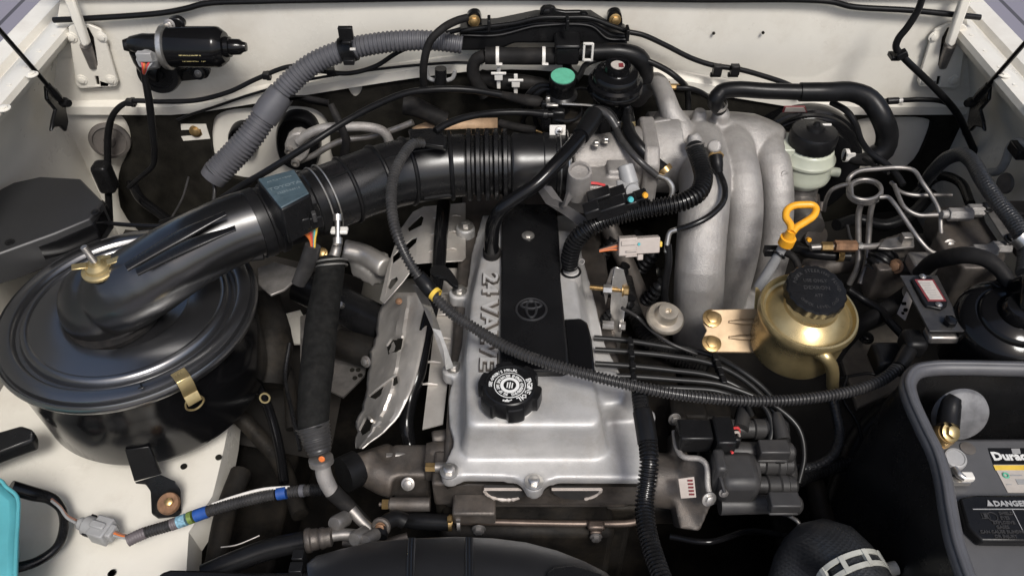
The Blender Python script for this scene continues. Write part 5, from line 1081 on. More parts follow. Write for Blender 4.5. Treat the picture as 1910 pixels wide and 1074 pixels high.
q = Z(1566, 476, .03); solo('hose_clip', band(q, RT, m(q, 11), m(q, 10), .0012).box(q + V((0, -m(q, 9), m(q, 8))), m(q, 8), .004, m(q, 10)), GOLDB, 'brass spring clip on the black hose behind the gold reservoir', 'clip')
t = thing('steering_box', 'grimy steering gear box in the shadow between dipstick and valve block', 'steering box', Z(1620, 440, -.05))
g = G(); g.prism(zc(.03, [(1625, 480), (1640, 445), (1690, 430), (1760, 440), (1770, 480), (1700, 500), (1640, 505)]), V((0, 0, -.06)))
g.tube(zz([(1500, 500, -.03), (1600, 492, -.03), (1680, 500, -.03)]), m(Z(1600, 500, -.03), 18), 16); g.tube(zz([(1690, 490, .04), (1730, 486, .045)]), m(Z(1700, 490, .04), 18), 18)
cast('casting', g, CASTD, t, .004, 4)
q = Z(1675, 446, .05); obj('bracket', G().prism(zc(.05, [(1638, 462), (1650, 446), (1704, 436), (1706, 460), (1660, 464)]), V((0, 0, -.004))).box(Z(1690, 445, .055), .014, .012, .014), STEELD, t, bevel=.001)
obj('dust_boot', G().tube(zz([(1655, 470, .03), (1640, 490, .02), (1628, 505, .01)]), [.018, .02, .014], 18, rib=.008, amp=.2), PLAS, t)
q = Z(1672, 497, .03); obj('bolt', G().bolt(q, V((-1, -.6, .6)), m(q, 10), 1.4), RUST, t)
obj('lug', G().box(Z(1720, 492, .05), .035, .03, .02), STEELD, t, bevel=.003)
solo('brake_adjuster', G().bolt(Z(1770, 458, .08), V((0, -1, .6)), .006, 1.5).cyl(Z(1762, 440, .07), Z(1775, 470, .07), .006), STEELD, 'small bright bleed screw on the shadowed side of the valve block', 'screw')
# plate with label
t = thing('label_plate', 'grey metal plate carrying a framed white label and a black bolt', 'plate', Z(1735, 570, .08))
PL = [(1679, 513), (1748, 513), (1800, 617), (1734, 617)]
zp = lambda u, v, dz=0: Z(u, v, .105 + dz)
obj('plate', G().prism([zp(u, v) for u, v in PL], V((0, 0, -.003))), LOOMG, t, bevel=.0006)
fr = obj('label_frame', G().prism([zp(u, v, .004) for u, v in [(1700, 521), (1708, 514), (1738, 516), (1768, 562), (1766, 570), (1756, 576), (1728, 570), (1722, 562)]], V((0, 0, -.005))), PLAS, t, bevel=.0012)
obj('label_border', G().prism([zp(u, v, .0048) for u, v in [(1706, 521), (1741, 521), (1765, 561), (1731, 561)]], V((0, 0, -.002))), REDP, fr)
lb = obj('label', G().prism([zp(u, v, .0054) for u, v in [(1711, 523), (1739, 523), (1760, 558), (1734, 558)]], V((0, 0, -.002))), LABEL, fr)
g = G(); a0, a1 = zp(1716, 526, .0056), zp(1735, 526, .0056); c0 = zp(1737, 556, .0056)
for i in range(7): 
    f = i / 6; p = zp(1719 + 19 * f, 528 + 26 * f, .0057); g.box(p + RT * m(p, 6), m(p, 20 - (i % 3) * 4), .0009, .0002)
obj('label_print', g, GREYP, lb)
for u, v in ((1721, 516), (1751, 568)): 
    q = zp(u, v, .005); obj('screw', G().bolt(q, UP, m(q, 4.5), 1.4, .8), STEEL, t)
q = zp(1770, 603, .001); obj('bolt', G().bolt(q, V((0, -.1, 1)), m(q, 12), 0, 1.0), BLACKP, t)
obj('bracket_leg', G().box(Z(1765, 625, .085), m(Z(1765, 625, .085), 76), .02, .012), STEELD, t, bevel=.003)
solo('side_label', G().prism([Z(1690, 545, .06), Z(1703, 555, .06), Z(1688, 598, .04), Z(1673, 585, .04)], V((.002, .002, -.001))), BEIGE, 'small spotted beige tag on the bracket left of the labelled plate', 'tag')
obj('tag_spot', G().box(Z(1686, 566, .0565), .005, .003, .003).box(Z(1689, 578, .052), .004, .003, .004).box(Z(1684, 584, .049), .003, .003, .002), FELT, bpy.data.objects['side_label'])
# charcoal canister / actuator
q = Z(1895, 590, .12); k = m(q, 1)
t = thing('vacuum_actuator', 'black domed round canister with raised centre at the right edge', 'canister', q - UP * .08)
axr = V((-.05, -.18, 1))
obj('shell', G().lathe([(88 * k, -.09), (95 * k, -.05), (98 * k, -.018), (97 * k, -.012), (92 * k, -.007), (84 * k, -.002), (72 * k, .002), (70 * k, -.001), (67 * k, -.001), (64 * k, .004), (60 * k, .006), (40 * k, .010), (38 * k, .006), (34 * k, .006), (32 * k, .018), (29 * k, .022), (0, .023)], q, axr, 72), BLACKP, t)
obj('outlet', G().tube([q + V((.0, -.005, .02)), q + V((.0, .01, .045)), Z(1886, 535, .128)], [k * 14, k * 13, k * 13], 18), BLACKP, t)
obj('strap', G().box(Z(1870, 532, .128), .022, .02, .006, (V((.8, .5, 0)), V((-.5, .8, 0)), UP)), BLACKP, t, bevel=.001)
t = thing('washer_hose_cable', 'black cable dropping from the hood past the right hinge down the fender corner', 'cable', W(1745, 165, 1.14))
tubepart('sheath', ww(1.12, [(1722, -8), (1712, 20), (1692, 52), (1676, 72), (1671, 88), (1682, 104), (1745, 166), (1785, 212), (1808, 260), (1830, 310), (1848, 340), (1862, 362)]), 6.5, RUB, t)
q = W(1682, 102, 1.115); obj('clip', G().box(q, m(q, 20), .012, m(q, 14), (V((.8, 0, .5)), V((0, 1, 0)), V((-.5, 0, .8)))).box(q + V((-.006, .01, -.008)), m(q, 16), .02, m(q, 9)), PLAS, t, bevel=.0015)
t = thing('firewall_cable', 'thin black cable along the cream ledge under the right hinge plate', 'cable', W(1720, 188, 1.15))
tubepart('sheath', ww(1.15, [(1640, 190, ), (1660, 188), (1690, 187), (1720, 186), (1755, 189), (1778, 200), (1792, 222), (1800, 250)]), 4.6, RUB, t)
q = W(1664, 188, 1.145); obj('joint', G().cyl(W(1655, 189, 1.146), W(1675, 188, 1.146), m(q, 6.5), 12), PLAS, t)
obj('white_band', G().cyl(W(1676, 188, 1.15), W(1683, 187, 1.15), m(q, 5.2), 12), WHITE, t)
hose('evaporator_pipe', 'grey pipe bent on the right cream fender wall', 'pipe', [X(1918, 272, .73), X(1900, 264, .73), X(1886, 272, .73), X(1876, 300, .735), X(1864, 318, .74), X(1846, 322, .745)], 8, GREYP)
solo('pipe_clip', G().box(X(1902, 280, .725), .02, .03, .016), BLACKS, 'little black clip under the grey pipe on the right fender', 'clip', bevel=.002)
solo('fender_plug', G().lathe([(.016, 0), (.014, .004), (.006, .003), (0, .006)], X(1876, 342, .74), V((-1, -.2, .1)), 24), GROM, 'small brown plug low on the right cream fender wall', 'plug')

# ------------------------------------------------------------------ battery box with battery
t = thing('battery_tray', 'black battery surround with a rounded rubber topped rim', 'battery tray', Z(1850, 900, -.1))
rim = [(1990, 690, .10), (1900, 688, .10), (1800, 686, .10), (1740, 687, .10), (1708, 694, .10), (1693, 716, .10), (1698, 745, .10), (1722, 800, .10), (1746, 850, .10), (1760, 900, .10), (1768, 950, .10), (1780, 1010, .10), (1796, 1060, .10), (1815, 1110, .10)]
RM = zz(rim)
obj('rubber_rim', G().tube(RM, m(RM[5], 15), 16), RIMM, t)
obj('rim_bead', G().tube([p + UP * m(RM[5], 13) + V((-.003, 0, 0)) for p in RM], m(RM[5], 5), 10), RIMM, t)
S = [p for p, _ in spline(RM, [0.01] * len(RM), .012)]
obj('skirt', G().rings([[p + V((-.006 if p.x < .5 else 0, 0, 0)) for p in S], [p + V((-.012, .004, -.05)) for p in S], [p + V((-.016, .004, -.26)) for p in S]], cap=False, closed=False), PLAS, t, smooth=60)
obj('inner_skirt', G().rings([[p + V((.006, -.002, 0)) for p in S], [p + V((.012, -.006, -.03)) for p in S], [p + V((.013, -.007, -.034)) for p in S], [p + V((.015, -.012, -.26)) for p in S]], cap=False, closed=False), PLAS, t, smooth=30)
bx_ = thing('battery', 'dark grey car battery with danger lid and store brand sticker', 'battery', Z(1880, 950, -.15))
zb = .035
BT = [(1715, 826), (1990, 826), (2050, 1130), (1792, 1130)]
b0 = Z(1722, 815, zb); b1 = Z(1800, 1120, zb)
xl = min(b0.x, b1.x) + .006
obj('case', G().box(V((xl + .14, (b0.y + b1.y) / 2 - .02, zb - .09)), .28, (b0.y - b1.y) + .04, .18), BATT, bx_, bevel=.006)
lidp = [(1789, 928), (1812, 922), (1990, 922), (1990, 1010), (1832, 1008), (1805, 982)]
ld = obj('vent_lid', G().prism(zc(zb + .014, lidp), V((0, 0, -.012))), PLAS, bx_, bevel=.0025)
zt = zb + .0145
g = text_g('DANGER', m(Z(1880, 940, zt), 15), Z(1853, 939, zt), RT, V((0, 1, 0)), .0005, 'LEFT', bold=.0003, sx=1.05)
p = Z(1845, 938, zt); kk = m(p, 1); g.prism([p + V((-6 * kk, -6 * kk, 0)), p + V((6 * kk, -6 * kk, 0)), p + V((0, 7 * kk, 0))], UP * .0006)
g.box(Z(1900, 949, zt), 170 * kk, 1.4 * kk, .0007).box(Z(1898, 970, zt), 1.2 * kk, 48 * kk, .0007)
obj('lettering', g, PRINTG, ld, smooth=0)
g = G()
for i, (s_, u) in enumerate((('SHIELD', 1868), ('EYES', 1866), ('EXPLOSIVE', 1864), ('GASES', 1862), ('CAN CAUSE BLINDNESS', 1866), ('OR INJURY', 1868))):
    g.merge(text_g(s_, m(Z(1870, 960, zt), 8.4), Z(u + 8, 957 + i * 8.6, zt), RT, V((0, 1, 0)), .0006, bold=.00015))
g.ring(Z(1851, 963, zt), UP, 9 * kk, 1 * kk, 24, 6).box(Z(1838, 966, zt), 14 * kk, 1 * kk, .0007).box(Z(1838, 956, zt), 14 * kk, 1 * kk, .0007).box(Z(1831, 961, zt), 1 * kk, 12 * kk, .0007).box(Z(1845, 961, zt), 1 * kk, 12 * kk, .0007).box(Z(1838, 961, zt), 6 * kk, 8 * kk, .0007)
obj('lettering', g, PLASG, ld, smooth=0)
st = obj('sticker', G().prism(zc(zb + .0008, [(1843, 835), (1990, 835), (2000, 866), (1853, 866)]), V((0, 0, -.0006))), PLAS, bx_)
stb = obj('sticker', G().prism(zc(zb + .0008, [(1853, 866), (2000, 866), (2020, 918), (1880, 918)]), V((0, 0, -.0006))), LABEL, bx_)
obj('sticker_band', G().prism(zc(zb + .0012, [(1853, 867), (2000, 867), (2003, 876), (1857, 876)]), V((0, 0, -.0006))), YELW, stb)
p = Z(1876, 886, zb + .0012); obj('sticker_logo', G().ring(p, UP, 5 * kk, 2 * kk, 20, 6), GREEN, stb)
g = G().box(Z(1896, 886, zb + .0011), 22 * kk, 3 * kk, .0004).box(Z(1905, 898, zb + .0011), 18 * kk, 12 * kk, .0004).box(Z(1882, 903, zb + .0011), 10 * kk, 2 * kk, .0004)
obj('sticker_print', g, GREYP, stb)
obj('lettering', text_g('Duracell', m(Z(1880, 850, zb), 24), Z(1850, 851, zb + .0012), RT, V((0, 1, 0)), .0004, 'LEFT', bold=.0006, sx=1.05), PRINTW, st, smooth=0)
for u in (1886, 1922): obj('sticker_check', G().prism(zc(zb + .0011, [(u, 836), (u + 16, 836), (u + 18, 846), (u + 3, 846)]), V((0, 0, -.0004))), GREYP, st)
p = Z(1805, 836, zb + .0003); obj('cell_mark', G().lathe([(15 * kk, 0), (15 * kk, .0008), (14 * kk, .001), (0, .001)], p, UP, 40), GROM, bx_)
p = Z(1783, 853, zb + .02); obj('terminal_post', G().lathe([(22 * kk, -.03), (22 * kk, -.002), (20 * kk, 0), (17 * kk, .0005), (16 * kk, -.0005), (0, 0)], p, V((-.05, -.2, 1)), 32), GREYP, bx_)
bt_ = thing('battery_terminal', 'brass battery clamp with gold bolt, grey pole and black sleeved cable', 'battery terminal', Z(1770, 830, .05))
p = Z(1772, 806, .085); kk = m(p, 1)
obj('clamp_bolt', G().bolt(p, V((.25, -.6, 1)), 13 * kk, 1.4, 1.0), GOLD, bt_)
obj('clamp_base', G().lathe([(21 * kk, -.012), (22 * kk, -.004), (18 * kk, .0)], p - V((.002, 0, .002)), V((.15, -.4, 1)), 28).lathe([(19 * kk, -.024), (22 * kk, -.014)], p - V((.002, 0, .002)), V((.1, -.3, 1)), 28), GOLDB, bt_)
obj('cable_sleeve', G().tube(zz([(1768, 796, .088), (1770, 776, .092), (1775, 752, .10), (1782, 740, .105)]), [m(p, 20), m(p, 20), m(p, 18), m(p, 12)], 18), PLAS, bt_)
obj('clamp_tail', G().tube(zz([(1780, 872, .05), (1790, 886, .05), (1800, 892, .05)]), [6 * kk, 7 * kk, 5 * kk], 12).box(Z(1790, 897, .042), .02, .008, .006), STEEL, bt_)
obj('clamp_foot', G().box(Z(1803, 889, .045), .014, .010, .008), WHITE, bt_, bevel=.002)
p = Z(1792, 772, .06)
q_ = W(1790, 772, Z(1790, 826, zb).y + .010); kk = m(q_, 1)
obj('grommet', G().lathe([(52 * kk, 0), (50 * kk, .004), (46 * kk, .006), (20 * kk, .009), (0, .010)], q_, V((-.05, -1, .5)), 40), DISCM, bx_)

# ------------------------------------------------------------------ distributor
t = thing('distributor', 'dark grey ignition distributor with tall cap towers and cast body', 'distributor', Z(1340, 880, -.14))
q = Z(1300, 900, -.05); k = m(q, 1)
g = G()
g.prism([Z(u, v, z_) for u, v, z_ in [(1254, 805, -.035), (1272, 808, -.03), (1284, 848, -.02), (1318, 858, -.015), (1328, 880, -.02), (1326, 945, -.05), (1306, 990, -.08), (1268, 985, -.08), (1250, 900, -.055)]], V((.004, .03, -.05)))
g.lathe([(52 * k, -.05), (52 * k, .01)], Z(1290, 900, -.075), V((1, -.1, 0)), 32)
cast('body', g, CASTD, t, .003, 4)
obj('flange_rim', G().tube(zz([(1258, 805, -.022), (1264, 838, -.014), (1276, 852, -.010), (1306, 856, -.006), (1318, 868, -.006), (1320, 905, -.02), (1326, 932, -.03)]), .0036, 10), CAST, t)
obj('bolt', G().bolt(Z(1322, 930, -.025), V((.3, -1, .5)), .006, 1.5), STEEL, t)
lb = [Z(1263, 888, -.012), Z(1292, 884, -.010), Z(1296, 922, -.03), Z(1268, 924, -.032)]
l_ = obj('label', G().prism([p + V((0, -.006, .004)) for p in lb], V((0, .002, -.002))), BEIGE, t)
nrm = (lb[1] - lb[0]).cross(lb[3] - lb[0]).normalized() * -1
g = G()
for i in range(5):
    f = .15 + i * .17; p = lb[0].lerp(lb[3], f).lerp(lb[1].lerp(lb[2], f), .72) + V((0, -.0064, .0044)); g.box(p, .006, .0012, .0022)
obj('label_print', g, REDP, l_)
c0_ = Z(1318, 880, -.055); kc = m(c0_, 1)
obj('cap', G().lathe([(56 * kc, 0), (58 * kc, .004), (58 * kc, .016), (52 * kc, .020), (50 * kc, .052), (46 * kc, .058), (30 * kc, .060)], c0_, V((1, .02, 0)), 40), PLASG, t)
obj('cap_shell', G().box(Z(1372, 890, -.022), 74 * kc, .05, 66 * kc), PLASG, t, bevel=.010)
obj('cap_lug', G().box(Z(1336, 880, -.012), 20 * kc, .03, 84 * kc), PLASG, t, bevel=.004)
for (u, v, z_), L_, lab in (((1385, 842, -.03), 95, ''), ((1400, 866, -.05), 80, ''), ((1392, 940, -.05), 100, ''), ((1405, 905, -.06), 80, ''), ((1380, 800, -.06), 80, '')):
    p = Z(u, v, z_); kk = m(p, 1)
    tw_ = obj('tower', G().cyl(p - RT * (50 * kk), p + RT * ((L_ - 50) * kk), 20 * kk, 24, 17 * kk), PLASG, t)
    e = p + RT * ((L_ - 50) * kk)
    obj('boot', G().lathe([(16 * kk, -.006), (20 * kk, -.004), (19 * kk, .010), (22 * kk, .012), (22 * kk, .020), (19 * kk, .022), (19 * kk, .030), (13 * kk, .034)], e, V((1, .05, -.1)), 20), PLASG, tw_)
for u, v in ((1442, 838), (1462, 936)):
    p = Z(u, v, -.01); kk = m(p, 1); obj('boot_clip', G().box(p, 56 * kk, .02, 24 * kk).box(p + V((0, -.004, -18 * kk)), 56 * kk, .012, 6 * kk), PLASG, t, bevel=.003)
for (a, b) in (((1392, 742, -.05), (1382, 800, -.05)), ((1448, 770, -.04), (1460, 820, -.05)), ((1478, 868, -.08), (1470, 915, -.09))):
    A_, B_ = Z(*a), Z(*b); obj('lead_boot', G().tube([A_, A_.lerp(B_, .3), B_], [m(A_, 8), m(A_, 12), m(A_, 14)], 16), PLASG, t)
p = Z(1308, 812, .0); kk = m(p, 1)
obj('plug_connector', G().box(p - RT * (14 * kk), 62 * kk, .03, 44 * kk).box(p + V((36 * kk, -.006, 6 * kk)), 36 * kk, .04, 54 * kk).box(p + V((36 * kk, -.016, -20 * kk)), 34 * kk, .03, 18 * kk).box(p + V((62 * kk, 0, -6 * kk)), 18 * kk, .022, 30 * kk), PLAS, t, bevel=.0025)
for i, mt in enumerate((REDW, BEIGE)):
    a_ = Z(1362, 800 + i * 8, .01); obj('wire', G().tube([a_, a_ + V((.008, -.001, .004)), a_ + V((.012, .0, -.006))], .0018, 6), mt, t)
obj('connector_seal', G().lathe([(.0016, 0), (.0016, .003)], Z(1364, 842, .01), V((.3, -1, .6)), 12), REDW, t)
g = G()
for u, v, z_, a, b_ in ((1290, 765, -.06, 50, 30), (1262, 780, -.07, 30, 60), (1330, 770, -.07, 60, 36), (1420, 790, -.08, 90, 40)):
    p = Z(u, v, z_); g.box(p, m(p, a), .04, m(p, b_))
solo('dirty_bracket', g, DIRT, 'grimy bracketry in shadow just above the distributor plug', 'bracket', bevel=.005)
p = Z(1258, 781, -.04); solo('cover_bolt', G().bolt(p, V((.2, -1, .4)), m(p, 9), 1.4), STEELD, 'dull bolt on the dark edge left of the distributor plug', 'bolt')
p = Z(1350, 918, -.015); obj('cap_screw', G().bolt(p, V((.2, -1, .5)), m(p, 7), 1.4), STEELD, t)
obj('cap_rib', G().tube(zz([(1335, 868, .0), (1345, 895, .0), (1352, 918, -.008)]), .002, 8), PLASG, t)

# big ribbed loom in front of the valve cover's right end
t = thing('wiring_loom', 'glossy black ribbed wiring loom dropping in front of the valve cover right end', 'loom', Z(1210, 900, .0))
tubepart('hose', zz([(1192, 722, .05), (1194, 745, .05), (1198, 772, .048)]), [15, 15.5, 16], LOOM, t, rib=7, n=20, amp=.2)
tubepart('sleeve', zz([(1198, 768, .048), (1203, 792, .045), (1208, 826, .04)]), [18, 19, 19], PLAS, t, n=22)
tubepart('hose', zz([(1208, 822, .04), (1211, 860, .035), (1207, 900, .02), (1202, 940, .008), (1206, 985, .004), (1218, 1030, .006), (1236, 1080, .01), (1248, 1110, .012)]), [18, 18.5, 18.5, 18.5, 18.5, 19, 19, 19], LOOM, t, rib=7.4, n=22, amp=.25)
# main loom crossing everything
t = thing('corrugated_loom', 'long dusty corrugated loom sweeping from the hose fin across the valve cover to the right', 'loom', Z(1000, 680, .07))
tubepart('hose', zz([(790, 268, .19), (772, 268, .195), (752, 290, .195), (734, 330, .19), (730, 380, .18), (738, 430, .165), (756, 475, .145), (778, 512, .125), (800, 540, .11)]), [8, 9.5, 10, 10.5, 10.5, 10.5, 10.5, 10.5, 10.5], LOOMG, t, rib=6.4, n=16, amp=.27)
tubepart('black_sleeve', zz([(780, 514, .125), (796, 533, .112), (806, 546, .107)]), [13, 14.5, 13.5], RUB, t)
tubepart('hose', zz([(806, 548, .106), (840, 582, .094), (890, 615, .084), (940, 645, .08), (1000, 670, .08), (1080, 694, .08), (1160, 714, .075), (1250, 733, .07), (1350, 745, .065), (1450, 747, .06), (1530, 740, .06), (1600, 726, .06), (1650, 705, .062), (1680, 680, .065)]), [10.5, 11, 11, 11.5, 11.5, 11.5, 11.5, 11.5, 11, 11, 11, 11, 11.5, 12], LOOMG, t, rib=6.6, n=16, amp=.27)
tubepart('smooth_end', zz([(1676, 684, .066), (1690, 662, .068), (1700, 645, .07)]), [13, 15, 14], RUB, t)
q = Z(812, 549, .106); obj('marker_band', band(q, V((.7, -.6, -.2)), m(q, 12), m(q, 8), .001), YELW, t)
q = Z(1702, 640, .07); obj('elbow_plug', G().box(q, m(q, 40), .03, m(q, 40)).box(q + V((-.02, .0, -.03)), m(q, 60), .04, m(q, 40)), RUB, t, bevel=.006)

# ------------------------------------------------------------------ exhaust heat shield on the left of the engine
t = thing('exhaust_shield', 'crumpled tan grey steel exhaust heat shield with punched slots', 'heat shield', Z(760, 600, -.1))
# upper plate: flat top beside the head with row of small louvres
up_ = [(790, 385), (868, 378), (868, 480), (862, 487), (800, 490), (776, 492), (752, 525), (716, 566), (708, 560), (722, 500), (745, 430), (770, 395)]
slots = [[(760, 425), (785, 402), (790, 406), (786, 420), (762, 432)], [(732, 478), (745, 466), (768, 446), (778, 443), (776, 452), (752, 476), (732, 492)], [(723, 536), (728, 522), (740, 516), (742, 522), (728, 540)]]
zs_ = lambda u, v: -.045 - .00045 * max(0, 790 - u) + .004 * (abs(((v + u) / 40.0) % 2 - 1) - .5)
plate = obj('upper_plate', G().sheet([[Z(u, v, zs_(u, v)) for u, v in up_]] + [[Z(u, v, zs_(u, v)) for u, v in s_] for s_ in slots], V((.001, .001, -.002))), SHIELD, t, bevel=.0006)
for v0, x0 in ((402, 812), (432, 808), (464, 804)):
    for du in (0, 34):
        p = Z(x0 + du + 5, v0 + (4 if du == 0 else 1), -.044); a_ = (V((.96, .22, 0)) if du == 0 else V((.98, -.05, 0)))
        obj('louvre', G().tube([p - a_ * .008, p + UP * .002, p + a_ * .008], [.0012, .002, .0012], 8), SHIELD, plate)
low = [(784, 530), (800, 545), (802, 572), (776, 700), (752, 760), (735, 790), (664, 842), (668, 780), (680, 735), (690, 690), (684, 676), (700, 625), (706, 590), (720, 570), (752, 540), (770, 492)]
slots = [[(722, 642), (732, 632), (750, 630), (748, 645), (740, 652), (724, 660)], [(672, 800), (688, 778), (694, 784), (690, 800), (676, 812)]]
def zl(u, v):
    e = min(1, max(0, (790 - u) / 110.0)); return -.035 - .07 * e * e - .006 * math.sin((v - 540) / 26.0) * e
poly = [Z(u, v, zl(u, v)) for u, v in low]
# build as a draped grid clipped to rows so the sheet can bulge
edge = {545: (722, 796), 570: (712, 800), 600: (704, 797), 630: (698, 792), 660: (690, 786), 690: (688, 779), 720: (682, 770), 750: (676, 757), 780: (668, 740), 806: (665, 715), 835: (664, 676)}
ks_ = sorted(edge)
def ed(v):
    v = min(max(v, 545), 835)
    for a_, b_ in zip(ks_, ks_[1:]):
        if a_ <= v <= b_:
            f = (v - a_) / (b_ - a_); return edge[a_][0] + f * (edge[b_][0] - edge[a_][0]), edge[a_][1] + f * (edge[b_][1] - edge[a_][1])
def lowz(u, v):
    a_, b_ = ed(v); e = min(1, max(0, (b_ - u) / max(1, b_ - a_)))
    fold = .010 * (abs(((v * .8 + u * .5) / 46.0) % 2 - 1) - .5) * (.3 + e)          # pressed folds running across
    return -.03 - .085 * e ** 1.5 + fold - .04 * max(0, (v - 740) / 95) + .006 * (e > .42 and e < .62)
rnd = random.Random(5); rows = []
for j in range(30):
    v = 545 + 290 * j / 29; a_, b_ = ed(v); jag = rnd.uniform(-4, 4); r = []
    for i in range(16):
        u = a_ + jag + (b_ - a_ - jag) * i / 15
        r.append(Z(u, v, lowz(u, v) + rnd.uniform(-.0016, .0016) * (i < 15)))
    rows.append(r)
lo = obj('lower_plate', G().rings(rows, cap=False, closed=False), SHIELD, t, smooth=22)
lo.modifiers.new('s', 'SOLIDIFY').thickness = .002
for pts in ([(722, 646), (732, 634), (751, 630), (748, 648), (738, 654), (724, 660)], [(690, 738), (712, 722), (740, 700), (742, 712), (700, 742)], [(672, 802), (684, 780), (694, 786), (690, 800), (676, 810)]):
    P_ = [Z(u, v, lowz(u, v) + .004) for u, v in pts]
    obj('punched_slot', G().prism(P_, V((0, 0, -.003))), FELT, lo)
    obj('slot_lip', G().tube([P_[0] + UP * .001, P_[1] + UP * .003, P_[2] + UP * .002], .0022, 6), SHIELD, lo)
q = Z(683, 674, -.09); obj('bolt', G().bolt(q, V((-.5, -.7, .5)), m(q, 8), 1.4), STEELD, t)
q = Z(744, 562, -.05); obj('bolt', G().bolt(q, V((0, -.4, 1)), m(q, 5), 1.3), RUST, t)
# inner plate strip between rods and head
ip = obj('inner_plate', G().prism(zc(-.075, [(822, 500), (856, 500), (852, 680), (836, 700), (826, 790), (788, 800), (800, 700)]), V((0, 0, -.002))), SHIELD, t)
for v, u in ((548, 835), (588, 826), (632, 826), (676, 806), (717, 800)):
    p = Z(u, v, -.073); obj('louvre', G().tube([p - RT * .012, p + UP * .002, p + RT * .012], [.0012, .002, .0012], 8), SHIELD, ip)
t2 = thing('shield_tang', 'flattened bare steel strut running from the loom clip to the cover bolt', 'bracket', Z(820, 620, .0))
obj('strut', G().rings([[Z(u, v, z_) for u, v, z_ in r] for r in ([(768, 530, .09), (788, 540, .10), (786, 534, .10)], [(786, 566, .06), (806, 572, .065), (800, 560, .07)], [(806, 612, .03), (822, 616, .03), (815, 604, .035)], [(832, 690, -.02), (846, 684, -.02), (840, 676, -.018)])]), STEEL, t2, smooth=20)
hose('dipstick_tube', 'glossy black tube passing down between heat shield and valve cover', 'pipe', zz([(828, 380, -.02), (822, 440, -.02), (818, 500, -.025), (808, 560, -.03), (792, 630, -.045), (778, 700, -.065), (764, 745, -.085), (758, 790, -.10), (764, 830, -.12), (772, 862, -.13), (760, 900, -.15)]), [13, 13, 13, 13, 14, 15, 15, 14, 13, 12, 10], BLACKP, n=18)
t = thing('tube_bracket', 'black bracket clamping the glossy tube to a cover stud', 'bracket', Z(825, 510, -.02))
obj('arm', G().prism(zc(-.012, rr([(800, 500), (815, 492), (835, 496), (853, 520), (856, 535), (844, 532), (828, 516), (806, 514)], 1)), V((0, 0, -.006))), BLACKS, t, bevel=.001)
g = G()
for pts in ([(660, 460, -.10), (700, 462, -.10), (726, 470, -.10), (724, 505, -.12), (690, 512, -.12), (650, 490, -.11)],): g.prism(zz(pts), V((0, 0, -.03)))
g.tube(zz([(640, 465, -.09), (680, 475, -.10), (720, 500, -.10)]), [m(Z(680, 475, -.1), 20)] * 3, 16)
t = thing('exhaust_manifold', 'bright crumpled metal duct ending behind the foam wrapped pipe', 'duct', Z(680, 490, -.12)); cast('duct', g, SHIELD, t, .004, 3)
t = thing('dark_heat_pipe', 'dark steel pipe running behind the foam wrapped pipe', 'pipe', Z(670, 600, -.16))
obj('pipe', G().tube(zz([(560, 530, -.14), (620, 560, -.15), (680, 590, -.15), (720, 610, -.15)]), m(Z(640, 580, -.15), 34), 22), PLAS, t)
obj('pipe', G().tube(zz([(630, 640, -.16), (700, 660, -.16)]), m(Z(640, 580, -.15), 28), 22), DIRT, t)
obj('bright_stud', G().lathe([(.005, 0), (.005, .01)], Z(638, 570, -.10), V((-.2, -.6, 1)), 12), STEEL, t)
solo('splash_plate', G().prism(zc(-.20, [(560, 590), (600, 575), (640, 600), (690, 640), (680, 700), (640, 740), (560, 700)]), V((0, 0, -.004))), STEELD, 'grey drilled steel splash plate low beneath the heat shield', 'plate')
for u, v in ((664, 675), (657, 690), (668, 690), (662, 705), (672, 700)):
    obj('drilled_hole', G().lathe([(.004, 0), (.004, .001)], Z(u, v, -.1995), UP, 12), FELT, bpy.data.objects['splash_plate'])

# ------------------------------------------------------------------ foam wrapped pipe on the left
t = thing('foam_wrapped_pipe', 'foam sleeved black pipe with taped ribbed end dropping left of the heat shield', 'pipe', Z(595, 700, -.02))
tubepart('foam_sleeve', zz([(618, 490, .08), (610, 540, .07), (600, 600, .06), (592, 680, .045), (586, 740, .03), (584, 800, .01)]), [26, 28, 30, 31, 30, 28], FOAMM, t, n=28, noisy=.01)
tubepart('tape_end', zz([(583, 792, .012), (590, 818, .0), (597, 845, -.012)]), [32, 28, 22], LOOMG, t, n=26, rib=7, amp=.05)
q = Z(599, 858, -.018); obj('stop_ring', G().lathe([(m(q, 20), -.004), (m(q, 23), -.003), (m(q, 23), .004), (m(q, 18), .006)], q, V((.1, -.4, -1)), 28), STEELD, t)
obj('paint_mark', G().lathe([(.004, 0), (.003, .001)], Z(600, 856, -.004), V((0, -1, .5)), 12), ORANGE, t)
tubepart('metal_pipe', zz([(601, 862, -.02), (604, 884, -.035), (612, 904, -.05), (620, 918, -.06)]), [14, 15, 15, 14], CAST, t, n=18)
tubepart('lower_pipe', zz([(618, 914, -.058), (640, 935, -.075), (668, 962, -.09), (692, 988, -.10)]), [16, 15, 13, 12], RUBD, t, n=18)
tubepart('lower_pipe', zz([(655, 950, -.08), (675, 972, -.09), (700, 995, -.10)]), [11, 10, 10], STEELD, t)
tubepart('top_neck', zz([(630, 452, .10), (626, 470, .095), (620, 486, .085)]), [9, 10, 12], STEELD, t)
for v, z_ in ((487, .083), (496, .08)):
    q = Z(619, v, z_); obj('clip_wire', G().ring(q, V((.1, -.7, -.6)), m(q, 28), m(q, 2), 36, 6), STEEL, t)
t = thing('sensor_bracket', 'rusty bolt and grey bracket under the air flow sensor', 'bracket', Z(600, 470, .05))
obj('bracket', G().prism(zc(.06, [(590, 500), (600, 480), (632, 476), (640, 500), (610, 510)]), V((0, 0, -.004))), CASTD, t, bevel=.001)
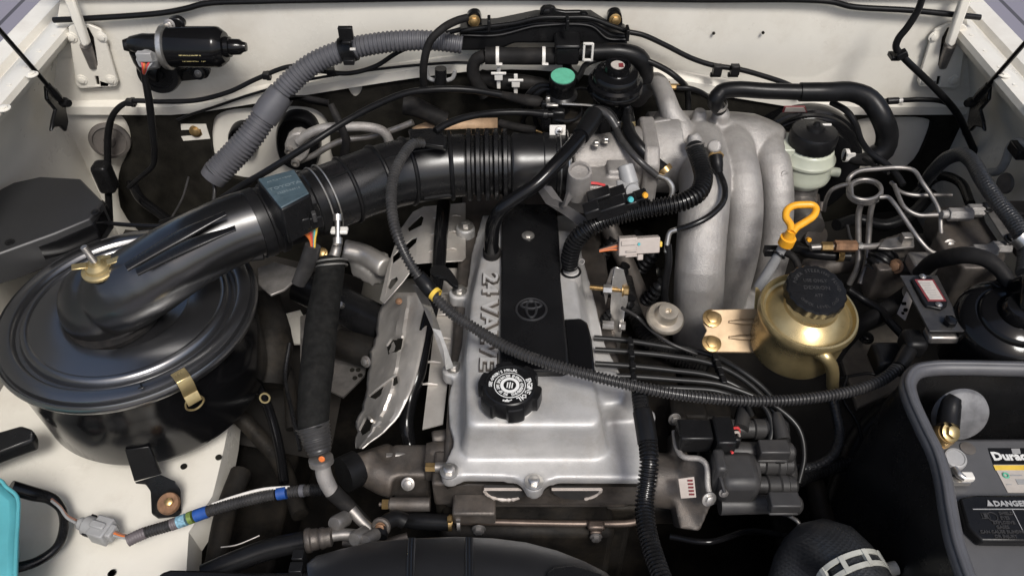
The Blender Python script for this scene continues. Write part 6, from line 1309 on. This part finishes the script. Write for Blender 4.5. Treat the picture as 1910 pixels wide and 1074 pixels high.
q = Z(600, 473, .07); obj('bolt', G().bolt(q, V((0, -.6, 1)), m(q, 9), 1.3), GOLDB, t)
solo('sheet_bracket', G().prism(zc(.02, [(480, 500), (512, 488), (556, 500), (552, 520), (530, 540), (505, 550), (482, 530)]), V((0, 0, -.004))), STEELD, 'dull grey sheet bracket below the air flow sensor body', 'bracket', bevel=.001)
# things seen low between canister and pipe
t = thing('steering_damper', 'dark bellows cylinder deep between air cleaner and foam pipe', 'cylinder', Z(500, 650, -.12))
obj('cylinder', G().tube(zz([(490, 560, -.10), (505, 640, -.12), (500, 720, -.15)]), [m(Z(500, 640, -.12), 34), m(Z(500, 640, -.12), 40), m(Z(500, 640, -.12), 34)], 24), DIRT, t)
solo('inner_panel_patch', G().prism(zc(-.22, [(532, 585), (560, 578), (572, 600), (562, 640), (548, 640), (540, 605)]), V((0, 0, -.004))), CREAM, 'glimpse of cream painted panel low left of the foam pipe', 'panel')
for i, L in enumerate(([(430, 760, -.16), (470, 800, -.18), (520, 860, -.2), (560, 960, -.2)], [(450, 880, -.18), (420, 960, -.18), (400, 1060, -.18)], [(520, 640, -.14), (540, 720, -.16), (545, 800, -.18)])):
    hose('dark_hose', 'dark hose in shadow ' + ['below the air cleaner, running to the front', 'beside the cream apron edge', 'behind the foam sleeve'][i], 'hose', zz(L), [16, 20, 12][i], DIRT)

# ------------------------------------------------------------------ thermostat housing and front pipes
t = thing('thermostat_housing', 'oily cast thermostat housing at the engine front left corner', 'thermostat housing', Z(730, 900, -.16))
g = G(); q = Z(722, 890, -.11); k = m(q, 1)
g.tube(zz([(680, 850, -.10), (700, 880, -.11), (740, 895, -.115)]), [k * 26, k * 34, k * 36], 24)
g.tube(zz([(650, 882, -.10), (690, 868, -.11), (730, 860, -.12)]), [k * 30, k * 30, k * 36], 24)
g.box(Z(770, 880, -.12), .05, .05, .06)
cast('casting', g, CASTD, t, .0034, 4)
obj('hose_stub', G().tube(zz([(640, 885, -.095), (668, 872, -.10)]), [k * 34, k * 34], 24), RUB, t)
q = Z(761, 902, -.085); obj('bolt', G().bolt(q, V((0, -.7, .7)), m(q, 9), 1.4), STEELD, t)
q = Z(738, 850, -.095); obj('sensor', G().cyl(q, q + V((.03, .0, -.003)), m(q, 9), 12).cyl(q - V((.012, 0, 0)), q, m(q, 6), 6), STEELD, t)
q = Z(728, 940, -.10); obj('drain_union', G().cyl(q, q + V((.05, .0, .0)), m(q, 13), 18).cyl(q - V((.008, 0, 0)), q, m(q, 9), 6).cyl(q - V((.014, 0, 0)), q - V((.008, 0, 0)), m(q, 4), 10), CASTD, t)
obj('drain_nut', G().cyl(q - V((.010, 0, 0)), q - V((.002, 0, 0)), m(q, 10), 6), GOLDB, t)
g = G().box(Z(815, 860, -.08), .03, .04, .03).tube(zz([(806, 848, -.08), (840, 848, -.08)]), .018, 18).tube(zz([(806, 820, -.09), (840, 815, -.09)]), .012, 16)
t = thing('cam_end_housing', 'cast knuckle with a yellow plug left of the valve cover corner', 'housing', Z(815, 860, -.1)); cast('casting', g, CASTD, t, .003, 3)
q = Z(812, 871, -.055); obj('plug', G().cyl(q - V((.012, 0, 0)), q, m(q, 9), 6), GOLDB, t)
obj('plug_stem', G().cyl(q, q + V((.02, 0, 0)), m(q, 10), 14), STEELD, t)
t = thing('coolant_pipe', 'brown coolant cross pipe with saddle clamp under the valve cover front', 'pipe', Z(1050, 975, -.12))
tubepart('pipe', zz([(850, 972, -.115), (920, 973, -.115), (1000, 975, -.115), (1100, 976, -.115), (1180, 974, -.115), (1200, 966, -.115)]), 6.5, COPPER, t, n=16)
q = Z(1112, 980, -.108); obj('saddle_clamp', G().box(q, m(q, 32), .012, m(q, 14)).box(q + V((0, -.004, -.012)), m(q, 22), .006, m(q, 18)), COPPER, t, bevel=.003)
obj('bolt', G().bolt(q + V((0, -.008, -.012)), FR, m(q, 9), 1.3), STEELD, t)
q = Z(893, 985, -.11); obj('bolt', G().bolt(q, FR, m(q, 10), 1.3), STEELD, t)
t = thing('coolant_hose', 'short black hose with spring clips left of the brown cross pipe', 'hose', Z(790, 970, -.12))
tubepart('hose', zz([(748, 968, -.12), (780, 971, -.115), (838, 974, -.112)]), [14, 16, 15], RUB, t, n=18)
for u in (840, 856):
    q = Z(u, 974, -.11); obj('spring_clip', band(q, RT, m(q, 13), m(q, 6), .0014, 20).box(q + V((0, -.004, .014)), m(q, 8), .006, .006), GOLDB if u < 850 else STEELD, t)
q = Z(885, 948, -.095); solo('front_block', G().box(q, m(q, 80), .03, m(q, 36)), CASTD, 'square oily cast block under the left half moon seal', 'block', bevel=.003)
g = G().box(Z(1060, 945, -.14), .30, .03, .04); solo('belt_guard', g, DIRT, 'dark timing cover ledge above the brown cross pipe', 'guard', bevel=.005)
t = thing('compressor_lines', 'cluster of hydraulic fittings with crimped hose at the front left', 'pipe fittings', Z(620, 1000, -.1))
tubepart('hose', zz([(380, 1072, -.09), (440, 1046, -.085), (500, 1024, -.08), (570, 1008, -.075)]), [20, 20, 20, 19], RUB, t, n=20)
p = Z(576, 1007, -.075); d_ = (Z(620, 1000, -.075) - p).normalized()
obj('crimp_collar', G().lathe([(m(p, 21), -.004), (m(p, 23), -.002), (m(p, 23), .002), (m(p, 20), .004), (m(p, 20), .010), (m(p, 18), .012), (m(p, 20), .014), (m(p, 20), .018), (m(p, 18), .020), (m(p, 18), .026), (m(p, 12), .028)], p, d_, 28), CASTD, t)
tubepart('pipe', zz([(610, 1000, -.075), (640, 996, -.08), (670, 998, -.085)]), 11, STEELD, t)
for u, v, r_ in ((633, 972, 15), (670, 1000, 14), (690, 1002, 12)):
    q = Z(u, v, -.075); obj('cap_fitting', G().lathe([(m(q, r_), -.012), (m(q, r_), .008), (m(q, r_ * .85), .011), (0, .011)], q, V((-.4, -.7, .6)), 20), STEELD, t)
q = Z(711, 982, -.085); obj('banjo_bolt', G().bolt(q, V((-.2, -.8, .6)), m(q, 9), 1.5), RUST, t)
obj('banjo_eye', G().ring(q, V((-.2, -.8, .6)), m(q, 14), m(q, 5), 24, 8), CASTD, t)
tubepart('elbow', zz([(708, 1000, -.09), (718, 976, -.09), (740, 966, -.095), (755, 972, -.1)]), 15, RUB, t)
hose('bright_wire', 'thin bright metal wire curving in the dark beside the cream apron', 'wire', zz([(412, 1020, -.10), (440, 1016, -.10), (466, 1006, -.10), (484, 998, -.10)]), 1.8, STEELD)

# ------------------------------------------------------------------ fan shroud and front ledge
t = thing('fan_shroud', 'curved black plastic fan shroud with raised double ribs at the bottom edge', 'fan shroud', Z(850, 1060, -.05))
arc = [(572, 1050), (590, 1036), (640, 1022), (690, 1010), (760, 1004), (850, 1000), (920, 1003), (980, 1010), (1040, 1026), (1090, 1046), (1130, 1066), (1150, 1085)]
rows = [[Z(u, v + 6, -.035) for u, v in arc], [Z(u, v, -.022) for u, v in arc], [Z(u, v + 2, -.020) for u, v in arc], [Z(u * .98 + 17, v + 60, -.018) for u, v in arc], [Z(u * .96 + 34, v + 130, -.014) for u, v in arc]]
obj('shell', G().rings(rows, cap=False, closed=False), LIDP, t, smooth=60)
for u in (765, 771, 872, 878):
    i0 = 1000 + abs(u - 850) ** 2 / 5200; obj('raised_rib', G().tube([Z(u, i0 + 3, -.018), Z(u - (850 - u) * .02, i0 + 40, -.016), Z(u - (850 - u) * .03, i0 + 110, -.012)], .0028, 10), ELBM, t)
obj('opening_lip', G().prism(zc(-.010, [(1020, 1066), (1034, 1056), (1070, 1052), (1120, 1068), (1160, 1100), (1020, 1110)]), V((0, 0, -.01))), BLACKS, t, bevel=.002)
t = thing('front_panel_cover', 'black plastic radiator support cover along the bottom left edge', 'cover', Z(450, 1080, -.05))
obj('cover', G().prism(zc(-.03, [(270, 1100), (300, 1066), (318, 1060), (420, 1062), (480, 1066), (560, 1064), (610, 1060), (618, 1075), (618, 1120), (270, 1120)]), V((0, 0, -.02))), BLACKS, t, bevel=.004)
obj('cover_clip', G().box(Z(560, 1045, -.03), .012, .012, .03).box(Z(553, 1060, -.02), .014, .012, .01), PLAS, t, bevel=.001)
g = G().box(V((.05, .40, -.30)), 1.2, .03, .4); solo('radiator', g, DIRT, 'dark radiator core edge behind the fan shroud', 'radiator', bevel=.005)

# ------------------------------------------------------------------ radiator hose at the lower right
t = thing('radiator_hose', 'fat black braided radiator hose with white worm clamp at the bottom right', 'hose', Z(1550, 1040, -.02))
tubepart('hose', zz([(1470, 1120, -.09), (1490, 1060, -.06), (1520, 1025, -.03), (1560, 1030, -.005), (1600, 1080, .0), (1630, 1140, .0)]), [44, 48, 52, 56, 58, 58], BRAID, t, n=36)
p = Z(1583, 1062, -.001); e = Z(1612, 1112, .0); d_ = (e - p).normalized(); r_ = m(p, 60)
obj('clamp_band', band(p, d_, r_, m(p, 9), .002, 48).merge(band(p + d_ * m(p, 24), d_, r_ + .0005, m(p, 9), .002, 48)), CLAMPM, t)
x, y, _ = basis(d_)
for a in range(0, 360, 40):
    c = p + d_ * m(p, 12) + (x * math.cos(R(a)) + y * math.sin(R(a))) * (r_ + .001); obj('clamp_bridge', G().box(c, .005, .018, .004, ((x * -math.sin(R(a)) + y * math.cos(R(a))), d_, (x * math.cos(R(a)) + y * math.sin(R(a))))), CLAMPM, t)
q = Z(1652, 1068, -.005); obj('clamp_screw', G().cyl(q - RT * .012, q + V((.012, .004, .004)), m(q, 13), 18).box(q - RT * .02, .02, .014, .012), CLAMPM, t, bevel=.001)
hose('lower_loom', 'black corrugated tube crossing in the dark left of the battery surround', 'loom', zz([(1480, 900, -.10), (1520, 880, -.10), (1560, 868, -.10), (1600, 862, -.10)]), [14, 15, 15, 14], RUB, rib=7, amp=.15, n=16)
hose('dark_hose', 'dark hose running down right of the distributor', 'hose', zz([(1520, 900, -.14), (1535, 960, -.15), (1560, 1010, -.15)]), [18, 20, 20], DIRT)
hose('hanging_lead', 'thin dark lead hanging under the gold reservoir', 'cable', zz([(1580, 700, -.06), (1572, 740, -.08), (1600, 790, -.1), (1610, 830, -.12)]), 4, RUB)
hose('hanging_lead', 'thin black lead curling right of the gold reservoir base', 'cable', zz([(1560, 706, -.08), (1590, 700, -.07), (1620, 696, -.06), (1640, 700, -.06)]), 3, RUB)
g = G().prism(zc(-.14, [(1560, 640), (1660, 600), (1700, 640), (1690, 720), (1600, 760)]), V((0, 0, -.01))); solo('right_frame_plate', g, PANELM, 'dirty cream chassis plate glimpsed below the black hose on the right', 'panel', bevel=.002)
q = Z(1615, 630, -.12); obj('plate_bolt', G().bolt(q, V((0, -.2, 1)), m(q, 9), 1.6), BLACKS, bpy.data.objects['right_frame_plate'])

# ------------------------------------------------------------------ lower left: washer bottle, plugs and loom
t = thing('washer_bottle', 'cyan washer fluid bottle cut by the lower left corner', 'bottle', Z(0, 1000, -.12))
wb = [(-120, 880), (0, 893), (12, 905), (34, 925), (36, 960), (33, 1010), (30, 1110), (-120, 1120)]
g = G(); A = zc(-.02, wb); B_ = [p + V((-.055, .01, -.12)) for p in A]; g.rings([A, B_])
obj('tank', g, CYAN, t, bevel=.01)
hose('washer_pump_cable', 'black taped cable looping in from the washer bottle on the cream apron', 'cable', zz([(-20, 1062, -.125), (20, 1060, -.125), (70, 1046, -.13), (106, 1020, -.13), (119, 985, -.13), (115, 950, -.13), (96, 930, -.12), (60, 920, -.10), (20, 908, -.08)]), [9, 10, 9, 8.5, 8.5, 8.5, 11, 13, 13], LOOM)
t = thing('grey_connector', 'grey two piece waterproof plug lying on the cream apron', 'connector', Z(185, 988, -.15))
q = Z(180, 985, -.128); k = m(q, 1); e = Z(215, 996, -.128); xx = (e - q).normalized(); yy_ = UP.cross(xx)
obj('shell', G().tube([q - xx * (38 * k), q - xx * (22 * k)], 12 * k, 14).tube([q - xx * (24 * k), q + xx * (8 * k)], 19 * k, 10).box(q + xx * (14 * k), 34 * k, 42 * k, 34 * k, (xx, yy_, UP)).box(q + xx * (30 * k), 20 * k, 26 * k, 24 * k, (xx, yy_, UP)).box(q + xx * (10 * k) + UP * (18 * k), 30 * k, 14 * k, 8 * k, (xx, yy_, UP)).box(q + xx * (4 * k) + yy_ * (20 * k), 26 * k, 8 * k, 14 * k, (xx, yy_, UP)), GREYP, t, bevel=.002)
obj('locking_clip', G().box(q - xx * (16 * k) + yy_ * (18 * k) + UP * (6 * k), 10 * k, 4 * k, 6 * k, (xx, yy_, UP)).box(q - xx * (10 * k) - yy_ * (18 * k) + UP * (2 * k), 12 * k, 4 * k, 6 * k, (xx, yy_, UP)), PLAS, t)
for i, mt in enumerate((BROWNW, GREYP)):
    obj('wire', G().tube(zz([(96, 930 + i * 3, -.115), (112, 944 + i * 3, -.12), (124, 960 + i * 4, -.125), (142, 970 + i * 5, -.126)]), .0018, 8), mt, t)
for i, mt in enumerate((BROWNW, ORANGE, GREYP)):
    obj('wire', G().tube(zz([(212, 990 + i * 4, -.126), (226, 996 + i * 3, -.125), (240, 999 + i * 2, -.122)]), .0016, 8), mt, t)
t = thing('taped_loom', 'dusty corrugated loom with blue and green tape bands over the apron edge', 'loom', Z(420, 960, -.1))
LP = [(238, 1008, -.118), (268, 994, -.116), (320, 978, -.11), (380, 956, -.10), (440, 938, -.09), (500, 924, -.085), (560, 915, -.08), (622, 912, -.075)]
SP_ = spline(zz(LP), [.01] * len(LP), .003); n_ = len(SP_)
def seg(f0, f1, nm, mt, r_, rib=0, **kk):
    L = [p for p, _ in SP_[int(f0 * (n_ - 1)):int(f1 * (n_ - 1)) + 1]][::2]
    if len(L) < 2: L = [SP_[int(f0 * (n_ - 1))][0], SP_[int(f1 * (n_ - 1))][0]]
    return tubepart(nm, L, r_, mt, t, rib=rib, n=18, **kk)
seg(.0, .09, 'purple_tape', PURP, 11.5, rib=5, amp=.06); seg(.085, .22, 'corrugated_tube', LOOMG, 11, rib=5.2); seg(.21, .25, 'purple_tape', PURP, 11.4, rib=4, amp=.05)
seg(.245, .30, 'pale_blue_tape', LBLUE, 11.6, noisy=.02); seg(.295, .335, 'green_tape', GTAPE, 11.8, noisy=.02); seg(.33, .40, 'blue_tape', BLUE, 11.8)
seg(.395, .735, 'corrugated_tube', LOOMG, 11, rib=5.2); seg(.73, .79, 'blue_tape', BLUE, 11.6); seg(.785, .90, 'corrugated_tube', LOOMG, 11, rib=5.2); seg(.84, .88, 'grey_tape', GREYH, 11.7); seg(.90, 1.0, 'corrugated_tube', RUB, 11.5, rib=5.2)
hose('white_lead', 'thin white lead lying along the upper side of the taped loom', 'wire', zz([(396, 940, -.095), (440, 925, -.088), (490, 912, -.082), (540, 908, -.078)]), 3, WHITE)

# ------------------------------------------------------------------ clutter low in the gaps
clut = [('thin wire hanging behind the corrugated duct foot', [(352, 330, .0), (340, 370, -.03), (318, 410, -.06)], 2, LOOMG, 'wire'),
        ('forked grey wire below the duct foot', [(392, 330, .03), (400, 350, .02), (398, 380, .0)], 3.5, LOOMG, 'wire'),
        ('black pipe low behind the duct, running to the air cleaner', [(240, 330, -.08), (262, 370, -.09), (300, 400, -.1), (340, 430, -.1)], 9, BLACKP, 'pipe'),
        ('dark tube low between air cleaner and foam sleeve', [(470, 700, -.12), (500, 760, -.14), (520, 830, -.16), (530, 900, -.17)], 9, BLACKP, 'pipe'),
        ('thin cable low left of the foam sleeve', [(540, 640, -.08), (532, 700, -.1), (545, 770, -.11), (560, 840, -.12)], 4, LOOM, 'cable'),
        ('greasy bolt-on bar below the thermostat housing', [(640, 1010, -.12), (700, 1015, -.12), (760, 1000, -.12)], 8, CASTD, 'bar'),
        ('dark lead crossing below the distributor', [(1250, 1000, -.14), (1320, 1010, -.13), (1400, 990, -.14), (1470, 1000, -.15)], 6, BLACKP, 'cable'),
        ('thin lead below the distributor boots', [(1470, 960, -.1), (1490, 975, -.1), (1480, 1000, -.12)], 4, STEELD, 'wire'),
        ('fat dark hose rising beside the battery surround', [(1530, 1000, -.16), (1560, 920, -.16), (1600, 820, -.15), (1660, 760, -.14)], 22, PLAS, 'hose'),
        ('grey lead by the brake valve shadow', [(1580, 420, .0), (1590, 450, -.01), (1630, 470, -.01)], 3, LOOMG, 'wire'),
        ('black hose curving under the coil of brake pipe', [(1560, 420, -.02), (1600, 410, -.03), (1650, 420, -.03), (1700, 400, -.02), (1740, 360, .0)], 11, RUB, 'hose'),
        ('dark pipe along the right fender foot', [(1700, 370, -.03), (1750, 330, .0), (1790, 340, .02), (1810, 380, .02)], 9, BLACKS, 'pipe')]
for lab, L, r_, mt, c_ in clut: hose('gap_' + c_, lab, c_, zz(L), r_, mt)

# ------------------------------------------------------------------ body bolts, welds and stickers of grime
for u, v in ((8, 203), (60, 140), (1924, 203), (1872, 140)):
    q = Z(u, v, .2165); obj('fender_bolt', G().bolt(q, UP, .0055, 1.6, .8), CREAM, body)
for s_ in (-1, 1):
    for i in range(9):
        q = V((s_ * .7135, 1.17 - i * .05, .2148)); obj('spot_weld', G().lathe([(.0035, 0), (.0035, .0008), (.0026, .0004), (0, .0003)], q, UP, 12), CREAM, body)
for u in (250, 330, 420, 1320, 1450, 1560, 1690):
    q = W(u, 187 if u < 440 or u > 1500 else 163, YF - .0165); obj('spot_weld', G().lathe([(.0035, 0), (.0035, .001), (.0024, .0005), (0, .0003)], q, FR, 12), CREAM, body)
q = Z(178, 396, .0755); obj('screw', G().bolt(q, UP, .004, 1.6, .7), BLACKS, tc_)
q = Z(18, 452, .0755); obj('screw', G().bolt(q, UP, .004, 1.6, .7), BLACKS, tc_)
wbt = bpy.data.objects['washer_bottle']
obj('mould_seam', G().tube([p + V((.001, 0, -.004)) for p in A[1:6]] if False else zz([(-60, 884, -.023), (0, 895, -.023), (11, 907, -.023), (32, 926, -.023), (34, 960, -.023), (31, 1010, -.023), (28, 1100, -.023)]), .0022, 8), CYAN, wbt)
